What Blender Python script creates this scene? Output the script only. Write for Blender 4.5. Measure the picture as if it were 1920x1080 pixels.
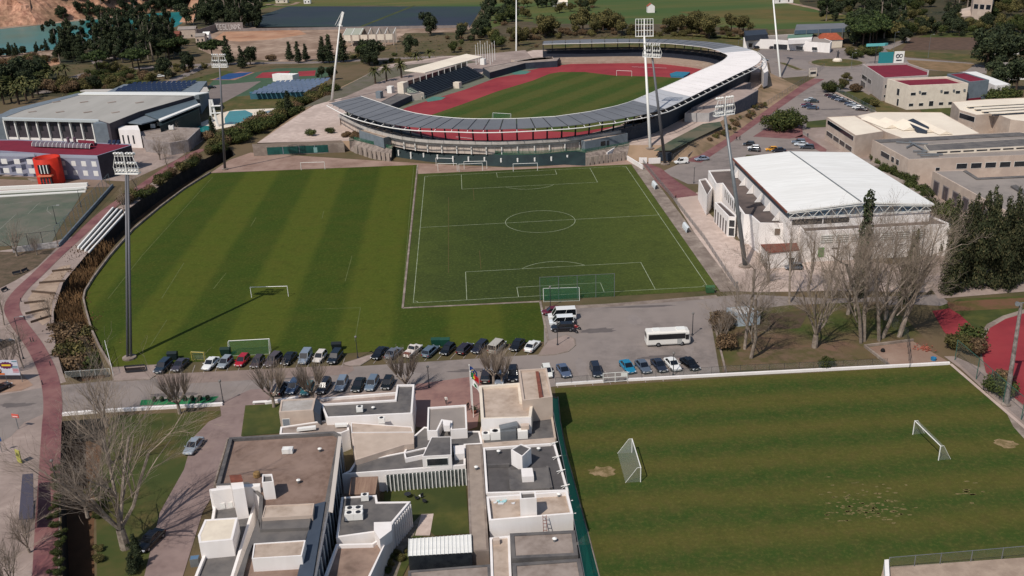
import bpy, bmesh, math, random
from mathutils import Vector, Matrix
from mathutils.geometry import delaunay_2d_cdt
R = math.radians
sc = bpy.context.scene
for o in list(bpy.data.objects): bpy.data.objects.remove(o)
# ---------------------------------------------------------------- camera
CF, CP, CR, CH = 1759.452, 0.387192, 0.0375744, 77.1235
cam_d = bpy.data.cameras.new('camera')
cam = bpy.data.objects.new('camera', cam_d)
sc.collection.objects.link(cam)
_r, _u, _f = Vector((1, 0, 0)), Vector((0, math.sin(CP), math.cos(CP))), Vector((0, math.cos(CP), -math.sin(CP)))
_c, _s = math.cos(CR), math.sin(CR)
_r2, _u2 = _c*_r - _s*_u, _s*_r + _c*_u
cam.matrix_world = Matrix(((_r2.x, _u2.x, -_f.x, 0), (_r2.y, _u2.y, -_f.y, 0), (_r2.z, _u2.z, -_f.z, CH), (0, 0, 0, 1)))
cam_d.sensor_width = 36; cam_d.lens = CF/1920*36
cam_d.clip_start = 1; cam_d.clip_end = 8000
sc.camera = cam
# ---------------------------------------------------------------- sky, sun, exposure
SUN_AZ, SUN_EL = R(218), R(52)          # direction the light comes from, clockwise from +Y
w = bpy.data.worlds.new('World'); sc.world = w; w.use_nodes = True
wn = w.node_tree; bg = wn.nodes['Background']
sky = wn.nodes.new('ShaderNodeTexSky'); sky.sky_type = 'NISHITA'; sky.sun_disc = False
sky.sun_elevation = SUN_EL; sky.sun_rotation = SUN_AZ
wn.links.new(sky.outputs[0], bg.inputs[0]); bg.inputs[1].default_value = 0.075
sl = bpy.data.lights.new('sun', 'SUN'); sl.energy = 3.1; sl.angle = R(0.5); sl.color = (1, .93, .85)
so = bpy.data.objects.new('sun', sl); sc.collection.objects.link(so)
_d = Vector((math.sin(SUN_AZ)*math.cos(SUN_EL), math.cos(SUN_AZ)*math.cos(SUN_EL), math.sin(SUN_EL)))
so.rotation_euler = _d.to_track_quat('Z', 'Y').to_euler(); so.location = (0, 0, 300)
vs = sc.view_settings; sc.display_settings.display_device = 'sRGB'
vs.view_transform = 'Standard'; vs.look = 'None'; vs.exposure = 0.2; vs.gamma = 1
sc.cycles.max_bounces = 5; sc.cycles.transparent_max_bounces = 16
# ---------------------------------------------------------------- helpers
rnd = random.Random(7)
C = sc.collection
def at(px, py, z=0.0):
    """point of the survey photograph -> the place it shows, on the level z"""
    xr, yr = px-960, 540-py
    x = _c*xr + _s*yr; y = -_s*xr + _c*yr
    dz = -CF*math.sin(CP) + y*math.cos(CP); t = (z-CH)/dz
    return Vector((x*t, (CF*math.cos(CP) + y*math.sin(CP))*t, z))
def A(pts, z=0.0): return [at(p[0], p[1], z) for p in pts]
def lin(c):
    q = [((v/255)/12.92 if v/255 <= .04045 else ((v/255+.055)/1.055)**2.4) for v in c]; m = max(0, min(1, (max(q)-.35)/.4)); k = .86+.14*m
    return tuple(v*k for v in q)
def lerp(a, b, t): return a+(b-a)*t
MATS = {}
def mat(name, c, c2=None, scale=1.0, rough=.85, metal=0, c3=None, scale3=.08, spec=.3, coord='Object', w2=.5, w3=.5, objcol=False, stretch=None, bump=0):
    if name in MATS: return MATS[name]
    m = bpy.data.materials.new(name); m.use_nodes = True; nt = m.node_tree; N, L = nt.nodes, nt.links
    b = N['Principled BSDF']; b.inputs['Roughness'].default_value = rough; b.inputs['Metallic'].default_value = metal
    b.inputs['Specular IOR Level'].default_value = spec
    c = lin(c)+(1,); b.inputs['Base Color'].default_value = c
    col = None
    if objcol:
        oi = N.new('ShaderNodeObjectInfo'); col = oi.outputs['Color']
    if c2 or c3 or bump:
        tc = N.new('ShaderNodeTexCoord'); mp = N.new('ShaderNodeMapping'); L.new(tc.outputs[coord], mp.inputs[0])
        if stretch: mp.inputs['Scale'].default_value = stretch
    def layer(col, c2, scale, wgt, detail=5):
        n = N.new('ShaderNodeTexNoise'); n.inputs['Scale'].default_value = scale; n.inputs['Detail'].default_value = detail
        n.inputs['Roughness'].default_value = .65
        L.new(mp.outputs[0], n.inputs[0])
        r = N.new('ShaderNodeMapRange'); r.inputs[1].default_value = .38; r.inputs[2].default_value = .62
        r.inputs[3].default_value = 0; r.inputs[4].default_value = wgt*2 if wgt < .5 else 1; L.new(n.outputs[0], r.inputs[0])
        mx = N.new('ShaderNodeMix'); mx.data_type = 'RGBA'; L.new(r.outputs[0], mx.inputs[0])
        if col is not None: L.new(col, mx.inputs[6])
        else: mx.inputs[6].default_value = c
        mx.inputs[7].default_value = lin(c2)+(1,)
        return mx.outputs[2], n
    n = None
    if c2: col, n = layer(col, c2, scale, w2)
    if c3: col, _n = layer(col, c3, scale3, w3, 3)
    if col is not None: L.new(col, b.inputs['Base Color'])
    if bump:
        if n is None: n = N.new('ShaderNodeTexNoise'); n.inputs['Scale'].default_value = scale; L.new(mp.outputs[0], n.inputs[0])
        bp = N.new('ShaderNodeBump'); bp.inputs['Strength'].default_value = bump; bp.inputs['Distance'].default_value = .2
        L.new(n.outputs[0], bp.inputs['Height']); L.new(bp.outputs[0], b.inputs['Normal'])
    MATS[name] = m; return m
def net_mat(name, c, alpha, rough=.7, grid=0):
    """thin mesh or net: mostly open, part fibre"""
    if name in MATS: return MATS[name]
    m = mat(name, c, rough=rough); N, L = m.node_tree.nodes, m.node_tree.links
    b = N['Principled BSDF']; b.inputs['Alpha'].default_value = alpha
    return m
def stripe_mat(name, dk, lt, blotch, period, ang, off, nz=.12, bl_scale=.12, fine=1.5, worn=None, w_bl=.35, dkk=None, wobble=1.0):
    """mown turf: bands across direction ang, broken up by noise"""
    m = mat(name, dk); N, L = m.node_tree.nodes, m.node_tree.links; b = N['Principled BSDF']; b.inputs['Roughness'].default_value = .95
    b.inputs['Specular IOR Level'].default_value = .04
    tc = N.new('ShaderNodeTexCoord'); sp = N.new('ShaderNodeVectorMath'); sp.operation = 'DOT_PRODUCT'
    sp.inputs[1].default_value = (math.cos(ang), math.sin(ang), 0); L.new(tc.outputs['Object'], sp.inputs[0])
    n1 = N.new('ShaderNodeTexNoise'); n1.inputs['Scale'].default_value = .07; n1.inputs['Detail'].default_value = 4; L.new(tc.outputs['Object'], n1.inputs[0])
    a1 = N.new('ShaderNodeMath'); a1.operation = 'MULTIPLY_ADD'; L.new(n1.outputs[0], a1.inputs[0]); a1.inputs[1].default_value = wobble; L.new(sp.outputs['Value'], a1.inputs[2])
    a2 = N.new('ShaderNodeMath'); a2.operation = 'ADD'; L.new(a1.outputs[0], a2.inputs[0]); a2.inputs[1].default_value = off-wobble/2
    pp = N.new('ShaderNodeMath'); pp.operation = 'PINGPONG'; L.new(a2.outputs[0], pp.inputs[0]); pp.inputs[1].default_value = period
    mr = N.new('ShaderNodeMapRange'); mr.interpolation_type = 'SMOOTHSTEP'; L.new(pp.outputs[0], mr.inputs[0])
    mr.inputs[1].default_value = period*(.5-nz); mr.inputs[2].default_value = period*(.5+nz)
    mx = N.new('ShaderNodeMix'); mx.data_type = 'RGBA'; L.new(mr.outputs[0], mx.inputs[0]); mx.inputs[6].default_value = lin(dk)+(1,); mx.inputs[7].default_value = lin(lt)+(1,)
    col = mx.outputs[2]
    for (cc, s, lo, hi, wt, det) in ((blotch, bl_scale, .42, .66, w_bl, 6), (dkk or dk, fine, .4, .7, .45, 8), (tuple(min(255, v*1.22+6) for v in lt), 1.7, .5, .72, .5, 9), (tuple(v*.72 for v in dk), .33, .52, .74, .4, 9)) + (((worn, .11, .66, .74, .8, 9),) if worn else ()):
        n = N.new('ShaderNodeTexNoise'); n.inputs['Scale'].default_value = s; n.inputs['Detail'].default_value = det; n.inputs['Roughness'].default_value = .7
        L.new(tc.outputs['Object'], n.inputs[0])
        r = N.new('ShaderNodeMapRange'); r.inputs[1].default_value = lo; r.inputs[2].default_value = hi; r.inputs[4].default_value = wt; L.new(n.outputs[0], r.inputs[0])
        m2 = N.new('ShaderNodeMix'); m2.data_type = 'RGBA'; L.new(r.outputs[0], m2.inputs[0]); L.new(col, m2.inputs[6]); m2.inputs[7].default_value = lin(cc)+(1,)
        col = m2.outputs[2]
    L.new(col, b.inputs['Base Color']); return m
class MB:
    def __init__(s): s.v = []; s.f = []; s.m = []; s.mi = 0
    def add(s, vs, fs):
        b = len(s.v); s.v += [Vector(v) for v in vs]
        for f in fs: s.f.append([b+i for i in f]); s.m.append(s.mi)
        return s
    def poly(s, pts): return s.add(pts, [list(range(len(pts)))])
    def prism(s, pts, z0, z1, top=True, bottom=False):
        n = len(pts); lo = [Vector((p[0], p[1], z0)) for p in pts]; hi = [Vector((p[0], p[1], z1)) for p in pts]
        fs = [[i, (i+1) % n, n+(i+1) % n, n+i] for i in range(n)]
        if top: fs.append([n+i for i in range(n)])
        if bottom: fs.append(list(range(n))[::-1])
        return s.add(lo+hi, fs)
    def box(s, x0, y0, z0, x1, y1, z1): return s.prism([(x0, y0), (x1, y0), (x1, y1), (x0, y1)], z0, z1, True, True)
    def obox(s, c, d, l, wd, z0, z1):
        d = Vector((d[0], d[1])).normalized(); n = Vector((-d.y, d.x)); c = Vector((c[0], c[1]))
        return s.prism([c-d*l/2-n*wd/2, c+d*l/2-n*wd/2, c+d*l/2+n*wd/2, c-d*l/2+n*wd/2], z0, z1, True, True)
    def strip(s, a, b, wd, z0, z1):
        a, b = Vector((a[0], a[1])), Vector((b[0], b[1])); d = b-a
        return s.obox((a+b)/2, d, d.length, wd, z0, z1)
    def wall(s, a, b, z0, z1): return s.poly([(a[0], a[1], z0), (b[0], b[1], z0), (b[0], b[1], z1), (a[0], a[1], z1)])
    def tube(s, a, b, r0, r1=None, n=6, cap=True):
        a, b = Vector(a), Vector(b); r1 = r0 if r1 is None else r1; d = (b-a)
        if d.length < 1e-6: return s
        d.normalize(); u = d.orthogonal().normalized(); v = d.cross(u)
        A_ = [a+(u*math.cos(t)+v*math.sin(t))*r0 for t in [2*math.pi*i/n for i in range(n)]]
        B_ = [b+(u*math.cos(t)+v*math.sin(t))*r1 for t in [2*math.pi*i/n for i in range(n)]]
        fs = [[i, (i+1) % n, n+(i+1) % n, n+i] for i in range(n)]
        if cap: fs += [list(range(n))[::-1], [n+i for i in range(n)]]
        return s.add(A_+B_, fs)
    def pipe(s, pts, r, n=6):
        for a, b in zip(pts, pts[1:]): s.tube(a, b, r, r, n)
        return s
    def lathe(s, c, prof, n=12):
        c = Vector(c); b = len(s.v)
        for r, z in prof:
            for i in range(n): s.v.append(c+Vector((r*math.cos(2*math.pi*i/n), r*math.sin(2*math.pi*i/n), z)))
        for k in range(len(prof)-1):
            for i in range(n): s.f.append([b+k*n+i, b+k*n+(i+1) % n, b+(k+1)*n+(i+1) % n, b+(k+1)*n+i]); s.m.append(s.mi)
        s.f.append([b+(len(prof)-1)*n+i for i in range(n)]); s.m.append(s.mi)
        return s
    def build(s, name, m, parent=None, smooth=False):
        me = bpy.data.meshes.new(name)
        off = Vector((0, 0, 0)); p = parent
        while p is not None: off += p.location; p = p.parent
        me.from_pydata([tuple(v-off) for v in s.v], [], s.f)
        for mm in (m if isinstance(m, (list, tuple)) else [m]): me.materials.append(mm)
        if isinstance(m, (list, tuple)): me.polygons.foreach_set('material_index', s.m)
        if smooth: me.polygons.foreach_set('use_smooth', [True]*len(me.polygons))
        me.validate(); me.update()
        o = bpy.data.objects.new(name, me); C.objects.link(o)
        if parent is not None: o.parent = parent
        return o
def tag(o, label, cat, group=None, kind=None):
    if label: o['label'] = label
    if cat: o['category'] = cat
    if group: o['group'] = group
    if kind: o['kind'] = kind
    return o
def thing(name, label, cat, loc=(0, 0, 0), group=None):
    o = bpy.data.objects.new(name, None); C.objects.link(o); o.location = loc; o.empty_display_size = .3
    return tag(o, label, cat, group)
KIDS = {}
def kids(o):
    if o.name not in KIDS: KIDS[o.name] = list(o.children)
    return KIDS[o.name]
def dup(root, loc, rz=0, label=None, group=None, s=1, sz=None):
    r = root.copy(); C.objects.link(r); r.location = loc; r.rotation_euler = (0, 0, rz); r.scale = (s, s, s if sz is None else sz)
    r.hide_render = False
    if label: r['label'] = label
    if group: r['group'] = group
    for ch in kids(root):
        c = ch.copy(); C.objects.link(c); c.parent = r
        for g in kids(ch):
            d = g.copy(); C.objects.link(d); d.parent = c
    return r
class Proto:
    """first placement moves the source itself, the next ones are copies"""
    def __init__(s, root): s.root = root; s.used = False; [kids(k) for k in kids(root)]
    def place(s, loc, rz=0, label=None, group=None, k=1, kz=None):
        if not s.used:
            s.used = True; s.snap = None
            s.first = s.root
            s.root.location = loc; s.root.rotation_euler = (0, 0, rz); s.root.scale = (k, k, k if kz is None else kz)
            if label: s.root['label'] = label
            if group: s.root['group'] = group
            return s.root
        return dup(s.root, loc, rz, label, group, k, kz)
LV = [0]
def sheet(name, pts, z, m, kind='structure', label=None, cat=None, px=True):
    pts = A(pts, z) if px else [Vector((p[0], p[1], z)) for p in pts]
    o = MB().poly(pts).build(name, m)
    me = o.data
    if me.polygons and me.polygons[0].normal.z < 0: me.flip_normals()
    o['kind'] = kind
    return o
def lines(name, segs, z, wd, m, parent=None):
    b = MB()
    for a, c in segs:
        a, c = Vector((a[0], a[1], z)), Vector((c[0], c[1], z)); d = (c-a).normalized(); n = Vector((-d.y, d.x, 0))*wd/2
        b.poly([a-n, c-n, c+n, a+n])
    return b.build(name, m, parent)
def offs(pts, d):
    """polygon pulled in by d (2-D)"""
    n = len(pts); ar = sum(pts[i][0]*pts[(i+1) % n][1]-pts[(i+1) % n][0]*pts[i][1] for i in range(n)); sg = 1 if ar > 0 else -1
    out = []
    for i in range(n):
        p0, p1, p2 = (Vector((pts[j % n][0], pts[j % n][1])) for j in (i-1, i, i+1))
        d1, d2 = (p1-p0).normalized(), (p2-p1).normalized()
        n1, n2 = Vector((-d1.y, d1.x))*sg, Vector((-d2.y, d2.x))*sg
        k = 1+n1.dot(n2); k = max(k, .35)
        out.append(p1+(n1+n2)*(d/k))
    return out
# ---------------------------------------------------------------- materials
asphalt = mat('asphalt', (148, 137, 131), (126, 117, 112), .3, .9, c3=(148, 137, 130), scale3=.05, bump=.1)
asphalt2 = mat('worn_asphalt', (128, 120, 117), (140, 128, 122), .2, .9)
pave = mat('paving', (176, 158, 148), (160, 143, 134), .8, .9, c3=(150, 133, 124), scale3=.09)
pave_l = mat('pale_paving', (208, 189, 177), (188, 168, 156), .6, .9, c3=(180, 161, 150), scale3=.07)
brick = mat('brick_paving', (148, 112, 104), (130, 98, 94), 1.2, .9, c3=(160, 126, 116), scale3=.1)
redpath = mat('red_paving', (130, 84, 84), (112, 72, 76), 1.0, .9, c3=(142, 102, 98), scale3=.15)
earth = mat('dry_earth', (100, 86, 60), (74, 74, 42), .11, .95, c3=(120, 100, 78), scale3=.02, w3=.3)
earth_o = mat('orange_earth', (176, 128, 96), (150, 108, 84), .09, .95, c3=(190, 150, 122), scale3=.03)
sand = mat('pale_earth', (186, 162, 142), (160, 136, 118), .14, .95, c3=(138, 114, 96), scale3=.04)
dirt = mat('bare_dirt', (150, 122, 106), (130, 104, 90), .4, .95, c3=(164, 140, 124), scale3=.1)
green = mat('meadow', (90, 95, 44), (108, 98, 54), .025, .95, c3=(68, 90, 40), scale3=.012, stretch=(.4, 1.6, 1))
lawn = mat('lawn', (72, 80, 34), (94, 92, 46), .35, .95, c3=(60, 70, 32), scale3=.12)
lawn_b = mat('dry_lawn', (92, 86, 44), (112, 94, 60), .3, .95, c3=(72, 78, 36), scale3=.1)
darkfield = mat('covered_field', (52, 58, 72), (44, 54, 66), .03, .8, c3=(48, 66, 62), scale3=.008)
white = mat('white_wall', (240, 235, 231), (222, 213, 206), .8, .85, c3=(210, 202, 195), scale3=.25, w3=.12, w2=.14, stretch=(1, 1, .22))
white_m = mat('white_metal', (228, 228, 222), rough=.45)
cream = mat('cream_wall', (206, 188, 172), (196, 177, 161), .5, .9, c3=(188, 170, 156), scale3=.12)
cream_l = mat('pale_cream_wall', (226, 214, 196), (216, 203, 186), .5, .9)
concrete = mat('concrete', (168, 154, 142), (146, 132, 120), .8, .9, c3=(128, 114, 104), scale3=.25)
conc_st = mat('streaked_concrete', (160, 146, 136), (112, 100, 94), .6, .9, stretch=(1, 1, .12), w2=.5)
gray_roof = mat('dark_grey_roof', (104, 101, 100), (88, 85, 85), .9, .85, c3=(118, 113, 109), scale3=.25)
gray_roof2 = mat('grey_gravel_roof', (150, 141, 134), (138, 130, 124), .6, .9, c3=(160, 150, 142), scale3=.09)
brown_roof = mat('brown_gravel_roof', (140, 117, 104), (122, 100, 88), 1.4, .9, c3=(152, 129, 116), scale3=.2)
beige_roof = mat('beige_roof', (184, 165, 148), (166, 147, 131), .8, .9, c3=(196, 178, 162), scale3=.3)
taupe_roof = mat('taupe_roof', (156, 142, 132), (136, 122, 112), .9, .9, c3=(166, 152, 142), scale3=.3)
white_roof = mat('white_sheet_roof', (240, 239, 234), (226, 225, 219), 1.2, .6, c3=(226, 224, 218), scale3=.2, w3=.4, stretch=(.12, 1, 1))
cream_roof = mat('cream_sheet_roof', (236, 224, 204), (226, 213, 194), .1, .7)
stad_roof = mat('grey_sheet_roof', (116, 118, 122), (108, 110, 114), .12, .6, c3=(122, 124, 128), scale3=.05, spec=.25)
slate = mat('slate_cladding', (58, 66, 78), (48, 56, 68), .4, .7)
bluegray = mat('blue_grey_panel', (126, 136, 144), (114, 124, 132), .5, .7)
red_roof = mat('dark_red_roof', (132, 36, 54), (120, 32, 50), .3, .8)
red_tile = mat('terracotta_tiles', (176, 92, 64), (150, 76, 54), .9, .85)
rust_tile = mat('old_tiles', (140, 82, 66), (116, 70, 58), 1.2, .85)
track_m = mat('track_surface', (150, 50, 58), (134, 44, 52), .3, .9, c3=(160, 62, 66), scale3=.04)
glass = mat('dark_glass', (30, 36, 44), rough=.12, spec=.8)
glass_m = mat('window_glass', (52, 56, 60), (36, 40, 46), .8, .2, spec=.7)
blind = mat('white_blind', (222, 220, 216), rough=.6)
metal_d = mat('dark_metal', (62, 64, 70), rough=.5, metal=.3)
galv = mat('galvanised_steel', (136, 140, 142), (122, 126, 130), .6, .45, metal=.3)
whitep = mat('white_paint', (232, 230, 224), rough=.6)
linep = mat('line_paint', (176, 182, 156), (140, 150, 118), .5, .9)
linef = mat('faded_line_paint', (104, 112, 62), (84, 92, 44), .4, .9)
green_rail = mat('green_rail', (46, 92, 72), rough=.6)
green_panel = mat('green_panel', (34, 74, 70), (26, 58, 58), .3, .5)
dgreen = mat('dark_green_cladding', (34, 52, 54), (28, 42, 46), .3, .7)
teal = mat('teal_panel', (52, 140, 146), rough=.5)
orange = mat('orange_wall', (204, 46, 22), (188, 40, 20), .6, .7)
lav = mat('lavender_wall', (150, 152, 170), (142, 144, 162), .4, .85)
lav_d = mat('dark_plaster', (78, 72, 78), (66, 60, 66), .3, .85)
tyre_m = mat('tyre', (22, 22, 23), rough=.8)
rim_m = mat('rim', (150, 152, 156), rough=.35, metal=.7)
car_glass = mat('car_glass', (20, 24, 30), rough=.08, spec=.9)
lamp_w = mat('headlight_lens', (220, 224, 228), rough=.15, spec=.8)
lamp_r = mat('tail_light_lens', (150, 20, 20), rough=.25, spec=.6)
plate_m = mat('number_plate', (220, 220, 210), rough=.5)
paint = mat('car_paint', (128, 128, 128), objcol=True, rough=.22, spec=.7)
try: paint.node_tree.nodes['Principled BSDF'].inputs['Base Color'].links
except Exception: pass
_n = paint.node_tree; _n.links.new([x for x in _n.nodes if x.type == 'OBJECT_INFO'][0].outputs['Color'], _n.nodes['Principled BSDF'].inputs['Base Color'])
net_w = net_mat('white_net', (200, 205, 200), .16)
net_g = net_mat('green_net', (30, 100, 74), .3)
net_g2 = net_mat('thin_green_net', (34, 108, 80), .25)
mesh_f = net_mat('wire_mesh', (120, 128, 124), .17)
water_m = mat('lake_water', (34, 124, 128), (48, 146, 146), .01, .3, c3=(70, 112, 98), scale3=.006, spec=.2)
pool_m = mat('pool_water', (26, 124, 124), (34, 138, 136), .1, .12, spec=.5)
solar = mat('solar_cells', (30, 40, 68), (24, 34, 58), .3, .25, spec=.6)
blue_seat = mat('blue_court', (42, 80, 132), (36, 70, 118), .2, .8)
skin = mat('skin', (176, 128, 104), rough=.7)
bark_g = mat('grey_bark', (166, 152, 138), (124, 110, 98), 1.5, .95)
bark_d = mat('brown_bark', (94, 78, 66), (70, 58, 50), 2, .95)
twig_m = mat('winter_twigs', (164, 149, 134), (130, 115, 101), .5, .95)
def leaf_mat(name, a, b2, c3):
    m = mat(name, a); N, L = m.node_tree.nodes, m.node_tree.links; b = N['Principled BSDF']; b.inputs['Roughness'].default_value = .8; b.inputs['Specular IOR Level'].default_value = .15
    g = N.new('ShaderNodeNewGeometry'); r = N.new('ShaderNodeValToRGB'); e = r.color_ramp.elements
    e[0].position = 0; e[0].color = lin(b2)+(1,); e[1].position = 1; e[1].color = lin(c3)+(1,)
    k = e.new(.55); k.color = lin(a)+(1,)
    L.new(g.outputs['Random Per Island'], r.inputs[0])
    oi = N.new('ShaderNodeObjectInfo'); mr = N.new('ShaderNodeMapRange'); mr.inputs[3].default_value = 1.0; mr.inputs[4].default_value = 1.7; L.new(oi.outputs['Random'], mr.inputs[0])
    mm = N.new('ShaderNodeVectorMath'); mm.operation = 'SCALE'; L.new(r.outputs[0], mm.inputs[0]); L.new(mr.outputs[0], mm.inputs['Scale'])
    L.new(mm.outputs[0], b.inputs['Base Color']); return m
lf_pine = leaf_mat('pine_needles', (54, 66, 36), (36, 48, 28), (74, 84, 46))
lf_dark = leaf_mat('dark_foliage', (48, 56, 38), (32, 40, 28), (70, 76, 50))
lf_green = leaf_mat('green_foliage', (60, 68, 34), (40, 50, 28), (82, 84, 46))
lf_olive = leaf_mat('olive_foliage', (82, 78, 46), (58, 58, 36), (112, 102, 62))
lf_brown = leaf_mat('russet_foliage', (94, 76, 56), (68, 56, 44), (122, 100, 74))
lf_reed = leaf_mat('dry_reeds', (100, 76, 52), (68, 54, 38), (124, 96, 66))
lf_palm = leaf_mat('palm_fronds', (76, 78, 46), (50, 56, 34), (104, 98, 60))
# ---------------------------------------------------------------- ground with the stream channel cut out
def cdt_fill(outer, holes, z, extra=()):
    pts = []; edges = []; 
    for loop in [outer]+holes:
        b = len(pts); pts += [Vector((p[0], p[1])) for p in loop]; edges += [(b+i, b+(i+1) % len(loop)) for i in range(len(loop))]
    vs, es, fs, *_ = delaunay_2d_cdt(pts, edges, [], 0, 1e-4)
    def inside(p, loop):
        c = False; n = len(loop); j = n-1
        for i in range(n):
            xi, yi, xj, yj = loop[i][0], loop[i][1], loop[j][0], loop[j][1]
            if (yi > p.y) != (yj > p.y) and p.x < (xj-xi)*(p.y-yi)/(yj-yi)+xi: c = not c
            j = i
        return c
    keep = []
    for f in fs:
        c = sum((vs[i] for i in f), Vector((0, 0)))/len(f)
        if inside(c, outer) and not any(inside(c, h) for h in holes): keep.append(list(f))
    return [Vector((v.x, v.y, z)) for v in vs], keep
chN_l = [(208, 706), (150, 716), (118, 700), (112, 680), (104, 650), (100, 620), (101, 585), (106, 560), (118, 530), (140, 500), (168, 470), (200, 432), (232, 398), (262, 376), (300, 348), (340, 322), (380, 300), (430, 276)]
chN_r = [(442, 290), (400, 316), (388, 322), (345, 351), (300, 384), (255, 420), (215, 460), (180, 505), (158, 542), (152, 565), (158, 590), (170, 625), (184, 658), (196, 690), (206, 703)]
chS = [(114, 790), (205, 783), (190, 840), (178, 930), (176, 1000), (178, 1110), (118, 1110), (116, 1000), (112, 900)]
holeN = A(chN_l+chN_r); holeS = A(chS)
gv, gf = cdt_fill([(-2500, -300), (2500, -300), (2500, 3500), (-2500, 3500)], [holeN, holeS], 0)
gm = MB().add(gv, gf); g = gm.build('ground', earth)
for p in g.data.polygons:
    if p.normal.z < 0: p.flip()
g['kind'] = 'structure'
BED = -4.2
b = MB()
for h in (holeN, holeS):
    for i in range(len(h)): b.wall(h[i], h[(i+1) % len(h)], BED, 0)
chw = b.build('channel_wall', mat('stained_shaded_wall', (66, 62, 58), (46, 46, 42), .5, .95)); tag(chw, 'tall stained concrete retaining walls lining the stream channel beside the striped pitch', 'retaining wall')  # stained concrete, darkened further to carry the shade on the wall
b = MB()
for h in (holeN, holeS): b.poly([(p.x, p.y, BED) for p in h])
cb = b.build('stream_bed', mat('reedy_mud', (96, 70, 50), (60, 52, 36), .3, .95, c3=(116, 84, 60), scale3=.08)); cb['kind'] = 'structure'
for p in cb.data.polygons:
    if p.normal.z < 0: p.flip()
Z = .012
# ---- far land
wood_floor = mat('wood_floor', (58, 58, 38), (44, 50, 32), .1, .95, c3=(78, 70, 48), scale3=.03)
for q in ([(1560, 52), (1500, 4), (1480, -14), (2100, -60), (2100, 62), (1870, 60), (1760, 60), (1700, 72), (1640, 86), (1608, 88)], [(345, 48), (372, 20), (378, -20), (505, -20), (505, 8), (480, 18), (492, 52), (450, 58), (400, 52)], [(-60, 118), (110, 90), (215, 62), (330, 70), (340, 108), (200, 120), (90, 122)], [(-100, 150), (100, 140), (190, 150), (150, 182), (60, 180), (-100, 205)]): sheet('wood_floor', q, .5*Z, wood_floor)
sheet('meadow', [(960, -60), (1490, -60), (1500, 8), (1560, 22), (1610, 34), (1560, 50), (1400, 58), (1395, 75), (1200, 62), (1000, 66), (960, 60), (905, 52)], Z, green)
sheet('meadow', [(300, -120), (960, -120), (905, 14), (700, 10), (590, 12), (505, 14), (480, 20), (455, 22), (380, 0)], Z, green)
sheet('field_cover', [(590, 12), (905, 12), (880, 52), (478, 54), (492, 28), (540, 12)], 2*Z, darkfield)
lines('field_track', [(at(672, 52), at(778, 10))], 3*Z, 3, lawn)['kind'] = 'structure'
sheet('field_cover', [(935, 12), (985, 12), (978, 24), (930, 30)], 2*Z, darkfield)
sheet('meadow', [(1010, 88), (1200, 60), (1390, 72), (1395, 92), (1200, 100)], Z, lawn_b)
sheet('hedge_ground', [(900, 60), (960, 40), (1200, 44), (1440, 54), (1440, 66), (1200, 66), (1000, 76)], 1.5*Z, mat('scrub_soil', (96, 82, 62), (76, 70, 48), .08, .95))
sheet('crop_strip', [(1000, 34), (1200, 34), (1300, 40), (1200, 46), (1000, 44)], 2*Z, mat('fresh_green', (64, 86, 38), (78, 86, 42), .04, .95))
sheet('crop_strip', [(1270, 22), (1480, 16), (1600, 34), (1560, 40), (1320, 32)], 2*Z, mat('ochre_crop', (104, 92, 48), (86, 86, 40), .05, .95))
# bare building ground behind the trees
sheet('bare_yard', [(392, 58), (455, 50), (900, 50), (860, 60), (760, 62), (740, 82), (560, 118), (480, 112), (400, 104), (372, 92)], 2*Z, sand)
sheet('bare_yard', [(398, 74), (420, 60), (560, 56), (575, 64), (510, 74), (450, 78)], 3*Z, earth_o)
sheet('bare_yard', [(-40, 105), (60, 96), (110, 88), (120, 96), (90, 108), (20, 122), (-40, 128)], 2*Z, sand)
sheet('bare_yard', [(-40, 128), (40, 122), (110, 112), (112, 120), (20, 140), (-40, 148)], 2*Z, earth_o)
sheet('grass', [(140, 162), (210, 130), (245, 128), (300, 150), (210, 170), (120, 185)], 2*Z, lawn)
sheet('grass', [(330, 156), (420, 132), (438, 134), (420, 148), (380, 156)], 2*Z, lawn)
# roads
def road(name, pts, wd, z, m, px=True, z0=0):
    P = [at(*p, z0) for p in pts] if px else [Vector((p[0], p[1], 0)) for p in pts]
    # smooth
    Q = []
    for i in range(len(P)-1):
        p0, p1, p2, p3 = P[max(i-1, 0)], P[i], P[i+1], P[min(i+2, len(P)-1)]
        for k in range(6):
            t = k/6
            Q.append(.5*((2*p1)+(p2-p0)*t+(2*p0-5*p1+4*p2-p3)*t*t+(3*p1-p0-3*p2+p3)*t**3))
    Q.append(P[-1]); L_, R_ = [], []
    for i, p in enumerate(Q):
        d = (Q[min(i+1, len(Q)-1)]-Q[max(i-1, 0)]); d.z = 0; d.normalize(); n = Vector((-d.y, d.x, 0))*wd/2
        L_.append(p+n); R_.append(p-n)
    b = MB(); vs = [Vector((q.x, q.y, z)) for q in L_+R_]; n = len(Q)
    b.add(vs, [[i+1, i, n+i, n+i+1] for i in range(n-1)])
    o = b.build(name, m); o['kind'] = 'structure'
    for p in o.data.polygons:
        if p.normal.z < 0: p.flip()
    return o, L_, R_
def kerb(L_, z1=.12, wd=.3, z0=0):
    b = MB()
    for a, c in zip(L_, L_[1:]): b.strip(a, c, wd, z0, z1)
    return b
far_road = [(80, 175), (130, 150), (190, 132), (260, 128), (330, 124), (420, 120), (520, 118), (600, 117), (700, 112), (790, 108), (900, 106), (1000, 104), (1100, 98)]
o, L_, R_ = road('road', far_road, 7, 4*Z, asphalt2)
tag(kerb(L_, .15, .8).build('kerb', concrete), 'long pale kerb along the far side of the back road', 'kerb')
tag(kerb(R_, .15, .8).build('kerb', concrete), 'long pale kerb along the near side of the back road', 'kerb')
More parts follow.
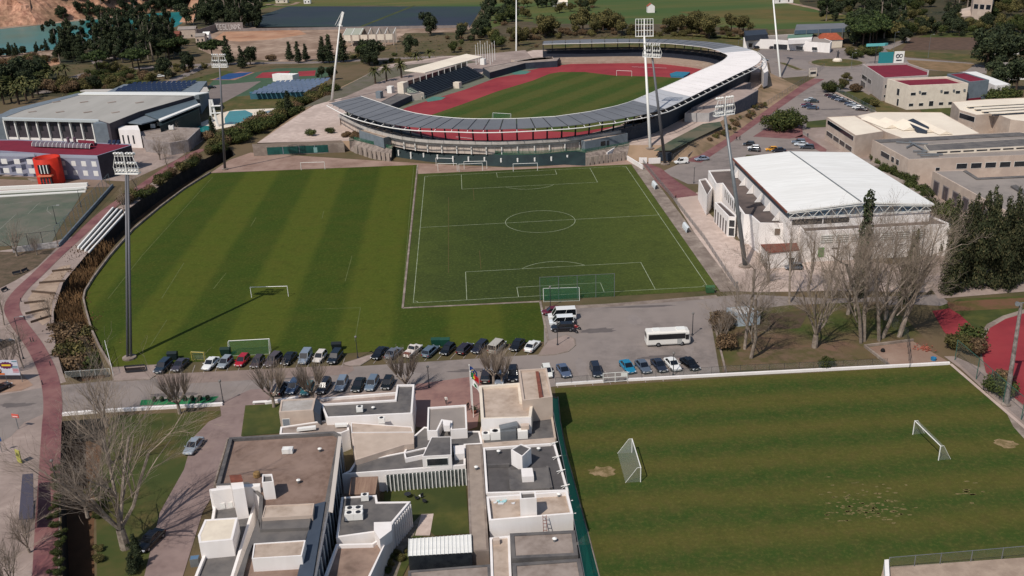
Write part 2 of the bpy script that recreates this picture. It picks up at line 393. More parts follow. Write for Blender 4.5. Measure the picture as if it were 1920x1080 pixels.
road('road', [(200, 131), (180, 110), (230, 110), (262, 112)], 6, 5*Z, asphalt2)
road('road', [(300, 160), (345, 142), (378, 126), (390, 121)], 6, 5*Z, asphalt2)
sheet('road', [(1425, 92), (1500, 90), (1590, 90), (1640, 96), (1680, 100), (1700, 108), (1820, 118), (1850, 124), (1850, 138), (1790, 135), (1700, 128), (1660, 140), (1600, 142), (1560, 140), (1520, 142), (1470, 146), (1430, 150), (1432, 130)], 3*Z, asphalt)
sheet('road', [(1630, 100), (1640, 88), (1690, 76), (1700, 70), (1710, 74), (1670, 92), (1680, 102)], 4*Z, asphalt)
sheet('road', [(1560, 128), (1600, 128), (1640, 170), (1600, 200), (1500, 220), (1440, 262), (1370, 262), (1300, 320), (1260, 320), (1310, 290), (1390, 235), (1500, 162), (1540, 138)], 4*Z, asphalt)
sheet('forecourt', [(1420, 95), (1440, 92), (1570, 96), (1598, 92), (1585, 108), (1500, 112), (1430, 108)], 4*Z, asphalt2)
road('dirt_road', [(1480, 6), (1520, 14), (1560, 24), (1575, 28)], 5, 3*Z, sand)
road('dirt_road', [(500, 8), (540, 10), (560, 4)], 5, 3*Z, sand)
for pts in ([(1452, 116), (1475, 118), (1512, 132), (1490, 132)],):
    P = A(pts); t = tag(MB().prism(P, 0, .15).build('traffic_island', concrete), 'narrow grass traffic island on the approach to the roundabout', 'traffic island')
    MB().poly([(p.x, p.y, .17) for p in offs(P, 1.2)]).build('lawn_patch', lawn_b, t)
rc = at(1569, 118); t = thing('roundabout_island', 'round grassy roundabout island ringed by a pale kerb', 'roundabout', rc)
cir = [(rc.x+13.5*math.cos(a*math.pi/16), rc.y+13.5*math.sin(a*math.pi/16)) for a in range(32)]
MB().prism(cir, 0, .18).build('kerb_ring', concrete, t)
MB().poly([(p.x, p.y, .2) for p in offs(cir, 1.6)]).build('lawn_patch', lawn_b, t)
sheet('verge', [(1700, 112), (1830, 120), (1810, 133), (1790, 136), (1710, 126)], 5*Z, mat('stubble', (146, 118, 88), (120, 100, 70), .2, .95))
sheet('verge', [(1660, 92), (1700, 96), (1860, 104), (1862, 118), (1700, 106), (1668, 100)], 5*Z, lawn_b)
sheet('ploughed_field', [(1710, 70), (1990, 66), (1990, 92), (1690, 94)], 5*Z, mat('ploughed_soil', (104, 82, 68), (88, 70, 58), .3, .95))
sheet('grass', [(1745, 62), (1870, 58), (1990, 60), (1990, 70), (1720, 70)], 6*Z, lawn)
# ---- right hand car parks and yards
sheet('car_park', [(1290, 300), (1400, 240), (1500, 175), (1560, 160), (1690, 218), (1620, 262), (1640, 330), (1600, 330), (1500, 290), (1400, 290), (1360, 330), (1320, 345), (1290, 345), (1240, 322)], 5*Z, asphalt)
sheet('brick_paving', [(1205, 308), (1215, 306), (1240, 316), (1270, 340), (1305, 362), (1310, 366), (1262, 372), (1230, 340)], 7*Z, redpath)
sheet('brick_paving', [(1412, 256), (1440, 238), (1505, 236), (1505, 256), (1480, 260)], 7*Z, redpath)
sheet('brick_paving', [(1490, 258), (1505, 252), (1550, 280), (1548, 290)], 7*Z, redpath)
road('red_path', [(1300, 304), (1340, 278), (1400, 236), (1450, 202), (1500, 168), (1535, 148)], 5, 7*Z, redpath)
sheet('plaza', [(1262, 372), (1318, 358), (1330, 400), (1380, 450), (1440, 470), (1560, 480), (1700, 500), (1760, 520), (1740, 548), (1560, 545), (1420, 548), (1370, 545)], 5*Z, pave_l)
sheet('school_yard', [(1600, 330), (1900, 300), (2000, 330), (2000, 540), (1760, 560), (1700, 480), (1660, 400)], 4*Z, pave)
sheet('school_yard', [(1500, 240), (1560, 225), (1640, 250), (1640, 300), (1560, 292)], 6*Z, pave)
sheet('lawn', [(1512, 228), (1550, 224), (1552, 238), (1512, 240)], 8*Z, lawn)
sheet('lawn', [(1725, 205), (1800, 200), (1802, 230), (1740, 228)], 8*Z, lawn)
sheet('lawn', [(1565, 175), (1610, 168), (1700, 215), (1650, 216)], 6*Z, lawn_b)
# ---- middle: road and car park
sheet('road', [(-150, 745), (0, 741), (95, 724), (205, 714), (300, 706), (650, 688), (1020, 664), (1020, 580), (1080, 574), (1345, 556), (1400, 552), (1560, 560), (1760, 552), (1790, 575), (1700, 570), (1500, 580), (1330, 585), (1350, 702), (1043, 724), (900, 744), (780, 746), (600, 756), (415, 756), (270, 768), (110, 774), (80, 777), (45, 792), (20, 819), (-150, 905)], 3*Z, asphalt)
road('concrete_walk', [(1022, 578), (1150, 572), (1345, 556)], 1.6, 5*Z, concrete)
# left field with kerb
LF = [(160, 548), (176, 522), (206, 482), (250, 432), (300, 390), (345, 356), (395, 325), (783, 309), (755, 578), (1013, 566), (1028, 640), (208, 688), (188, 655), (172, 620), (162, 585), (157, 563)]
sheet('football_pitch', LF, 2*Z, stripe_mat('mown_turf', (60, 76, 29), (82, 91, 35), (94, 84, 40), 10.9, .0475, 75.8, nz=.12, wobble=1.2, w_bl=.3, fine=.8))
P = A(LF[7:11])
for i, (a, c) in enumerate(((LF[8], LF[7]), (LF[8], LF[9]), (LF[9], LF[10]))):
    tag(MB().strip(at(*a), at(*c), .45, 0, .12).build('pitch_kerb', concrete), ['pale kerb between the striped pitch and the artificial pitch', 'pale kerb along the near end of the artificial pitch', 'pale kerb between the grass corner and the minibus bays'][i], 'kerb')
Pk = A(LF[:7]+[LF[6]]); Pk2 = A([LF[0], LF[15], LF[14], LF[13], LF[12], LF[11]])
tag(kerb(Pk[:7], .55, .35).build('boundary_wall', conc_st), 'low curved wall bounding the striped pitch above the reedy channel', 'wall')
tag(kerb(Pk2, .55, .35).build('boundary_wall', concrete), 'low pale wall at the pitch corner beside the bushes', 'wall')
# artificial pitch, drawn to its survey
PX, PY, PA, PLn, PW = 10.471026, 184.281367, 0.0475517, 101.039, 62.969
def pit(u, v): return (PX+u*math.cos(PA)-v*math.sin(PA), PY+u*math.sin(PA)+v*math.cos(PA))
sheet('artificial_pitch', [(784, 326), (1183, 308), (1350, 544), (757, 577)], 3*Z, stripe_mat('artificial_turf', (60, 72, 38), (88, 97, 46), (56, 64, 37), 45, .0475, -11, nz=.5, bl_scale=.07, w_bl=.5, fine=.5, wobble=14))
hw = PW/2
def arc(cu, cv, r, a0, a1, n=24): return [pit(cu+r*math.cos(a0+(a1-a0)*i/n), cv+r*math.sin(a0+(a1-a0)*i/n)) for i in range(n+1)]
sg = []
def pl(*pts): 
    q = [pit(*p) for p in pts]; sg.extend(zip(q, q[1:]))
pl((-hw, 0), (hw, 0), (hw, PLn), (-hw, PLn), (-hw, 0)); pl((-hw, PLn/2), (hw, PLn/2))
for v0, s in ((0, 1), (PLn, -1)):
    pl((-20.16, v0), (-20.16, v0+16.5*s), (20.16, v0+16.5*s), (20.16, v0)); pl((-9.16, v0), (-9.16, v0+5.5*s), (9.16, v0+5.5*s), (9.16, v0))
    th = math.acos(5.5/9.15); a = arc(0, v0+11*s, 9.15, math.pi/2*s-th, math.pi/2*s+th, 12); sg.extend(zip(a, a[1:]))
a = arc(0, PLn/2, 9.15, 0, 2*math.pi, 40); sg.extend(zip(a, a[1:]))
for cu, s in ((-hw, 1), (hw, -1)):
    for cv, t_ in ((0, 1), (PLn, -1)):
        a = [pit(cu+s*math.cos(k*math.pi/16), cv+t_*math.sin(k*math.pi/16)) for k in range(9)]; sg.extend(zip(a, a[1:]))
lines('pitch_marking', sg, 4*Z, .13, linep)['kind'] = 'structure'
lines('pitch_marking', [(at(841, 370), at(841, 512)), (at(887, 352), at(889, 376)), (at(899, 470), at(902, 505))], 5*Z, .13, mat('orange_line', (92, 82, 44), rough=.9))['kind'] = 'structure'
ll = [((399, 332), (266, 480)), ((266, 480), (203, 560)), ((776, 312), (768, 400)), ((768, 400), (755, 560)), ((660, 480), (647, 528)), ((676, 577), (665, 640)), ((676, 577), (590, 580)), ((424, 512), (400, 542)), ((313, 600), (281, 650)), ((607, 396), (604, 410)), ((345, 493), (303, 560)), ((480, 408), (470, 425))]
lines('pitch_marking', [(at(*a), at(*c)) for a, c in ll], 3*Z, .16, linef)['kind'] = 'structure'
# walk between pitch and fence
sheet('walkway', [(1183, 307), (1205, 307), (1290, 420), (1384, 546), (1351, 547)], 6*Z, concrete)
sheet('pitch_apron', [(395, 324), (430, 300), (470, 286), (560, 292), (720, 302), (860, 310), (950, 314), (1020, 312), (1175, 298), (1210, 306), (1183, 308), (784, 326), (783, 309)], 1.6*Z, mat('pinkish_paving', (152, 124, 110), (138, 112, 98), .6, .9, c3=(166, 140, 126), scale3=.12))
# lower right pitch
sheet('football_pitch', [(1040, 728), (1780, 684), (1990, 850), (1990, 1130), (1118, 1130), (1105, 1080), (1060, 850)], 3*Z, stripe_mat('rough_turf', (60, 80, 36), (90, 89, 44), (106, 88, 56), 4.3, R(92.7), -.2, nz=.45, bl_scale=.5, w_bl=.35, fine=2.2, dkk=(66, 74, 38), wobble=3))
def patch(px, py, rx, ry, m, z, nm='bare_patch', seed=0):
    c = at(px, py); rr = random.Random(seed); pts = []
    for i in range(22):
        a = 2*math.pi*i/22; k = .7+.5*rr.random(); pts.append((c.x+rx*k*math.cos(a), c.y+ry*k*math.sin(a)))
    o = MB().poly([(p[0], p[1], z) for p in pts]).build(nm, m); o['kind'] = 'structure'; return o
worn = mat('worn_turf', (160, 136, 104), (112, 98, 60), .9, .95); worn_s = mat('thin_turf', (134, 118, 80), (92, 90, 48), 2.5, .95)
patch(1131, 884, 2.0, 1.4, worn, 4*Z, seed=3); patch(1886, 832, 1.9, 1.2, worn, 4*Z, seed=4)
for i in range(120):
    patch(rnd.gauss(1625, 38), rnd.gauss(945, 20), .15+.3*rnd.random(), .08+.14*rnd.random(), worn_s, 4*Z, seed=10+i)
for i in range(12): patch(rnd.gauss(1815, 12), rnd.gauss(925, 8), .3+.3*rnd.random(), .12+.15*rnd.random(), worn_s, 4*Z, seed=80+i)
# small square with bare dirt and the wooded lawn
sheet('lawn', [(1335, 590), (1480, 572), (1650, 565), (1700, 600), (1760, 660), (1355, 698)], 4*Z, mat('weedy_lawn', (86, 84, 42), (70, 82, 34), .25, .95, c3=(118, 92, 74), scale3=.07))
sheet('dirt_patch', [(1622, 652), (1712, 640), (1782, 680), (1665, 686)], 6*Z, dirt)
sheet('dirt_patch', [(1380, 660), (1520, 650), (1610, 668), (1600, 684), (1400, 694)], 5*Z, mat('leafy_dirt', (112, 92, 72), (90, 82, 50), .5, .95))
sheet('dirt_patch', [(1420, 590), (1520, 580), (1500, 615), (1390, 625)], 5*Z, mat('dark_leaf_litter', (92, 74, 62), (82, 76, 48), .4, .95))
# running track at the right edge
sheet('lawn', [(1760, 575), (1800, 560), (1990, 552), (1990, 590), (1880, 596), (1840, 622), (1815, 625)], 5*Z, lawn)
sheet('grass', [(1776, 566), (1990, 554), (1990, 574), (1780, 584)], 6*Z, mat('red_soil', (118, 84, 64), (96, 84, 48), .3, .95))
sheet('track_kerb', [(1838, 650), (1832, 635), (1850, 608), (1880, 592), (1920, 580), (1990, 566), (1990, 900), (1900, 800), (1860, 720), (1838, 690)], 6*Z, concrete)
sheet('running_track', [(1840, 660), (1843, 640), (1856, 615), (1885, 598), (1925, 586), (1990, 574), (1990, 850), (1920, 760), (1850, 705)], 7*Z, track_m)
sheet('running_track', [(1748, 583), (1780, 578), (1800, 590), (1838, 625), (1820, 640), (1790, 640), (1770, 622)], 7*Z, track_m)
sheet('side_strip', [(1770, 668), (1790, 668), (1840, 690), (1900, 745), (1990, 830), (1990, 880), (1920, 800), (1800, 690)], 8*Z, pave)
lines('pitch_edge', [(at(1782, 683), at(1990, 862))], 9*Z, .6, pave_l)['kind'] = 'structure'
# ---- road side bits: parking bays strip, islands, brick plaza, planter
sheet('parking_bays', [(290, 702), (660, 684), (664, 694), (650, 702), (300, 722)], 4*Z, mat('pink_asphalt', (150, 132, 122), (138, 121, 113), .5, .9))
def island(pts, label, m=pave):
    P = A(pts); t = tag(MB().prism(P, 0, .14).build('traffic_island', concrete), label, 'traffic island')
    MB().poly([(p.x, p.y, .15) for p in offs(P, .25)]).build('paved_top', m, t)
island([(208, 690), (300, 684), (298, 700), (282, 712), (212, 716)], 'paved kerb area with a dark pit at the left end of the long parking row')
island([(642, 682), (700, 664), (712, 664), (676, 686), (655, 688), (645, 686)], 'paved lamp island between the two angled parking rows')
island([(1008, 668), (1026, 640), (1062, 628), (1078, 636), (1080, 648), (1066, 660), (1040, 666)], 'rounded paved island with a lamp beside the minibuses')
sheet('brick_plaza', [(412, 756), (470, 730), (520, 728), (498, 756), (480, 772), (460, 800), (445, 850), (380, 960), (340, 1090), (268, 1090), (300, 960), (345, 880), (362, 820), (392, 790), (415, 780)], 6*Z, mat('plum_asphalt', (142, 122, 116), (130, 111, 106), .7, .9, c3=(150, 130, 124), scale3=.2))
sheet('brick_plaza', [(780, 720), (885, 706), (905, 705), (900, 760), (895, 800), (860, 812), (780, 800), (775, 765)], 5*Z, brick)
sheet('pavement', [(500, 756), (560, 742), (780, 730), (778, 748), (600, 758), (505, 764)], 5*Z, pave)
sheet('green_paint', [(265, 750), (410, 743), (398, 756), (262, 760)], 5*Z, mat('green_road_paint', (40, 128, 78), (34, 116, 70), .7, .85))
# bottom left: plaza, red path, lawn beside the channel
sheet('plaza', [(-200, 905), (20, 819), (45, 792), (80, 777), (85, 735), (115, 735), (112, 900), (112, 1100), (-200, 1100)], 2*Z, pave)
sheet('plaza', [(-200, 560), (0, 470), (60, 462), (150, 440), (260, 360), (330, 312), (300, 348), (232, 398), (168, 470), (118, 530), (100, 585), (104, 650), (118, 700), (124, 716), (95, 724), (0, 741), (-200, 748)], Z, pave)
sheet('lawn', [(210, 779), (415, 770), (400, 790), (362, 820), (345, 880), (300, 960), (268, 1090), (182, 1090), (180, 930), (194, 838)], 3*Z, mat('patchy_lawn', (78, 82, 38), (98, 86, 50), .3, .95, c3=(66, 76, 34), scale3=.12))  # uneven green and dry tones of the lawn itself
sheet('lawn', [(460, 760), (530, 756), (525, 812), (452, 818)], 7*Z, lawn)
pathc = [(84, 1090), (88, 980), (93, 880), (97, 800), (99, 750), (90, 700), (66, 650), (34, 605), (22, 575), (36, 548), (70, 515), (108, 478), (145, 445), (200, 395), (262, 352), (330, 305), (380, 280)]
road('red_path', pathc, 3.0, 6*Z, redpath)
sheet('dirt_patch', [(-200, 720), (40, 700), (62, 722), (40, 732), (-200, 760)], 4*Z, mat('tan_paving', (168, 138, 118), (152, 124, 106), .5, .9))
sheet('terrace_paving', [(60, 590), (52, 560), (78, 528), (112, 500), (134, 496), (112, 530), (98, 565), (96, 600), (80, 610)], 4*Z, mat('tan_concrete', (178, 156, 136), (156, 134, 116), .3, .9))
sheet('dirt_patch', [(-150, 470), (20, 472), (108, 462), (70, 500), (30, 525), (-10, 545), (-150, 600)], 4*Z, mat('leafy_dirt2', (112, 94, 78), (86, 76, 58), .5, .95))
sheet('basketball_court', [(-150, 368), (-20, 362), (160, 352), (140, 385), (110, 430), (95, 458), (-150, 468)], 5*Z, mat('green_grey_court', (98, 106, 90), (86, 96, 82), .3, .9, c3=(112, 110, 98), scale3=.1))
cl = [((52, 402), (70, 384)), ((70, 384), (76, 380)), ((0, 430), (30, 402)), ((90, 388), (98, 386)), ((88, 395), (90, 388)), ((88, 395), (96, 402)), ((50, 440), (95, 422)), ((0, 385), (60, 378))]
lines('court_marking', [(at(*a), at(*c)) for a, c in cl], 6*Z, .12, mat('faint_white', (150, 150, 140), rough=.9))['kind'] = 'structure'
sheet('school_yard', [(-150, 330), (60, 338), (190, 336), (210, 350), (150, 352), (-150, 364)], 5*Z, mat('tan_yard', (144, 122, 108), (132, 112, 98), .2, .9))
sheet('yard', [(0, 330), (240, 340), (330, 300), (400, 250), (380, 240), (250, 260)], 2*Z, pave)
sheet('court_surround', [(375, 182), (400, 150), (520, 128), (625, 126), (625, 140), (560, 158), (430, 196), (395, 200)], 5*Z, mat('court_green', (72, 96, 72), (64, 88, 66), .2, .9))
sheet('tarmac_yard', [(380, 188), (400, 160), (490, 152), (465, 168), (420, 192), (392, 202)], 7*Z, mat('grey_yard', (134, 122, 116), (124, 113, 108), .3, .9))
sheet('basketball_court', [(392, 150), (450, 134), (478, 136), (440, 150)], 8*Z, mat('pink_surround', (158, 118, 106), rough=.9))
sheet('basketball_court', [(402, 149), (428, 138), (474, 135), (455, 143), (430, 149)], 9*Z, blue_seat)
for pts in ([(478, 146), (492, 136), (545, 133), (530, 146)], [(556, 143), (560, 134), (592, 132), (590, 142)]):
    sheet('tennis_court', pts, 8*Z, track_m)
sheet('grass', [(395, 205), (430, 182), (480, 178), (540, 180), (530, 202), (440, 208)], 6*Z, lawn_b)

# repaired patches, stains and bay lines on the asphalt; lanes on the running track
pm = [mat('tar_patch', (112, 104, 101), (104, 97, 95), .6, .9), mat('pale_patch', (150, 140, 134), (142, 132, 127), .6, .9)]
for i, (x, y, a_, b_) in enumerate([(1120, 620, 5, 1.6), (1190, 600, 2.2, 3.5), (1240, 670, 6, 1.0), (1090, 690, 1.4, 5), (900, 694, 7, .9), (760, 704, 4, 1.3), (560, 708, 8, .8), (450, 720, 3, 1.6), (330, 740, 6, 1.0), (180, 742, 5, 1.2), (1200, 575, 9, .8), (1290, 650, 1.2, 4), (30, 760, 4, 1.2), (1440, 252, 5, 2), (1560, 205, 6, 1.5), (1350, 290, 4, 2), (1480, 280, 5, 1.2), (1500, 135, 6, 3)]):
    patch(x, y, a_/1.3, b_/1.3, pm[i % 2], 3.4*Z if x < 1330 and y > 500 else 5.6*Z, 'road_patch', 200+i)
bl = []
for k in range(8): bl.append(((1046+k*33, 727-k*1.9), (1036+k*33, 702-k*1.9)))
for k in range(17): bl.append(((295+k*21.6, 704-k*1.0), (301+k*21.6, 688-k*1.0)))
for k in range(14): bl.append(((700+k*24, 682-k*1.3), (716+k*24, 664-k*1.3)))
lines('bay_line', [(at(*a), at(*c)) for a, c in bl], 5*Z, .12, mat('worn_white_line', (176, 166, 158), (146, 134, 128), 1.5, .9))['kind'] = 'structure'
# ---------------------------------------------------------------- stadium plateau (z = 3) with its slopes
PZ = 3.0
top_bot = [((482, 268), (482, 270)), ((560, 266), (560, 268)), ((655, 264), (656, 282)), ((664, 262), (664, 286)), ((700, 271), (700, 298)), ((735, 279), (733, 303)), ((739, 273), (740, 294)), ((800, 281), (800, 303)), ((840, 285), (860, 308)), ((950, 290), (950, 313)), ((1010, 289), (1010, 311)), ((1080, 283), (1060, 309)), ((1098, 286), (1098, 311)), ((1180, 272), (1174, 300)), ((1200, 272), (1212, 304)), ((1240, 272), (1262, 303)), ((1290, 262), (1312, 292)), ((1350, 228), (1372, 255)), ((1400, 196), (1425, 216)), ((1432, 152), (1500, 163)), ((1440, 135), (1448, 148)), ((1438, 116), (1442, 118)), ((1400, 100), (1406, 98)), ((1300, 93), (1302, 93)), ((1100, 92), (1100, 93)), ((1000, 94), (998, 96)), ((985, 98), (984, 100)), ((830, 106), (828, 110)), ((720, 122), (716, 126)), ((650, 160), (640, 163)), ((560, 215), (548, 218))]
T_ = [at(*a, PZ) for a, b_ in top_bot]; B_ = [at(*b_, 0) for a, b_ in top_bot]
b = MB().poly(T_); o = b.build('stadium_ground', pave_l); o['kind'] = 'structure'
if o.data.polygons[0].normal.z < 0: o.data.flip_normals()
slope_m = mat('dry_slope', (150, 124, 98), (118, 102, 76), .25, .95, c3=(166, 140, 116), scale3=.05)
b = MB(); n = len(T_)
for i in range(n):
    if 2 <= i < 12: continue
    j = (i+1) % n; b.poly([B_[i], B_[j], T_[j], T_[i]])
o = b.build('embankment', slope_m); o['kind'] = 'structure'
def p3(name, pts, lv, m): return sheet(name, pts, PZ+lv*Z, m)
# ---- track and field on the plateau
SA = R(56.8); sdir = Vector((math.cos(SA), math.sin(SA))); snor = Vector((-sdir.y, sdir.x)); SC = Vector((26.6, 393.4))
def oval(r, half, cx=0):
    pts = []
    for s in (1, -1):
        for k in range(25):
            a = -math.pi/2+math.pi*k/24
            pts.append(SC+snor*cx+sdir*(s*half)+sdir*(s*r*math.cos(a))+snor*(s*r*math.sin(a)))
    return pts
p3('infield_apron', [(640, 215), (700, 195), (800, 178), (930, 128), (1010, 118), (1035, 112), (1110, 100), (1340, 100), (1330, 170), (1240, 205), (1100, 236), (900, 242), (760, 230)], 1, mat('sage_surface', (118, 120, 104), (108, 110, 94), .3, .95))
o = MB().poly([(p.x, p.y, PZ+.03) for p in oval(46.5, 42.2, 1.5)]).build('running_track', track_m); o['kind'] = 'structure'
o = p3('running_track', [(765, 208), (930, 146), (1000, 133.8), (1030, 124.3), (1100, 120), (1180, 118.5), (1254, 122), (1300, 130), (1310, 150), (1100, 200), (900, 222), (800, 218)], 2.8, track_m)
GR = [(806, 216.5), (868, 195), (930, 172), (1000, 150.6), (1030, 138.5), (1050, 135), (1097, 135), (1150, 141.5), (1237, 144), (1290, 147.5), (1320, 165), (1260, 205), (1180, 232), (1083, 248), (1007, 245), (930, 238), (860, 228)]
p3('football_pitch', GR, 4.5, stripe_mat('stadium_turf', (62, 82, 38), (86, 90, 48), (92, 84, 44), 8.4, SA+math.pi/2, 3.5, nz=.2, wobble=2, w_bl=.4, fine=.9))
p3('court_surround', [(800, 162), (818, 158), (840, 160), (822, 168)], 6, teal) if 0 else None
tealm = mat('teal_surface', (86, 134, 122), (78, 124, 112), .4, .9)
p3('landing_area', [(798, 187), (812, 181), (836, 182), (828, 187), (802, 191)], 5, tealm)
p3('landing_area', [(955, 135), (975, 132), (996, 134), (985, 139), (965, 140)], 5, tealm)
p3('lawn', [(728, 195), (752, 189), (775, 192), (762, 197), (745, 201)], 5, lawn)
p3('lawn', [(918, 143), (960, 124), (992, 123), (985, 128), (960, 133), (925, 144)], 5, lawn)
lines('track_marking', [(at(1185, 125.5, PZ), at(1250, 128, PZ)), (at(855, 257, PZ), at(885, 260, PZ))], PZ+.09, .3, whitep)['kind'] = 'structure'
p3('yard', [(700, 130), (830, 108), (985, 94), (1000, 110), (900, 130), (780, 170), (720, 192), (640, 190), (640, 176)], .8, pave)
p3('road', [(560, 205), (640, 165), (700, 134), (760, 122), (860, 112), (900, 116), (800, 130), (720, 150), (645, 182)], 1.6, mat('mossy_tarmac', (112, 104, 92), (96, 94, 74), .2, .95))
# ---- the covered ring stand
ring = [((618.9, 193), (676.7, 181.9)), ((660, 213), (716, 195)), ((701.9, 225.6), (760, 209.5)), ((740, 233.7), (795, 216.7)), ((787.8, 238.9), (830, 221)), ((848, 241), (871, 224.2)), ((906.7, 242.5), (919, 224.7)), ((969, 241), (968.5, 224.2)), ((1034, 237.6), (1017, 221.6)), ((1065, 235.6), (1041, 220.3)), ((1094, 232.6), (1063.5, 217)), ((1123, 228), (1086.4, 214)), ((1150.6, 224.7), (1107.5, 210.6)), ((1175, 220), (1126.8, 206.5)), ((1199, 215.9), (1146, 202.5)), ((1236, 207), (1176, 194.5)), ((1262, 197.4), (1204, 183)), ((1330, 164), (1270, 154)), ((1380, 139.5), (1315, 133)), ((1417, 121.5), (1349, 118.5)), ((1427.8, 109), (1362.5, 109)), ((1423, 101.5), (1363.5, 104.5)), ((1411, 94), (1355, 100.5)), ((1390, 88), (1343, 95.6)), ((1358, 81.5), (1320.8, 90.4)), ((1313, 77), (1283.7, 86)), ((1254, 73.6), (1239.3, 82.5)), ((1180, 72.6), (1180, 81.5)), ((1087.5, 74), (1087.5, 83)), ((1018.8, 76.9), (1017.5, 84.4))]
RZ = 12.0
KO = [at(*o_, RZ).xy for o_, i_ in ring]; KI = [at(*i_, RZ).xy for o_, i_ in ring]
SO, SI = [], []
def cr(P, i, t):
    p0, p1, p2, p3_ = P[max(i-1, 0)], P[i], P[i+1], P[min(i+2, len(P)-1)]
    return .5*((2*p1)+(p2-p0)*t+(2*p0-5*p1+4*p2-p3_)*t*t+(3*p1-p0-3*p2+p3_)*t**3)
for i in range(len(KO)-1):
    k = max(1, round((KO[i+1]-KO[i]).length/5.6))
    for j in range(k): SO.append(cr(KO, i, j/k)); SI.append(cr(KI, i, j/k))
SO.append(KO[-1]); SI.append(KI[-1]); NS = len(SO)
def rp(i, t, z):
    p = SO[i].lerp(SI[i], t); return Vector((p.x, p.y, z))
iR = min(range(NS), key=lambda i: (SO[i]-at(1236, 207, RZ).xy).length)     # start of the right-hand straight
iF = min(range(NS), key=lambda i: (SO[i]-at(1423, 101, RZ).xy).length)     # start of the far side
st = thing('stadium_stand', 'long horseshoe stadium stand roofed in grey metal sheets around the running track', 'grandstand', rp(NS//4, .5, PZ))
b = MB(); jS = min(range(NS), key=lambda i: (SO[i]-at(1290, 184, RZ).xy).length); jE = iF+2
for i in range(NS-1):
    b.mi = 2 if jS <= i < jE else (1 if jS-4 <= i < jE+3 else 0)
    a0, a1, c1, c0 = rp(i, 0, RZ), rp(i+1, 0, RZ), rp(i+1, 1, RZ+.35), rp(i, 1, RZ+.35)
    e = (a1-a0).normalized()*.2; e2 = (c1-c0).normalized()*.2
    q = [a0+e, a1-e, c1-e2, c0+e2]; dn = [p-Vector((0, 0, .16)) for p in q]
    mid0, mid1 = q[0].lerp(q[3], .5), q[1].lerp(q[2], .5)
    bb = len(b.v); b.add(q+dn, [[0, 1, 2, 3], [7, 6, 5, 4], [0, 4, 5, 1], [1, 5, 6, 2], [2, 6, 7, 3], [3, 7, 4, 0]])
b.build('roof', [stad_roof, mat('faint_sheen_sheet', (190, 190, 192), rough=.5), mat('sheen_sheet', (248, 241, 236), (240, 233, 228), .1, .6)], st)  # paler panels: reflected light on the grey sheets put into their colour
b = MB()
for i in range(NS): b.tube(rp(i, -.02, RZ-.15), rp(i, 1.0, RZ+.18), .13, .13, 4)
for t in (.08, .5, .92): b.pipe([rp(i, t, RZ-.2+.35*t) for i in range(NS)], .1, 4)
b.build('roof_beams', metal_d, st)
b = MB().pipe([rp(i, -.11, RZ-.75) for i in range(NS)], .17, 6)
for i in range(NS): b.tube(rp(i, -.11, RZ-.75), rp(i, 0, RZ-.2), .09, .09, 4)
b.build('edge_rail', whitep, st)
b = MB().pipe([rp(i, 1.0, RZ+.36) for i in range(NS)], .12, 5); b.build('gutter', whitep, st)
CZ = 6.3
def fz(i):   # top of the outer wall
    if i < iR-2: return 7.3
    if i < iF: return lerp(7.3, 9.4, min(1, (i-iR+2)/5))
    return 8.6
for i in range(0, NS):
    MB().tube(rp(i, .52, CZ-.4 if i < iR else PZ), rp(i, .45, RZ), .3, .22, 6).build('column', metal_d, st)
# seating rows
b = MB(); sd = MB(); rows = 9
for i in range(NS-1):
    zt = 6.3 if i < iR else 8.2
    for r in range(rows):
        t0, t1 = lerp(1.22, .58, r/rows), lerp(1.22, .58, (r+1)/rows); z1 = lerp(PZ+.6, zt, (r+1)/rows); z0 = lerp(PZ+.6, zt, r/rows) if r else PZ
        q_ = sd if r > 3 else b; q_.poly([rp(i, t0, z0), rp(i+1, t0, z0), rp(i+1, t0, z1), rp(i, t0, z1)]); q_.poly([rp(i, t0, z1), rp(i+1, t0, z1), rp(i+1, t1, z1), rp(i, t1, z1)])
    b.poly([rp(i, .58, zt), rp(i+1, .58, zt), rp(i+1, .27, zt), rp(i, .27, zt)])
sd.build('upper_rows', mat('shaded_rows', (46, 50, 62), (38, 42, 54), .8, .7), st); b.build('lower_rows', mat('pale_concrete', (178, 160, 144), (156, 138, 122), .4, .9, c3=(168, 148, 132), scale3=.1), st)  # roof shade over the upper rows put into their dark colour
b = MB(); b2 = MB(); b3 = MB(); b4 = MB()
for i in range(NS-1):
    z = fz(i); z2 = fz(i+1)
    tgt = b if i < iR-3 else b2
    tgt.poly([rp(i, .28, PZ), rp(i+1, .28, PZ), rp(i+1, .28, z2-(2.0 if i < iR-3 else 0)), rp(i, .28, z-(2.0 if i < iR-3 else 0))])
    if i < iR-3:
        for k in range(2):
            zz0, zz1 = z-1.9+k*.95, z-1.9+k*.95+.85; off = .2 if k else .26
            b3.add([rp(i, off, zz0), rp(i+1, off, zz0), rp(i+1, off, zz1), rp(i, off, zz1), rp(i, .3, zz1), rp(i+1, .3, zz1)], [[0, 1, 2, 3], [3, 2, 5, 4]])
        if i % 1 == 0 and i > 8: b4.tube(rp(i, .25, PZ), rp(i, .25, z-1.9), .2, .2, 5)
    if i >= iR: b2.poly([rp(i, .3, z), rp(i+1, .3, z2), rp(i+1, .3, PZ), rp(i, .3, PZ)])
b.build('outer_wall', mat('ribbed_concrete', (206, 192, 180), (176, 162, 150), 1.5, .9, stretch=(1, 1, .1)), st)
b2.build('shaded_wall', slate, st); b3.build('parapet', mat('pale_parapet', (196, 190, 184), (176, 170, 164), .4, .8), st); b4.build('facade_posts', whitep, st)['kind'] = 'stuff'  # right and far outer walls: their shade put into a dark colour
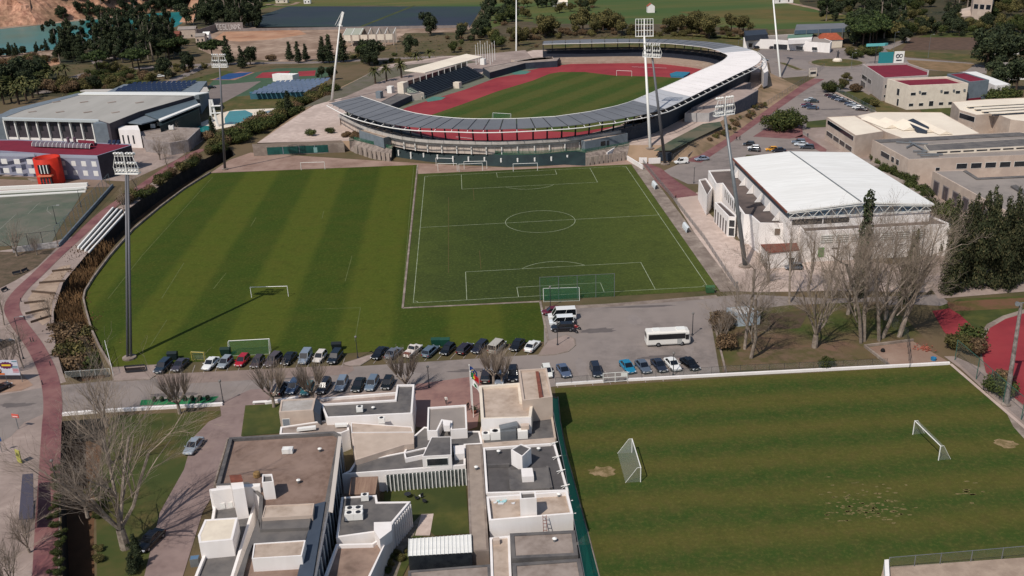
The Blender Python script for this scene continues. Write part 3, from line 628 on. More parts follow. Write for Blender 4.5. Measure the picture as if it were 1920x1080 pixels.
MB().poly([rp(0, .25, PZ), rp(0, 1.2, PZ), rp(0, .6, CZ), rp(0, .25, CZ)]).build('end_wall', concrete, st)
MB().poly([rp(NS-1, .25, PZ), rp(NS-1, 1.22, PZ), rp(NS-1, 1.2, PZ+1), rp(NS-1, .58, 8.3), rp(NS-1, .25, 8.3)]).build('end_wall', concrete, st)
# pit of the far end: tall pale curved pier
tag(MB().prism(A([(1430, 118), (1436, 122), (1440, 142), (1432, 146), (1426, 132)], 7), PZ, 9).build('curved_wall', white), 'pale curved end wall where the stand turns beside the roundabout road', 'wall')
# terrace retaining wall with piers and green railing
tw = thing('terrace_wall', 'tall terrace retaining wall with pale posts and green railing below the horseshoe stand', 'retaining wall', at(860, 308))
piers = MB(); dk = MB(); rail = MB(); railp = MB(); gp_ = MB()
for i in range(2, 12):
    a0, a1, t0, t1 = B_[i], B_[i+1], T_[i], T_[i+1]
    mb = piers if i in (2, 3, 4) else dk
    if i == 12: mb = piers
    mb.poly([a0, a1, t1, t0])
for i in (12,): piers.poly([B_[i], B_[i+1], T_[i+1]+Vector((0, -.3, 0)), T_[i]])
for i in range(2, 13):
    t0, t1 = T_[i], T_[i+1]; n_ = max(1, int((t1-t0).length/2.2))
    for k in range(n_): p = t0.lerp(t1, k/n_); railp.tube(p, p+Vector((0, 0, 1.1)), .05, .05, 4)
    for h in (.25, .5, .75, 1.1): rail.tube(t0+Vector((0, 0, h)), t1+Vector((0, 0, h)), .045, .045, 4)
    rail.poly([t0+Vector((0, -.1, -.5)), t1+Vector((0, -.1, -.5)), t1+Vector((0, -.1, .1)), t0+Vector((0, -.1, .1))]); gp_.poly([t0, t1, t1+Vector((0, 0, 1.05)), t0+Vector((0, 0, 1.05))])
piers.build('board_marked_wall', conc_st, tw); dk.build('recess_panel', dgreen, tw); rail.build('railing', green_rail, tw); gp_.build('railing_mesh', net_mat('green_mesh', (60, 120, 92), .45), tw); railp.build('railing_post', green_rail, tw)
for i, (x, y) in enumerate([(748, 295), (771, 299), (795, 301), (821, 304), (850, 307), (879, 308), (909, 309), (940, 311), (971, 311), (1003, 310), (1034, 308), (1064, 305)]):
    p = at(x, y-1); MB().tube(p, p+Vector((0, 0, 2.3)), .3, .3, 6).build('pier', whitep, tw)
for i, n_ in ((3, 4), (4, 4), (12, 9)):
    for k in range(n_):
        a, c = B_[i].lerp(B_[i+1], (k+.12)/n_), B_[i].lerp(B_[i+1], (k+.82)/n_); o_ = Vector((0, -.12, 0)); MB().strip(a+o_, c+o_, .4, 0, 2.75).build('buttress', mat('pier_concrete', (176, 162, 150), (140, 126, 116), .9, .9, stretch=(1, 1, .15)), tw)
# grey cabins on the terrace
def prism_house(name, label, cat, roofpx, z, z0, wall_m, roof_m, par=.35, inset=.3, group=None, cap_m=None):
    P = A(roofpx, z); ar = sum(P[i].x*P[(i+1) % len(P)].y-P[(i+1) % len(P)].x*P[i].y for i in range(len(P)))
    if ar < 0: P = P[::-1]
    c = sum(P, Vector((0, 0, 0)))/len(P); t = thing(name, label, cat, (c.x, c.y, z0), group)
    b = MB(); n = len(P); b.prism(P, z0, z, top=False)
    Q = offs(P, inset)
    if cap_m: b.mi = 1
    for i in range(n):
        j = (i+1) % n; b.poly([(P[i].x, P[i].y, z), (P[j].x, P[j].y, z), (Q[j].x, Q[j].y, z), (Q[i].x, Q[i].y, z)])
        b.poly([(Q[i].x, Q[i].y, z), (Q[j].x, Q[j].y, z), (Q[j].x, Q[j].y, z-par), (Q[i].x, Q[i].y, z-par)])
    b.build('wall', [wall_m, cap_m] if cap_m else wall_m, t)
    MB().poly([(q.x, q.y, z-par+.02) for q in Q]).build('roof', roof_m, t)
    return t, P
t, P = prism_house('cabin', 'grey cabin with a pale flat roof at the left end of the stand terrace', 'cabin', [(673, 244.5), (686, 241), (732, 255), (719, 259)], 6.4, PZ, bluegray, beige_roof, .1)
t, P = prism_house('cabin', 'grey cabin with a dark doorway at the right end of the stand terrace', 'cabin', [(1090, 263), (1172, 247), (1177, 250), (1097, 265.5)], 6.4, PZ, bluegray, beige_roof, .1)
a, c = at(1097, 265.5, 6.4), at(1177, 250, 6.4)
def on_wall(a, c, f0, f1, z0, z1, d=.06):
    """box standing d proud of the wall a-c (2-D), between fractions f0..f1; proud to the right of a->c"""
    a, c = Vector((a[0], a[1])), Vector((c[0], c[1])); e = (c-a); n = Vector((e.y, -e.x)).normalized()
    p, q = a+e*f0, a+e*f1
    return [p+n*d, q+n*d, q-n*.02, p-n*.02], z0, z1
def wbox(mb, a, c, f0, f1, z0, z1, d=.06):
    pp, z0, z1 = on_wall(a, c, f0, f1, z0, z1, d); mb.prism(pp, z0, z1, True, True); return mb
wbox(MB(), a, c, .5, .56, PZ, PZ+2.3, .04).build('door', metal_d, t)
wbox(MB(), a, c, .36, .47, PZ+.9, PZ+2.4, .04).build('window', glass_m, t)
# ---- main grandstand with cream canopy
ms = thing('covered_grandstand', 'small main grandstand with a cream sheet roof and dark seats beside the running track', 'grandstand', at(830, 180, PZ))
rf = [at(758, 132, 10.8), at(797, 136, 10.0), at(905, 106, 10.0), at(874, 101, 10.8)]
b = MB().add(rf+[p-Vector((0, 0, .3)) for p in rf], [[0, 1, 2, 3], [7, 6, 5, 4], [0, 4, 5, 1], [1, 5, 6, 2], [2, 6, 7, 3], [3, 7, 4, 0]]); b.build('roof', cream_roof, ms)
bl, br = at(799, 184, PZ), at(908, 145, PZ)            # front line of the seats
dr = (br-bl).normalized(); nb = Vector((-dr.y, dr.x, 0))
b = MB(); g2 = MB(); Lr = (br-bl).length
for r in range(10):
    y0, y1 = r*.9, (r+1)*.9; z0, z1 = PZ+.6+r*.42, PZ+.6+(r+1)*.42
    p, q = bl+nb*y0, br+nb*y0; b.poly([(p.x, p.y, z0 if r else PZ), (q.x, q.y, z0 if r else PZ), (q.x, q.y, z1), (p.x, p.y, z1)])
    p2, q2 = bl+nb*y1, br+nb*y1; b.poly([(p.x, p.y, z1), (q.x, q.y, z1), (q2.x, q2.y, z1), (p2.x, p2.y, z1)])
    k0 = bl+nb*y0-dr*3; k1 = bl+nb*y0; g2.prism([(k0.x, k0.y), (k1.x, k1.y), (k1+nb*.9).xy, (k0+nb*.9).xy], PZ, z1, True)
b.build('seating', mat('dark_seats', (46, 56, 66), (36, 44, 56), .8, .7), ms); g2.build('green_steps', mat('sage_steps', (120, 140, 122), (178, 178, 168), 2.5, .8), ms)
bk0, bk1 = bl+nb*9.2, br+nb*9.2
MB().wall(bk0, bk1, PZ, 9.6).build('back_wall', glass_m, ms)
b = MB()
for k in range(11):
    p = bk0.lerp(bk1, k/10)-nb*.3; MB().tube((p.x, p.y, PZ+4), (p.x, p.y, 10), .14, .14, 5).build('column', whitep, ms)
MB().wall(bl-dr*3, bl-dr*3+nb*9.2, PZ, PZ+1.4).build('end_wall', cream_l, ms)
b = MB(); fr0, fr1 = bl-nb*.6, br-nb*.6
for h in (.5, 1.0): b.tube(fr0+Vector((0, 0, h)), fr1+Vector((0, 0, h)), .05, .05, 4)
for k in range(30): p = fr0.lerp(fr1, k/29); b.tube(p, p+Vector((0, 0, 1)), .04, .04, 4)
b.build('front_rail', galv, ms)
e0 = bk0-dr*3; MB().obox((e0.x, e0.y), dr, 4, 3, PZ, 9.8).build('stair_tower', cream_l, ms)
# small buildings beside it
prism_house('flat_roofed_store', 'long low store with a black roof left of the small main grandstand', 'store building', [(704, 196), (760, 168), (784, 170), (778, 176), (728, 199)], PZ+2.4, PZ, slate, gray_roof, .1)
prism_house('flat_roofed_store', 'pale changing hut with a dark roof at the foot of the green steps', 'hut', [(758, 174), (782, 170), (795, 174), (770, 178)], PZ+2.6, PZ, cream_l, gray_roof, .1)
for k, (x, y, l) in enumerate([(712, 184, 'pale water tank nearest the grey horseshoe roof'), (733, 174, 'pale box with a dark side on the yard behind the store'), (906, 121, 'white box with a dark door beside the flagpoles')]):
    p = at(x, y, PZ); t = thing('plant_box', l, 'utility box', p); MB().obox(p.xy, dr, 2.2, 2.4, PZ, PZ+2.9).build('cabinet', whitep if k else bluegray, t); MB().obox(p.xy+dr.xy*1.13, dr, .06, 1.8, PZ+.2, PZ+2.5).build('door', metal_d, t)
prism_house('long_store', 'low dark long building running from the main grandstand to the far stand', 'store building', [(905, 127), (1010, 107), (1050, 108), (1045, 114), (985, 118), (918, 136)], PZ+3, PZ, slate, taupe_roof, .1)
prism_house('long_store', 'low pale kiosk with openings tucked against the far end of the stand', 'kiosk', [(958, 112), (1036, 106), (1038, 110), (970, 116)], PZ+3, PZ, cream, taupe_roof, .1)
p = at(858, 165, PZ); t = thing('media_booth', 'small rounded cream booth at the edge of the running track', 'booth', p); MB().obox(p.xy, dr, 2.4, 3, PZ, PZ+2.6).build('body', cream_l, t); MB().obox(p.xy+dr.xy*1.22, dr, .06, 2.2, PZ+.3, PZ+2.2).build('opening', metal_d, t)
p = at(1275, 142, PZ); t = thing('landing_mat', 'blue pole vault landing mat on the red running track', 'landing mat', p); MB().prism(A([(1256, 138), (1268, 134), (1294, 135), (1288, 140), (1282, 143), (1258, 142)], PZ+.8), PZ, PZ+.8).build('cushion', mat('blue_mat', (50, 122, 150), rough=.7), t)
# dressing room block on the embankment right of the stand
t, P = prism_house('graffiti_block', 'long concrete clubhouse with a pale flat roof beside the dark stand wall', 'clubhouse', [(1296, 202), (1330, 198), (1376, 193), (1396, 184), (1422, 169), (1400, 167), (1370, 168), (1408, 155), (1395, 154), (1350, 176)], PZ+4.2, 0.2, mat('scribbled_wall', (84, 88, 100), (120, 118, 122), 1.6, .9, stretch=(1, 1, .35)), mat('pinkish_roof', (176, 158, 148), (164, 146, 137), .3, .9), .12)
t, P = prism_house('porch', 'pale porch block at the near end of the concrete clubhouse', 'porch', [(1284, 212), (1298, 203), (1345, 190), (1348, 205), (1330, 212)], PZ+3.2, .2, mat('pale_grey_wall', (186, 182, 180), (174, 170, 168), .6, .85), mat('pinkish_roof', (176, 158, 148)), .1)
tag(MB().poly([at(1265, 296, .4), at(1330, 232, 2.6), at(1348, 236, 1.8), at(1290, 270, .8)]).build('green_tarpaulin', mat('green_sheet', (70, 88, 76), (52, 68, 58), .3, .9)), 'worn green ground sheeting on the slope beside the leaning grey mast', 'sheeting') if 0 else None
sheet('green_ramp', [(1225, 283), (1260, 262), (1318, 232), (1350, 228), (1354, 236), (1300, 262), (1262, 282)], PZ+.05, mat('green_slope', (84, 94, 78), (66, 80, 62), .3, .95, c3=(110, 104, 86), scale3=.1))
# white walls by the stand corner
for k, (a, c, h, l) in enumerate([((1138, 303), (1176, 278), 3, 'tall white angled wall at the right end of the streaked terrace wall'), ((1176, 300), (1205, 318), 1.4, 'low white wall curving down beside the artificial pitch corner'), ((1198, 306), (1213, 306), 1.8, 'short white wall left of the dark bin store'), ((1216, 307), (1238, 306), 1.8, 'short white wall touching the leaning grey mast')]):
    tag(MB().strip(at(*a), at(*c), .35, 0, h).build('garden_wall', white), l, 'wall')
# ---------------------------------------------------------------- floodlight masts
def mast(base, toppx, zt, r0, label, mcol, kind='rack', z0=0, wid=4.6, aim=(0, 1), head_col=None, twin=False):
    B = at(*base, z0); T = at(*toppx, zt); t = thing('floodlight_mast', label, 'floodlight', B)
    MB().lathe(B, [(r0*2.6, 0), (r0*2.6, .35), (r0*1.5, .45)], 10).build('footing', concrete, t)
    if twin:
        for s in (-.32, .32): MB().tube(B+Vector((s, 0, .3)), T+Vector((s*.6, 0, 0)), r0*.55, r0*.4, 8).build('pole', mcol, t, True)
    else: MB().tube(B+Vector((0, 0, .3)), T, r0, r0*.55, 10).build('pole', mcol, t, True)
    d = Vector((aim[0], aim[1], 0)).normalized(); s = Vector((d.y, -d.x, 0)); up = Vector((0, 0, 1)); up2 = (up*.94+d*.34).normalized()
    hc = head_col or whitep
    fr = MB(); W = wid
    if kind == 'panel':
        Hh = 5.6
        for k in range(7): x = s*(W*(k/6-.5)); fr.tube(T+x, T+x+up2*Hh, .09, .09, 4)
        for k in range(4): fr.tube(T-s*W/2+up2*Hh*k/3, T+s*W/2+up2*Hh*k/3, .1, .1, 4)
        fr.tube(T-up2*.6, T+up2*Hh, .24, .2, 6)
        fr.obox((T+d*.3).xy, s, W, 1.2, T.z-.1, T.z+.05)
        for sg_ in (-1, 1): fr.tube(T+s*sg_*W/2-d*1.6, T+s*sg_*W/2+up2*Hh, .08, .08, 4)
        fr.build('head_frame', hc, t)
        for r_ in range(3):
            for c_ in range(6):
                p = T+s*(W*((c_+.5)/6-.5))+up2*(Hh*(r_+.5)/3); MB().tube(p, p+d*.35-up*.15, .18, .34, 7).build('lamp', metal_d, t)
    else:
        Hh = 4.2
        fr.obox((T+d*.2).xy, s, W, .9, T.z-.08, T.z+.08)
        fr.tube(T, T+up*Hh*.95, .15, .12, 6)
        for sg_ in (-1, 1):
            fr.pipe([T+s*sg_*W/2, T+s*sg_*W*.54+up*1.3, T+s*sg_*W*.38+up*Hh*.8], .06, 4); fr.tube(T+s*sg_*W/2+d*.9, T+s*sg_*W*.54+up*1.3, .05, .05, 4)
            fr.tube(T+s*sg_*W/2, T+s*sg_*W/2+d*.9, .05, .05, 4)
        for h in (.5, .95, Hh*.8): fr.tube(T-s*W*.5*(1 if h < 2 else .76)+up*h, T+s*W*.5*(1 if h < 2 else .76)+up*h, .055, .055, 4)
        fr.tube(T-s*W/2+d*.9+up*.05, T+s*W/2+d*.9+up*.05, .05, .05, 4); fr.tube(T-s*W/2+d*.9+up*.95, T+s*W/2+d*.9+up*.95, .05, .05, 4)
        xs = [-.4, -.26, -.12, .12, .26, .4]
        for x in xs: fr.tube(T+s*W*x+up*.5, T+s*W*x+up*Hh*.93, .04, .04, 4)
        fr.build('head_frame', hc, t)
        for h in (Hh*.93, Hh*.5, .7):
            for x in xs:
                p = T+s*W*x+up*h; MB().tube(p-d*.1, p+d*.45-up*.2, .15, .33, 7).build('lamp', hc, t)
    return t
DG = mat('mast_grey', (112, 112, 116), rough=.5, metal=.2)
mast((243, 672), (238, 326), 33.5, .5, 'grey floodlight mast rising from the near left corner of the striped pitch', DG, twin=True, aim=(.18, 1))
mast((422, 318), (412, 126), 33.6, .42, 'grey floodlight mast behind the far left corner of the striped pitch', DG, aim=(.25, 1), wid=5.2)
mast((1397, 500), (1359, 216), 33.2, .55, 'thick grey floodlight mast between the white sports hall and the artificial pitch', galv, aim=(-.4, .9), wid=5)
mast((622, 190), (637, 48), 33.5, .5, 'white floodlight mast at the left end of the grey horseshoe roof', whitep, kind='panel', z0=3, aim=(.95, .3), wid=5)
mast((1219, 279), (1208, 68), 36.2, .55, 'white floodlight mast with a square lamp panel in front of the bright stand roof', whitep, kind='panel', z0=2.2, aim=(.1, 1), wid=5.6)
mast((1247, 308), (1223, 107), 33.8, .55, 'dark grey floodlight mast with tangled lamps beside the square panelled one', DG, aim=(-.5, -.8), wid=5.6)
mast((1463, 146), (1447, -30), 38.6, .5, 'white floodlight mast by the roundabout, its head out of sight', whitep, kind='panel', aim=(-.9, -.3))
mast((968, 105), (968, -25), 34, .45, 'slim white floodlight mast behind the far side of the stadium', whitep, kind='panel', aim=(0, -1))
# near right lattice-like grey mast cut by the frame
B = at(1886, 760); T = at(1915, 568, 15.5)
t = thing('floodlight_mast', 'blotchy concrete light mast beside the running track at the right edge', 'floodlight', B)
MB().lathe(B, [(.75, 0), (.75, .3), (.45, .4)], 10).build('footing', concrete, t)
MB().tube(B, T, .42, .26, 8).build('pole', mat('mottled_concrete', (146, 138, 132), (96, 88, 82), 1.2, .9), t)
for k in (-1, 1): MB().tube(T+Vector((k*.7, 0, 0)), T+Vector((k*.9, -.6, .1)), .3, .4, 8).build('lamp', galv, t)
MB().tube(T-Vector((1, 0, 0)), T+Vector((1, 0, 0)), .1, .1, 5).build('crossarm', galv, t)
# ---------------------------------------------------------------- goals
def goal(a, c, depth, label, h=2.44, col=None, r=.075, net=net_w, group=None, z=0, side=1, backtop=.5):
    """a, c = feet of the posts (2-D); net falls to side*depth behind"""
    a, c = Vector((a[0], a[1], z)), Vector((c[0], c[1], z)); d = (c-a).normalized(); n = Vector((-d.y, d.x, 0))*side; up = Vector((0, 0, h))
    t = thing('football_goal', label, 'goal', (a+c)/2, group); col = col or whitep
    MB().pipe([a, a+up, c+up, c], r, 6).build('goal_frame', col, t)
    if depth:
        b = MB().pipe([a, a+n*depth, c+n*depth, c], .04, 4)
        for p in (a, c): b.pipe([p+up, p+up+n*backtop, p+n*depth], .035, 4)
        b.build('net_support', col, t)
        q = MB(); u0, u1 = up, up+n*backtop
        q.poly([a+up, c+up, c+u1, a+u1]); q.poly([a+u1, c+u1, c+n*depth, a+n*depth])
        for p in (a, c): q.poly([p, p+up, p+u1, p+n*depth])
        q.build('net', net, t)
    return t
goal(at(1201, 904), at(1184.8, 849), 2.2, 'large goal with a white net on the near grass, the one on the left', side=1)
goal(at(1759.5, 863.5), at(1711.5, 815), 1.9, 'large goal with a white net on the near grass, the one on the right', side=-1)
goal(at(472, 558), at(541, 556), .0, 'netless goal on the striped pitch, in the shadow of the mast')
goal(at(432, 661), at(508, 657), 1.6, 'wide goal with a green net on the striped pitch, behind the parked cars', net=net_g, side=-1)
goal(at(361, 678), at(384.5, 679), .8, 'small yellow goal behind the parked cars', h=2.0, col=mat('yellow_paint', (190, 170, 84), rough=.6), side=1, backtop=.3)
goal(at(1019, 561), at(1086, 559), 1.4, 'goal in front of the green net screen on the artificial pitch', net=net_g, side=-1)
for k, (a, c, l) in enumerate([((565, 319), (609.5, 317.5), 'goal at the far left on the pink paving, alone'), ((821.5, 321), (857.5, 321), 'front left goal of the cluster behind the artificial pitch'), ((861, 322), (905, 320), 'middle goal of the cluster, closest to the artificial pitch'), ((818, 310), (850.5, 311), 'rear goal of the cluster, the leftmost against the terrace wall'), ((870.5, 317), (913, 316), 'rear goal of the cluster, overlapping the middle one'), ((962.5, 321.5), (1008, 320), 'goal on the far goal line of the artificial pitch')]):
    goal(at(*a), at(*c), .0, l, side=1, group='goals kept behind the artificial pitch')
goal(at(1156, 142.5, PZ), at(1184.5, 143.6, PZ), .0, 'white goal at the far end of the stadium pitch', z=PZ+.05)
goal(at(925, 224, PZ), at(958.5, 226, PZ), 1.2, 'green netted goal at the near end of the stadium pitch, half hidden by the roof', z=PZ+.05, net=net_g, side=-1)
# green ball-stop net behind the goal
def screen(pts, h, label, mt, postm, name='ball_net', step=5.0, z=0, cat='net', r=.06, toprail=True, base_z=0, group=None):
    P = [Vector((p[0], p[1], z)) for p in pts]; t = thing(name, label, cat, P[0], group)
    b = MB()
    for a, c in zip(P, P[1:]): b.poly([a+Vector((0, 0, base_z)), c+Vector((0, 0, base_z)), c+Vector((0, 0, h)), a+Vector((0, 0, h))])
    b.build('mesh_panel', mt, t)
    if toprail: MB().pipe([p+Vector((0, 0, h)) for p in P], r*.7, 4).build('top_rail', postm, t)
    me = None
    for a, c in zip(P, P[1:]):
        n = max(1, round((c-a).length/step))
        for k in range(n+(c is P[-1])):
            q = a.lerp(c, k/n); MB().tube(q, q+Vector((0, 0, h+.05)), r, r, 5).build('post', postm, t)
    return t
screen([at(1013, 563), at(1152, 556)], 5.2, 'tall green ball net on posts behind the near goal of the artificial pitch', net_g2, galv, step=4.0)
# green net along the near pitch
t = thing('safety_net', 'sloping teal safety net stretched between the near grass and the low white buildings', 'net', at(1060, 850))
nb_ = [at(*q) for q in ((1046, 745), (1050, 790), (1060, 845), (1071, 885), (1083, 930), (1095, 975), (1107, 1018), (1126, 1090))]; nt_ = [at(*q, 4.2) for q in ((1034, 745), (1040, 790), (1052, 845), (1060, 885), (1068, 930), (1076, 975), (1084, 1018), (1098, 1090))]
b = MB()
for k in range(7):
    m0, m1 = nb_[k].lerp(nt_[k], .5)+Vector((.25, 0, -.3)), nb_[k+1].lerp(nt_[k+1], .5)+Vector((.25, 0, -.3)); b.poly([nb_[k], nb_[k+1], m1, m0]); b.poly([m0, m1, nt_[k+1], nt_[k]])
b.build('netting', net_mat('teal_net', (24, 150, 124), .85), t); MB().pipe(nt_, .05, 5).build('top_cable', galv, t); MB().pipe([p+Vector((0, 0, .05)) for p in nb_], .12, 5).build('bottom_edge', concrete, t)
for p, q in zip(nb_, nt_): MB().tube(p, q, .05, .05, 5).build('post', galv, t)
# fences
tag(MB().strip(at(1042, 723), at(1130, 717), .4, 0, .45).strip(at(1177, 714), at(1780, 683), .4, 0, .45).build('low_wall', white), 'long low white wall between the car park and the near grass', 'wall')
screen([at(1042, 723.5), at(1130, 717.5)], 1.6, 'wire fence on the low white wall, left of the metal gate', mesh_f, metal_d, 'fence', 2.6, cat='fence', r=.03)
screen([at(1177, 714.5), at(1360, 701.5), at(1662, 688)], 1.6, 'wire fence on the low white wall, right of the metal gate', mesh_f, metal_d, 'fence', 2.6, cat='fence', r=.03)
t = thing('metal_gate', 'pale metal double gate between the parked cars and the near grass', 'gate', at(1153, 716))
a, c = at(1131, 718), at(1176, 715)
for k in (0, .5, 1): p = a.lerp(c, k); MB().tube(p, p+Vector((0, 0, 1.9)), .07, .07, 5).build('post', white_m, t)
b = MB()
for h in (.15, 1.0, 1.85): b.tube(a+Vector((0, 0, h)), c+Vector((0, 0, h)), .045, .045, 5)
b.build('gate_frame', white_m, t); MB().poly([a+Vector((0, .02, .15)), c+Vector((0, .02, .15)), c+Vector((0, .02, 1.85)), a+Vector((0, .02, 1.85))]).build('mesh_panel', mesh_f, t)
p, q = a.lerp(c, .74), a.lerp(c, .99); MB().poly([p+Vector((0, -.05, 1.1)), q+Vector((0, -.05, 1.1)), q+Vector((0, -.05, 1.75)), p+Vector((0, -.05, 1.75))]).build('notice_panel', white_m, t)
screen([at(1205, 306), at(1260, 372), at(1320, 450), at(1384, 548)], 1.3, 'mesh barrier along the right side of the artificial pitch', net_mat('barrier_mesh', (150, 146, 140), .45), galv, 'barrier', 3, cat='fence', r=.04)
screen([at(1790, 676), at(1830, 712), at(1880, 758), at(1990, 855)], 4.0, 'tall wire fence between the near grass and the running track', mesh_f, mat('green_post', (60, 104, 92), rough=.6), 'fence', 5, cat='fence', r=.07)
screen([at(1705, 690), at(1700, 640), at(1660, 600)], 2.4, 'wire fence behind the bare dirt square', mesh_f, metal_d, 'fence', 3, cat='fence', r=.04)
tag(MB().strip(at(1620, 651), at(1712, 640), .35, 0, .5).strip(at(1622, 652), at(1666, 686), .35, 0, .5).build('low_wall', concrete), 'low concrete wall enclosing the bare dirt square', 'wall')
tag(MB().strip(at(1335, 590), at(1362, 704), .35, 0, .3).build('kerb', concrete), 'pale kerb between the car park and the wooded lawn', 'kerb')
# fence and stand at the bottom right corner
ta = at(1661, 1080, 2.0)
tag(MB().prism([at(1655, 1076).xy, at(2000, 1052).xy, at(2010, 1130).xy, at(1640, 1130).xy], 0, 1.0).build('stepped_terrace', mat('warm_concrete', (178, 158, 140), (160, 140, 124), .5, .9)), 'concrete terrace rising at the bottom right corner of the near grass', 'terrace')
screen([at(1664, 1078), at(1760, 1070), at(1990, 1050)], 2.6, 'tall wire fence on the concrete terrace at the bottom right', mesh_f, galv, 'fence', 3.6, cat='fence', r=.06)
P = A([(1658, 1052), (1666, 1051), (1668, 1090), (1660, 1094)], 2.0); tag(MB().prism(P, 0, 2.2).build('gate_pillar', white), 'thick white pillar at the near end of the terrace fence', 'pillar')
# left side fences
screen([at(108, 457), at(135, 430), at(190, 372), at(208, 352)], 4.5, 'tall fence between the grey ball court and the red path', mesh_f, mat('rail_blue', (104, 118, 126), rough=.6), 'fence', 3.5, cat='fence', r=.06)
tag(MB().strip(at(112, 462), at(212, 350), .4, 0, .9).build('low_wall', mat('blue_grey_wall', (120, 130, 138), (108, 118, 126), .5, .8)), 'blue grey low wall between the ball court and the red path', 'wall')
screen([at(28, 466), at(108, 457)], 3.6, 'dark posted fence along the near side of the ball court', mesh_f, metal_d, 'fence', 4, cat='fence', r=.07)
tag(MB().strip(at(25, 474), at(108, 464), .4, 0, 1.5).build('mural_wall', mat('mural_paint', (196, 190, 186), (140, 134, 134), .8, .85)), 'pale scribbled wall below the ball court fence', 'wall')
screen([at(200, 655), at(213, 706)], 1.9, 'short white fence at the corner of the striped pitch', net_w, white_m, 'fence', 3, cat='fence', r=.05)
screen([at(124, 708), at(207, 702)], 1.2, 'white railing over the stream by the road', net_w, white_m, 'railing', 3, cat='railing', r=.04)
tag(MB().strip(at(118, 779), at(205, 772), .5, 0, .5).strip(at(205, 772), at(418, 760), .5, 0, .5).build('low_wall', white), 'low white wall between the road and the lawn with the bare tree', 'wall')
tag(MB().strip(at(498, 758), at(560, 748), .5, 0, .5).strip(at(600, 752), at(778, 738), .4, 0, .5).build('low_wall', white), 'low white wall behind the row of parked cars near the low buildings', 'wall')
tag(MB().obox(at(488, 757).xy, (1, .05), 2.4, .6, .3, .45).obox((at(488, 757).xy+Vector((-1, 0))), (1, 0), .25, .5, 0, .3).obox((at(488, 757).xy+Vector((1, 0))), (1, 0), .25, .5, 0, .3).build('park_bench', white), 'pale stone bench by the small square lawn', 'bench')
tag(MB().strip(at(1350, 247), at(1290, 296), .2, 0, 1.0).build('low_wall', concrete), 'low kerb wall between the slope and the red path', 'wall')
screen([at(1262, 302), at(1380, 236), at(1500, 160), at(1545, 128)], 2.2, 'long wire fence between the dry slope and the red path', mesh_f, galv, 'fence', 4, cat='fence', r=.05)
screen([at(1560, 170), at(1640, 214)], 2.4, 'green fence between the parked cars and the flat roofed school blocks', net_mat('sage_mesh', (80, 100, 90), .5), galv, 'fence', 4, cat='fence', r=.05)
tag(MB().strip(at(1567, 176), at(1642, 213), .5, 0, .8).build('low_wall', cream), 'long cream wall behind the diagonal row of parked cars', 'wall')
# bleachers
t = thing('concrete_bleachers', 'white topped concrete bleacher rows stepping down to the stream channel', 'bleachers', at(190, 430))
rows_ = [((212, 389), (146, 464)), ((220, 390.5), (152, 466)), ((228, 392), (159, 468)), ((236, 394), (166, 470))]
for k, (a, c) in enumerate(rows_): MB().strip(at(*a, .6), at(*c, .6), .42, .2 if k < 2 else 0, .75-.12*k).build('bench_row', whitep, t)
for k in range(3):
    a = at(*rows_[k][0]).lerp(at(*rows_[k+1][0]), .5); c = at(*rows_[k][1]).lerp(at(*rows_[k+1][1]), .5)
    MB().strip(a, c, 1.3, 0 if k < 2 else -3.4, .08).build('footing_strip', mat('gap_shadow_step', (58, 50, 46), (48, 42, 40), .5, .95), t)  # dark strips paint the shadow in the gaps between bench rows
t = thing('school_bleachers', 'three long white concrete benches between the blue building and the ball court', 'bleachers', at(80, 355))
for k in range(3): MB().strip(at(-60, 362+k*7-3), at(165-k*2, 349+k*5.5), .9, 0, 1.1-.35*k).build('bench_row', whitep, t)
# terrace dividers beside the red path
for k, (a, c) in enumerate([((46, 570), (84, 566)), ((48, 590), (92, 580)), ((60, 548), (104, 552)), ((74, 532), (122, 528)), ((98, 510), (134, 506)), ((58, 606), (96, 594))]):
    tag(MB().strip(at(*a), at(*c), .25, 0, .5).build('terrace_edge', mat('rusty_edge', (96, 80, 68), rough=.9)), ['dark terrace edging by the curve of the red path, lowest but one', 'dark terrace edging by the curve of the red path, third from below', 'dark terrace edging halfway along the tan paving', 'dark terrace edging, second from the top of the tan paving', 'dark terrace edging at the top of the tan paving', 'dark terrace edging at the bottom of the tan paving'][k], 'edging')
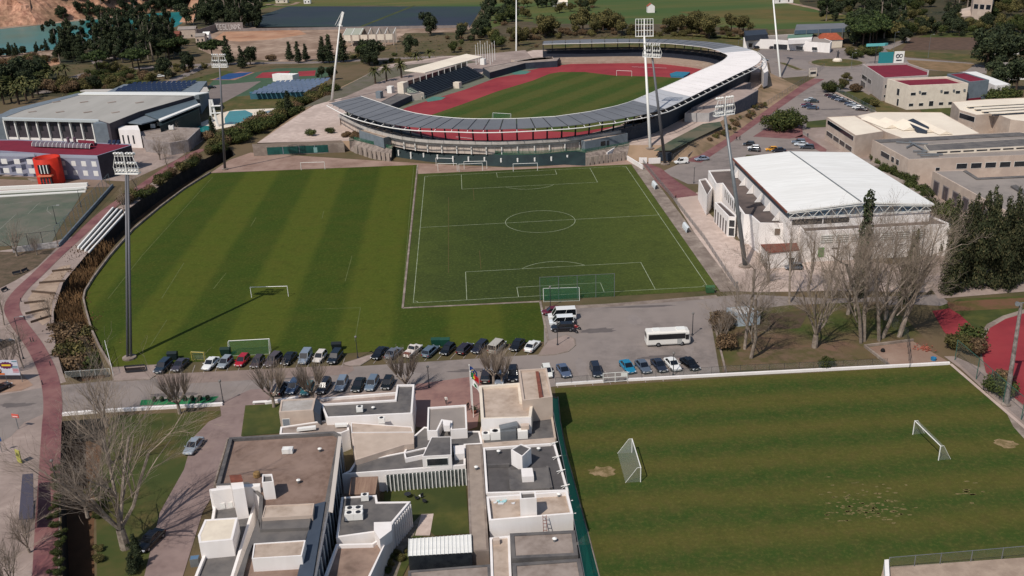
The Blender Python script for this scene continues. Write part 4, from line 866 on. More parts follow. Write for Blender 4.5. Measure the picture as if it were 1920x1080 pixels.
# quarry: lake and cliffs
sheet('lake', [(-260, 96), (-100, 60), (0, 54), (60, 49), (130, 41), (210, 33), (300, 24), (345, 22), (362, 30), (330, 50), (250, 70), (150, 88), (80, 95), (0, 104), (-260, 128)], 5*Z, water_m)
sheet('shore', [(-260, 90), (0, 51), (130, 38), (215, 30), (215, 33), (130, 41), (0, 54.5), (-260, 97)], 6*Z, sand)
rr = random.Random(3)
foot = [(-330, 100), (-200, 74), (-100, 60), (0, 51), (70, 46), (130, 38), (215, 30), (290, 22), (345, 20), (420, 12), (470, 4), (520, -6)]
F_ = A(foot); pts = []
for i in range(len(F_)-1):
    k = max(2, int((F_[i+1]-F_[i]).length/3.2)); pts += [F_[i].lerp(F_[i+1], j/k) for j in range(k)]
vs, fs = [], []; NT = 26
from mathutils import noise as mn
for i, p in enumerate(pts):
    q = pts[min(i+1, len(pts)-1)]-pts[max(i-1, 0)]; q.normalize(); nn = Vector((-q.y, q.x, 0)); 
    if nn.y < 0: nn = -nn
    gully = mn.fractal(Vector((p.x*.09, p.y*.05, 0)), .8, 2.2, 4)
    for j in range(NT):
        t_ = j/(NT-1); hgt = 30*min(1, t_*1.9)**.8*(.55+.45*max(0, min(1, (60-abs(i-len(pts)*.4)*.2)/60+.4)))
        back = t_*95+6*gully*(1 if t_ < .6 else 0)*min(1, t_*5)+4*mn.noise(Vector((p.x*.15, hgt*.12, 3)))*min(1, t_*5)
        vs.append(p+nn*back+Vector((0, 0, -.3+hgt+2.0*mn.noise(Vector((p.x*.06, p.y*.06+j, 9)))*min(1, t_*5))))
n = len(pts)
for i in range(n-1):
    for j in range(NT-1): fs.append([i*NT+j, (i+1)*NT+j, (i+1)*NT+j+1, i*NT+j+1])
cliff_m = mat('quarry_clay', (214, 164, 136), (158, 112, 92), .3, .95, c3=(118, 98, 74), scale3=.035, w3=.35, stretch=(1, 1, .12), bump=.6)
o = MB().add(vs, fs).build('quarry_cliff', cliff_m); o['kind'] = 'structure'
# the clay tongue by the lake
tag(MB().add([at(336, 42), at(362, 42), at(374, 24), at(372, 0, 14), at(358, 0, 14), at(346, 26, 3)], [[0, 1, 2, 3, 4, 5]]).build('clay_slope', earth_o), 'orange clay scar sloping down to the teal lake', 'clay slope')
# ---------------------------------------------------------------- buildings
def wins(t, a, c, z, specs, glassm=None, framem=None, name='window', d=.05):
    """a, c: wall top corners in the survey photo, left to right; specs (f0, f1, z0, z1)"""
    A0, C0 = at(*a, z), at(*c, z)
    for f0, f1, z0, z1 in specs:
        L_ = (C0-A0).length; e = .07/L_
        w_ = wbox(MB(), A0, C0, f0, f1, z0, z1, d).build(name, framem or white_m, t)
        wbox(MB(), A0, C0, f0+e, f1-e, z0+.07, z1-.07, d+.015).build('pane', glassm or glass_m, w_)
def row(n, f0, f1, z0, z1, fill=.6):
    s = (f1-f0)/n; return [(f0+s*(k+.5-fill/2), f0+s*(k+.5+fill/2), z0, z1) for k in range(n)]
def band(t, a, c, z, f0, f1, z0, z1, m, name='cladding_band', d=.04):
    return wbox(MB(), at(*a, z), at(*c, z), f0, f1, z0, z1, d).build(name, m, t)
def block(t, px, z, z0, m, name='block', roof=None, par=.25, ins=.25):
    P = A(px, z); ar = sum(P[i].x*P[(i+1) % len(P)].y-P[(i+1) % len(P)].x*P[i].y for i in range(len(P)))
    if ar < 0: P = P[::-1]
    b = MB().prism(P, z0, z, top=roof is None)
    if roof is not None:
        Q = offs(P, ins); n = len(P)
        for i in range(n):
            j = (i+1) % n; b.poly([(P[i].x, P[i].y, z), (P[j].x, P[j].y, z), (Q[j].x, Q[j].y, z), (Q[i].x, Q[i].y, z)]); b.poly([(Q[i].x, Q[i].y, z), (Q[j].x, Q[j].y, z), (Q[j].x, Q[j].y, z-par), (Q[i].x, Q[i].y, z-par)])
    o = b.build(name, m, t)
    if roof is not None: MB().poly([(q.x, q.y, z-par+.015) for q in Q]).build('roof', roof, o)
    return o
def slab(t, px, z, m, name='roof_panel', th=.12):
    P = A(px, z); ar = sum(P[i].x*P[(i+1) % len(P)].y-P[(i+1) % len(P)].x*P[i].y for i in range(len(P)))
    if ar < 0: P = P[::-1]
    return MB().prism(P, z-th, z, True, True).build(name, m, t)
def ac(px, py, z, label, s=1, ang=.05, fans=1):
    p = at(px, py, z); t = thing('air_conditioner', label, 'air conditioner', p)
    MB().obox(p.xy, (math.cos(ang), math.sin(ang)), 1.0*s, .75*s, z+.12, z+.95*s).build('casing', whitep, t)
    MB().obox(p.xy, (math.cos(ang), math.sin(ang)), .9*s, .5*s, z, z+.12).build('feet', metal_d, t)
    for k in range(fans):
        q = p+Vector((0, 0, .95*s+.01)); MB().lathe(q, [(.3*s, 0), (.3*s, .03), (.1*s, .04)], 10).build('fan_grille', metal_d, t)
    return t
# --- white sports hall
hall = thing('sports_hall', 'big sports hall with a white gabled sheet roof and white walls', 'sports hall', at(1560, 400, 0))
RZ2 = 12.0
c_nl, c_fl, c_fr, c_nr = at(1476, 397, 11.4), at(1374, 296.5, 11.4), at(1595.4, 285.5, 11.4), at(1752, 382.5, 11.4)
r_n, r_f = at(1614.8, 378.8, 12.6), at(1480.8, 283.6, 12.6)
dn = Vector((0, 0, .35)); b = MB()
for q in ([c_nl, r_n, r_f, c_fl], [r_n, c_nr, c_fr, r_f]): b.poly(q); b.poly([p-dn for p in q][::-1])
for a, c in ((c_nl, r_n), (r_n, c_nr), (c_nr, c_fr), (c_fr, r_f), (r_f, c_fl), (c_fl, c_nl)): b.poly([a-dn, c-dn, c, a])
b.build('roof', white_roof, hall)
MB().tube(r_n+Vector((0, 0, .05)), r_f+Vector((0, 0, .05)), .16, .16, 5).build('ridge_cap', galv, hall)
MB().tube(c_nl+Vector((-.1, 0, -.1)), c_fl+Vector((-.1, 0, -.1)), .25, .25, 4).build('gutter', rust_tile, hall)
ix = Vector((.6, .6, 0)); I = [c_nl+Vector((.5, .5, 0)), c_nr+Vector((-.5, .5, 0)), c_fr+Vector((-.5, -.5, 0)), c_fl+Vector((.5, -.5, 0))]
MB().prism(I, 0, 9.6, top=False).build('wall', white, hall)
mm = mat('blue_grey_cladding', (92, 110, 126), (82, 100, 116), .4, .5)
b = MB(); 
for a, c in ((I[0], I[1]), (I[1], I[2]), (I[2], I[3]), (I[3], I[0])): b.poly([(a.x, a.y, 9.6), (c.x, c.y, 9.6), (c.x, c.y, 11.1), (a.x, a.y, 11.1)])
for s in (0, 2):
    a, c = (I[0], I[1]) if s == 0 else (I[2], I[3]); m_ = (a+c)/2; b.poly([(a.x, a.y, 11.1), (c.x, c.y, 11.1), (m_.x, m_.y, 12.25)])
b.build('eaves_cladding', mm, hall)
b = MB(); a, c = I[0]+Vector((0, -.45, 0)), I[1]+Vector((0, -.45, 0)); n = 12
bot = lambda f: Vector((lerp(a.x, c.x, f), lerp(a.y, c.y, f), 9.9)); topz = lambda f: 10.9+1.15*(1-abs(f-.5)*2)
for k in range(n):
    f0, f1, f2 = k/n, (k+.5)/n, (k+1)/n; tp = bot(f1); tp.z = topz(f1); b.tube(bot(f0), tp, .07, .07, 4); b.tube(tp, bot(f2), .07, .07, 4)
b.tube(bot(0), bot(1), .1, .1, 4); b.tube(Vector((a.x, a.y, topz(0))), Vector((lerp(a.x, c.x, .5), lerp(a.y, c.y, .5), topz(.5))), .1, .1, 4); b.tube(Vector((lerp(a.x, c.x, .5), lerp(a.y, c.y, .5), topz(.5))), Vector((c.x, c.y, topz(1))), .1, .1, 4)
b.build('truss', white_m, hall)
for k in range(6):
    p = I[3].lerp(I[0], (k+.6)/6.4); q = Vector((p.x-.1, p.y, 7.2)); MB().add([q, q+Vector((-1.6, 0, 0)), q+Vector((0, 0, 2.3)), q+Vector((0, .25, 0)), q+Vector((-1.6, .25, 0)), q+Vector((0, .25, 2.3))], [[0, 1, 2], [5, 4, 3], [0, 3, 4, 1], [1, 4, 5, 2], [2, 5, 3, 0]]).build('fin', white, hall)
wbox(MB(), I[0], I[1], .03, .24, 8.0, 9.3, .05).build('strip_window', glass_m, hall); wbox(MB(), I[0], I[1], .25, .43, 8.0, 9.2, .05).build('strip_window', glass_m, hall)
lo = mat('weathered_dark_roof', (98, 88, 84), (80, 72, 70), .3, .9, c3=(116, 102, 96), scale3=.1)
# front low range
block(hall, [(1493, 417), (1742, 403), (1789, 422.5), (1760, 421), (1507, 434.5)], 7.4, 0, white, 'front_range', lo, .3, .35)
# left low range
block(hall, [(1328, 319.5), (1374, 317), (1473, 417), (1471, 419), (1424, 418), (1407, 403), (1395, 402), (1354, 343.5), (1342, 344.5)], 7.4, 0, white, 'side_range', lo, .4, .35)
block(hall, [(1310, 337), (1324, 334), (1336, 352), (1326, 366)], 5.6, 0, white, 'corner_block', lo, .4, .3)
block(hall, [(1340, 379), (1352, 378), (1380, 403), (1380, 407), (1366, 406)], 5.2, 0, white, 'entrance_porch', lo, .3, .3)
a, c = (1354, 343.5), (1395, 402)
A0, C0 = at(1354, 343.5, 7.4), at(1395, 402, 7.4)
for k in range(9): wbox(MB(), A0, C0, .15+k*.088, .15+k*.088+.035, 4.9, 6.9, .05).build('slot_window', glass_m, hall)
A0, C0 = at(1340, 379, 5.2), at(1366, 406, 5.2)
for k in range(5): wbox(MB(), A0, C0, .06+k*.19, .06+k*.19+.08, .2, 3.6, .05).build('slot_window', glass_m, hall)
wins(hall, (1366, 406), (1380, 407), 5.2, [(.1, .9, .3, 2.4), (.1, .9, 2.6, 4.4)])
# louvred window band on the long front
A0, C0 = at(1507, 434.5, 7.4), at(1760, 421, 7.4)
for g_ in range(7):
    f0 = .13+g_*.112
    w_ = wbox(MB(), A0, C0, f0, f0+.098, 4.3, 6.4, .05).build('louvre_window', white_m, hall); b = MB()
    for k in range(4): wbox(b, A0, C0, f0+.004, f0+.094, 4.4+k*.5, 4.62+k*.5, .08)
    b.build('louvre_glass', mat('grey_louvre', (140, 142, 138), rough=.4), w_)
wbox(MB(), A0, C0, .895, .905, .5, 6.6, .12).build('downpipe', galv, hall)
wbox(MB(), A0, C0, .12, .165, 1.1, 3.4, .05).build('green_door', mat('green_door_paint', (110, 158, 96), rough=.6), hall)
wbox(MB(), A0, C0, -.008, .0, 3.8, 5.6, .05)
for f in (.22, .3, .5, .7): wbox(MB(), A0, C0, f, f+.05, 2.9, 3.2, .05).build('vent_strip', metal_d, hall)
wins(hall, (1424, 418), (1471, 419), 7.4, [(.62, .86, 4.5, 6.2)], glassm=mat('brownish_pane', (120, 104, 92), rough=.4))
b = block(hall, [(1428, 460), (1492, 456), (1498, 470), (1440, 474)], 3.9, 0, white, 'annex', None)
slab(hall, [(1426, 458), (1494, 455), (1499, 468), (1440, 473)], 4.15, rust_tile, 'annex_roof', .25)
wins(hall, (1440, 474), (1498, 470), 3.9, [(.68, .86, .2, 2.4)], name='door')
# --- small pale kiosk among the bare trees
t, P = prism_house('kiosk', 'small pale kiosk with a flat light roof between the bare trees and the car park', 'kiosk', [(1362, 577), (1404, 573), (1426, 586), (1384, 590)], 2.6, 0, mat('pale_blue_wall', (178, 190, 198), (166, 178, 186), .6, .8), mat('light_roof', (206, 204, 200)), .05)
# --- foreground complex
FC = 'low building'
def fh(label, px, z, wm, rm, z0=0, par=.35, ins=.3, name='low_building', cap=None): return prism_house(name, label, FC, px, z, z0, wm, rm, par, ins, None, cap)
t1, P = fh('large low building with a brown gravel roof and blue glass side beside the plum drive', [(430, 820), (627, 808.5), (640, 815), (588, 1090), (440, 1090), (484, 970), (486, 932), (461, 908), (405, 911)], 6.6, white, brown_roof, par=.5, ins=.5, name='clubhouse', cap=gray_roof)
wbox(MB(), at(588, 1090, 6.6), at(640, 815, 6.6), .02, .98, .4, 5.6, .06).build('glazed_side', mat('blue_glazing', (58, 74, 96), (44, 58, 78), .25, .2, spec=.7), t1)
b = MB()
for k in range(14): wbox(b, at(588, 1090, 6.6), at(640, 815, 6.6), .03+k*.07, .034+k*.07, .4, 5.6, .14)
b.build('mullions', white_m, t1)
block(t1, [(441, 822), (416, 908), (400, 908), (426, 821)], 5.6, 0, concrete, 'side_trough', gray_roof, .4, .2)
slab(t1, [(616, 958), (634, 818), (641, 818), (624, 960)], 6.9, mat('pale_coping', (200, 190, 180)), 'coping', .15)
block(t1, [(497, 948), (589, 943.5), (586, 966), (491, 971)], 7.6, 6, cream, 'rooflight_box', beige_roof, .1, .12)
block(t1, [(489, 972), (584, 966), (579, 989), (487, 993)], 7.2, 6, gray_roof, 'rooflight_box', gray_roof, .1, .12)
block(t1, [(476, 1019), (573, 1012.5), (566, 1042), (472, 1047.5)], 8.0, 5, white, 'rooflight_box', beige_roof, .1, .15)
slab(t1, [(487, 990), (580, 988), (572, 1014), (474, 1020), (466, 1040), (455, 1085), (444, 1085), (484, 972)], 6.75, gray_roof, 'felt_roof', .1)
slab(t1, [(590, 945), (610, 940), (586, 1085), (556, 1085)], 6.78, mat('blue_felt', (74, 84, 98), (66, 76, 90), .3, .7), 'felt_roof', .1)
p = at(540, 848, 6.2); MB().obox(p.xy, (1, 0), 1.5, .9, 6.2, 6.9).build('vent_box', whitep, t1)
t2, P = fh('long left wing with a dark grey felt roof and white parapets above the plum drive', [(392, 918), (460, 914), (481, 940), (434, 1092), (360, 1092), (389, 1020), (399, 955)], 4.4, white, gray_roof, par=.45, ins=.35)
tall = block(t2, [(431, 896), (454, 894), (458, 915), (436, 918)], 8.6, 3, white, 'chimney'); 
slab(t2, [(430, 891), (452, 889.5), (455, 899), (432, 901)], 9.0, rust_tile, 'chimney_cap', .35)
block(t2, [(393, 917), (406, 915), (408, 912), (431, 910), (434, 916), (397, 921)], 7.0, 0, white, 'screen_wall')
block(t2, [(455, 908), (488, 906), (487, 912), (457, 914)], 7.2, 3, white, 'screen_wall')
block(t1, [(492, 889.5), (510, 888.5), (513, 903), (491, 905)], 8.8, 6, white, 'chimney', gray_roof, .3, .15)
p = at(482, 893, 6.2); MB().lathe(p, [(.5, 0), (.5, .5), (.35, .7)], 10).build('roof_cowl', mat('ochre_cowl', (150, 120, 78)), t1)
t3, P = fh('cream topped block standing on the left grey roof, tilted to the drive', [(384, 974), (446, 970), (436, 1012), (373, 1018), (371, 1004)], 6.4, white, mat('ivory_roof', (226, 214, 194), (216, 203, 184), .4, .8), par=.06)
ac(420, 1024, 4.0, 'white air conditioner in front of the cream topped block', 1.2)
ac(417, 952, 4.0, 'air conditioner behind the stepped white screen wall, the left one'); ac(431, 950, 4.0, 'air conditioner behind the stepped white screen wall, beside the chimney')
t, P = fh('small pale topped block at the back left of the low buildings, with a grey door', [(527, 749.5), (592, 746), (587, 769), (523, 773)], 5.2, cream, mat('stained_roof', (184, 178, 172), (166, 158, 150), .5, .9), par=.12)
wins(t, (523, 773), (587, 769), 5.2, [(.06, .28, 1.9, 4.0)], glassm=mat('grey_door', (140, 146, 152)), name='door')
block(t, [(592, 746), (603, 757), (600, 778), (587, 769)], 5.1, 0, slate, 'dark_side')
t, P = fh('long low building with a dark grey roof behind the parked cars', [(601, 757), (740, 749), (744, 721), (777, 720.5), (773, 775), (612, 783)], 4.6, white, gray_roof, par=.3)
ac(675, 772, 4.4, 'roof air conditioner near the middle of the long dark roof'); 
t, P = fh('cream sloping block between the long dark roof and the courtyard building', [(658, 812), (776, 811.5), (776, 832), (758, 834), (666, 863)], 4.2, cream, mat('flat_cream', (196, 178, 162), (188, 170, 154), .5, .9), par=.05)
block(t, [(658, 792), (772, 800), (775, 810), (659, 811)], 3.9, 0, white, 'light_gallery', beige_roof, .1, .12)
ac(716, 793, 3.9, 'air conditioner on the white ledge above the cream sloping block')
t, P = fh('cluttered low grey roof strip between the pale topped block and the large brown roof', [(526, 800), (650, 782), (655, 806), (640, 812), (524, 814)], 3.4, white, taupe_roof, par=.15)
slab(t, [(558, 801), (592, 797), (592, 801), (556, 805)], 4.0, whitep, 'rooflight', .4); slab(t, [(628, 793), (650, 792), (650, 796), (628, 797)], 4.0, whitep, 'rooflight', .4)
t5, P = fh('courtyard building with a dark grey roof and a long glazed white colonnade', [(655, 882), (666, 865), (757, 847), (770, 822), (795, 800), (874, 808), (900, 808), (905, 832), (873, 834), (873, 872), (793, 878), (641, 889)], 3.4, white, gray_roof, par=.12, ins=.3)
A0, C0 = at(722, 884, 3.4), at(873, 872, 3.4)
w_ = wbox(MB(), A0, C0, .0, 1, .1, 2.8, .05).build('glazing', mat('curtain_reflection_glass', (118, 124, 120), (70, 76, 76), .9, .3), t5); b = MB()  # glass colour lightened to paint reflections, besides the curtains
for k in range(22): wbox(b, A0, C0, k/21.2, k/21.2+.012, .1, 2.8, .25)
b.build('colonnade', whitep, w_)
d5 = block(t5, [(809, 819), (846, 818.5), (846.5, 853), (791.5, 856)], 5.3, 3, white, 'dormer', gray_roof, .05, .12)
wins(t5, (791.5, 856), (846.5, 853), 5.3, [(.14, .88, 3.7, 4.9)])
block(t5, [(850, 836), (870, 834), (871, 850), (852, 852)], 4.3, 3, white, 'roof_box'); block(t5, [(757, 848), (800, 838), (798, 852), (760, 860)], 4.0, 3, white, 'roof_box', gray_roof, .2, .2)
t, P = fh('square block with a pale gravel roof and a white notched corner', [(802, 763.5), (874, 758.5), (876, 804), (844.5, 806), (845, 790), (829.6, 788), (820, 808), (800.5, 808)], 4.9, white, gray_roof2, par=.3, ins=.25)
block(t, [(830, 788), (845, 790), (843, 798), (832, 798)], 5.4, 4.4, white, 'roof_hood')
t7, P = fh('cream block with a beige roof beside the flagpoles, the tallest of the low buildings', [(898, 723), (975, 717.5), (979, 750), (1000, 752), (996, 783), (902, 786)], 5.8, cream_l, beige_roof, par=.5, ins=.45)
block(t7, [(972, 693), (1025, 690), (1036, 744), (980, 751)], 7.0, 0, cream, 'upper_block', beige_roof, .3, .3)
slab(t7, [(1004, 696), (1010, 696), (1018, 744), (1011, 746)], 7.06, rust_tile, 'rusty_channel', .1)
wbox(MB(), at(902, 786, 5.8), at(996, 783, 5.8), .0, 1, 2.9, 5.85, .05).build('front_wall', white, t7)
t, P = fh('low dark roof covered with ventilation machines in front of the tall cream block', [(900, 808), (905, 786), (1036, 778), (1043, 822), (905, 833)], 3.4, cream, gray_roof, par=.3)
slab(t, [(905, 832), (1040, 822), (1041, 829), (905, 839)], 3.7, beige_roof, 'coping', .3)
ac(911, 824, 3.1, 'slim air conditioner, leftmost of the machines on the dark roof', 1.2); ac(929, 823, 3.1, 'wide fan unit second from the left on the dark machine roof', 1.5, fans=2)
p = at(953, 820, 3.1); t_ = thing('ventilation_unit', 'large grey curved ventilation duct on the dark machine roof', 'duct', p)
MB().obox(p.xy, (1, .05), 2.4, 1.6, 3.1, 4.6).build('housing', galv, t_); MB().tube(p+Vector((-1.2, 0, 1.6)), p+Vector((1.4, .6, 1.8)), .55, .55, 12).build('duct', galv, t_)
p = at(980, 820, 3.1); t_ = thing('ventilation_unit', 'white boxy ventilation unit, rightmost on the dark machine roof', 'duct', p)
MB().obox(p.xy, (1, .05), 1.5, 1.0, 3.1, 4.4).build('housing', whitep, t_); MB().obox((p+Vector((.4, .4, 0))).xy, (1, .05), 1.2, .8, 4.4, 5.0).build('hood', cream, t_)
t, P = fh('narrow covered walkway with a beige gravel roof running down the middle', [(874, 833.5), (904, 832.5), (917, 1033), (881.5, 1034)], 3.9, concrete, mat('beige_gravel', (168, 152, 138), (156, 141, 128), .8, .9), par=.04, name='covered_walkway')
t9, P = fh('black roofed building with a white skylight cube beside the teal net', [(905.6, 839), (1040.7, 830), (1066, 920), (911, 925)], 3.9, white, mat('black_felt', (96, 92, 91), (84, 81, 80), .6, .85), par=.35)
block(t9, [(958, 843), (977, 832), (996, 840), (979, 856)], 6.2, 3.7, white, 'skylight_cube', gray_roof, .15, .15)
slab(t9, [(955, 881), (1028, 876), (1032, 915), (958, 919)], 4.1, gray_roof, 'raised_roof', .4)
block(t9, [(977, 878), (998, 877), (1001, 893), (979, 894)], 5.0, 4, white, 'roof_machine')
t10, P = fh('building with a beige sunken roof and a white chimney box', [(912, 931), (1064, 920), (1075, 963), (917, 976)], 5.0, white, beige_roof, par=.6, ins=.3)
block(t10, [(974, 922), (1004, 920), (1006, 934), (975, 936)], 7.4, 4.4, white, 'chimney_box', gray_roof, .3, .2)
p = at(1022, 985, 4.2); 
t_ = thing('ladder', 'rusty wooden ladder leaning on the white wall', 'ladder', p); q = at(1021, 970, 5.1)
for s in (-.22, .22): MB().tube(p+Vector((s, -.3, -.8)), q+Vector((s, 0, .3)), .05, .05, 4).build('rail', rust_tile, t_)
for k in range(5): f = (k+.5)/5; MB().tube((p+Vector((-.22, -.3, -.8))).lerp(q+Vector((-.22, 0, .3)), f), (p+Vector((.22, -.3, -.8))).lerp(q+Vector((.22, 0, .3)), f), .035, .035, 4).build('rung', rust_tile, t_)
t, P = fh('low flat roof with a beige inner panel below the sunken roof, beside the net', [(956, 1000), (1078, 994), (1084, 1041), (959, 1047)], 4.4, gray_roof, taupe_roof, par=.15, ins=.5)
t, P = fh('lowest flat roof at the bottom edge beside the net', [(960, 1056), (1088, 1047), (1098, 1100), (962, 1100)], 4.4, gray_roof, taupe_roof, par=.15, ins=.5)
t, P = fh('small beige flat roof squeezed between the walkway and the paired grey roofs', [(918, 1008), (956, 1004), (960, 1100), (921, 1100)], 3.8, white, beige_roof, par=.2)
block(t, [(924, 1008), (936, 1007), (937, 1013), (925, 1014)], 4.3, 3.6, cream, 'roof_box')
t11, P = fh('glass walled pavilion with a ribbed white metal roof by the courtyard lawn', [(766.5, 1010), (883, 1001.5), (884.5, 1036), (765.5, 1043)], 4.2, glass_m, white_roof, par=.02, ins=.05)
b = MB(); Pq = A([(766.5, 1010), (883, 1001.5), (884.5, 1036), (765.5, 1043)], 4.25)
for k in range(17): f = k/16; b.tube(Pq[0].lerp(Pq[1], f), Pq[3].lerp(Pq[2], f), .05, .05, 4)
b.build('roof_ribs', white_m, t11)
t, P = fh('low grey edged roof at the bottom below the glass pavilion', [(765, 1070), (919, 1058), (921, 1100), (765, 1100)], 3.6, gray_roof, taupe_roof, par=.1, ins=.35)
t12, P = fh('low building with a dark grey roof, slatted white side and four air conditioners', [(640, 932), (706, 928), (708, 941), (770, 940), (738, 978), (732, 996), (701, 998), (630, 1008)], 4.0, white, gray_roof, par=.12)
A0, C0 = at(738, 978, 4.0), at(770, 940, 4.0); b = MB()
for k in range(9): wbox(b, A0, C0, k/9+.02, k/9+.06, .1, 3.7, .2)
b.build('slats', white, t12)
for k, (x, y) in enumerate([(657, 965), (673, 964), (656, 974), (673, 973)]): ac(x, y, 3.9, ['upper left of the four grouped air conditioners', 'upper right of the four grouped air conditioners', 'lower left of the four grouped air conditioners', 'lower right of the four grouped air conditioners'][k], 1.15)
ac(685, 938, 3.9, 'single air conditioner above the group of four')
block(t12, [(701, 979), (735, 978), (734, 994), (712, 1011), (701, 994)], 4.9, 3.2, white, 'parapet_box')
t, P = fh('roof terrace with stained brown paving and a slatted side wall at the bottom', [(630, 1020), (698, 1018), (734, 994), (690, 1090), (604, 1090)], 3.6, white, mat('stained_terrace', (150, 126, 112), (122, 102, 90), .6, .9, c3=(166, 142, 126), scale3=.2), par=.5, ins=.3)
t, P = fh('small timber slatted canopy roof next to the glazed side', [(658, 895), (709, 893), (704, 926), (654, 927.5)], 3.3, mat('canopy_posts', (110, 88, 76)), mat('timber_boards', (164, 136, 116), (140, 112, 96), 2, .9, stretch=(1, .1, 1)), par=.02, ins=.03, name='canopy')
sheet('courtyard_lawn', [(722, 916), (873, 903), (880, 1000), (815, 1004), (800, 990), (750, 1090), (700, 1090)], 10*Z, lawn)
sheet('garden_path', [(790, 964), (813, 963), (806, 1004), (778, 1004)], 11*Z, pave_l)
sheet('gravel_bed', [(700, 1090), (770, 985), (790, 964), (776, 1004), (768, 1010), (740, 1090)], 11*Z, mat('gravel_bed', (140, 128, 116), (104, 98, 84), 1.5, .95))
sheet('yard', [(640, 900), (722, 890), (722, 916), (705, 930), (640, 935)], 10*Z, pave)
sheet('service_strip', [(1036, 742), (1052, 800), (1075, 900), (1112, 1100), (1090, 1100), (1060, 920), (1030, 800)], 9*Z, mat('dim_paving', (120, 116, 112), rough=.9))
# --- school buildings at the right
t, P = prism_house('school_building', 'grey school block with a dark red roof and splayed glass entrance, farthest from the hall', 'school building', [(1617, 120), (1700.6, 117.3), (1742, 131.9), (1740.5, 141), (1657, 146)], 9.1, 0, mat('mauve_grey_wall', (188, 178, 172), (178, 168, 162), .4, .85), red_roof, .8, .5)
wins(t, (1617, 120), (1657, 146), 9.1, [(.05, .3, 3.4, 5.2), (.32, .5, 3.4, 5.2), (.02, .25, .3, 2.6)])
wins(t, (1657, 146), (1740.5, 141), 9.1, [(.04, .12, 5.0, 6.4), (.04, .12, 1.4, 2.4), (.55, .68, 7.6, 7.9)])
t, P = prism_house('school_building', 'cream school block with a dark red roof and two rows of small windows', 'school building', [(1664, 147.5), (1775.6, 143), (1816, 156), (1704.8, 160.6)], 9.1, 0, cream_l, red_roof, .8, .5)
xs = [(.04, .13), (.22, .31), (.60, .69), (.80, .88)]
wins(t, (1704.8, 160.6), (1816, 156), 9.1, [(a_, c_, 5.3, 6.5) for a_, c_ in xs]+[(a_, c_, 1.2, 2.4) for a_, c_ in ((.03, .11), (.2, .28), (.54, .62))]+[(.37, .45, 1.0, 3.0), (.7, .77, 1.2, 2.4)])
for f in (.175, .54, .75, .93): wbox(MB(), at(1704.8, 160.6, 9.1), at(1816, 156, 9.1), f, f+.03, 6.3, 7.0, .35).build('air_conditioner', galv, t)
wins(t, (1664, 147.5), (1704.8, 160.6), 9.1, [(.5, .62, 4.2, 6.8), (.55, .64, .3, 3)], glassm=metal_d)
t, P = prism_house('school_building', 'blue grey clad school block with a red roof strip right behind the cream one', 'school building', [(1776, 138.4), (1809, 135.6), (1855, 149.7), (1818, 153.5)], 9.0, 0, bluegray, red_roof, .3, .5)
wbox(MB(), at(1818, 153.5, 9), at(1855, 149.7, 9), .02, .7, 0.5, 2.6, .05).build('red_panel', red_roof, t)
t, P = prism_house('warehouse', 'long white roofed shed behind the blue grey school block', 'warehouse', [(1805, 135), (1830, 134), (1895, 158), (1866, 160)], 6.4, 0, white, white_roof, .02, .05)
t4, P = prism_house('school_building', 'beige classroom block with a white roof and two long window bands facing the car park', 'school building', [(1550, 219.5), (1603, 216.8), (1656.5, 246), (1604.4, 254)], 7.4, 0, cream, cream_roof, .12, .2)
wins(t4, (1550, 219.5), (1604.4, 254), 7.4, [(.05, .95, 5.3, 6.8)], glassm=glass); wins(t4, (1550, 219.5), (1604.4, 254), 7.4, [(.05, .28, 1.6, 3.2), (.3, .5, 1.6, 3.2), (.52, .7, 1.6, 3.2), (.72, .93, 1.6, 3.2)])
t, P = prism_house('school_building', 'wide white roofed classroom block with folded roof ridges, beyond the beige one', 'school building', [(1606, 217), (1640, 210), (1765, 210.5), (1838, 250), (1700, 262), (1660, 247)], 6.6, 0, cream, cream_roof, .1, .2)
for k in range(4):
    a, c = at(1625+k*34, 222+k*3, 6.7), at(1672+k*34, 240+k*4, 6.7); b = MB(); n_ = Vector((-(c-a).y, (c-a).x, 0)).normalized()*2.2
    b.add([a-n_, c-n_, c+n_, a+n_, a+Vector((0, 0, 1.0)), c+Vector((0, 0, 1.0))], [[0, 1, 5, 4], [2, 3, 4, 5], [1, 2, 5], [3, 0, 4]]); b.build('roof_ridge', cream_roof, t)
wbox(MB(), at(1706, 240, 6.6), at(1740, 256, 6.6), 0, 1, 5.0, 6.4, .05).build('window', glass, t)
block(t, [(1700, 226), (1712, 222), (1742, 238), (1738, 246), (1720, 244)], 7.4, 6.4, slate, 'roof_glazing')
t5b, P = prism_house('school_building', 'tall cream school block with long roof lights, at the right edge beyond the grey roofs', 'school building', [(1785, 190.5), (1850, 186), (1990, 180), (1990, 236), (1895, 224), (1865, 212.5), (1831, 215.5), (1799, 206)], 7.4, 0, cream, cream_roof, .15, .2)
wins(t5b, (1799, 206), (1831, 215.5), 7.4, [(.04, .94, 4.8, 6.6)], glassm=glass); wins(t5b, (1799, 206), (1831, 215.5), 7.4, [(.08, .3, 1.2, 2.8), (.35, .6, 1.2, 2.8), (.65, .9, 1.2, 2.8)])
for k in range(4):
    slab(t5b, [(1812+k*14, 197+k*4.5), (1990, 187.5+k*5), (1990, 190+k*5), (1816+k*14, 199.5+k*4.5)], 8.1, cream_roof, 'roof_light', .25); 
    wbox(MB(), at(1818+k*14, 200.4+k*4.5, 7.9), at(1990, 191.4+k*5, 7.9), 0, 1, 7.3, 7.9, .02).build('roof_light_glass', slate, t5b)
wins(t5b, (1895, 224), (1990, 219), 7.4, [(.02, .23, 4.6, 6.2)], glassm=glass)
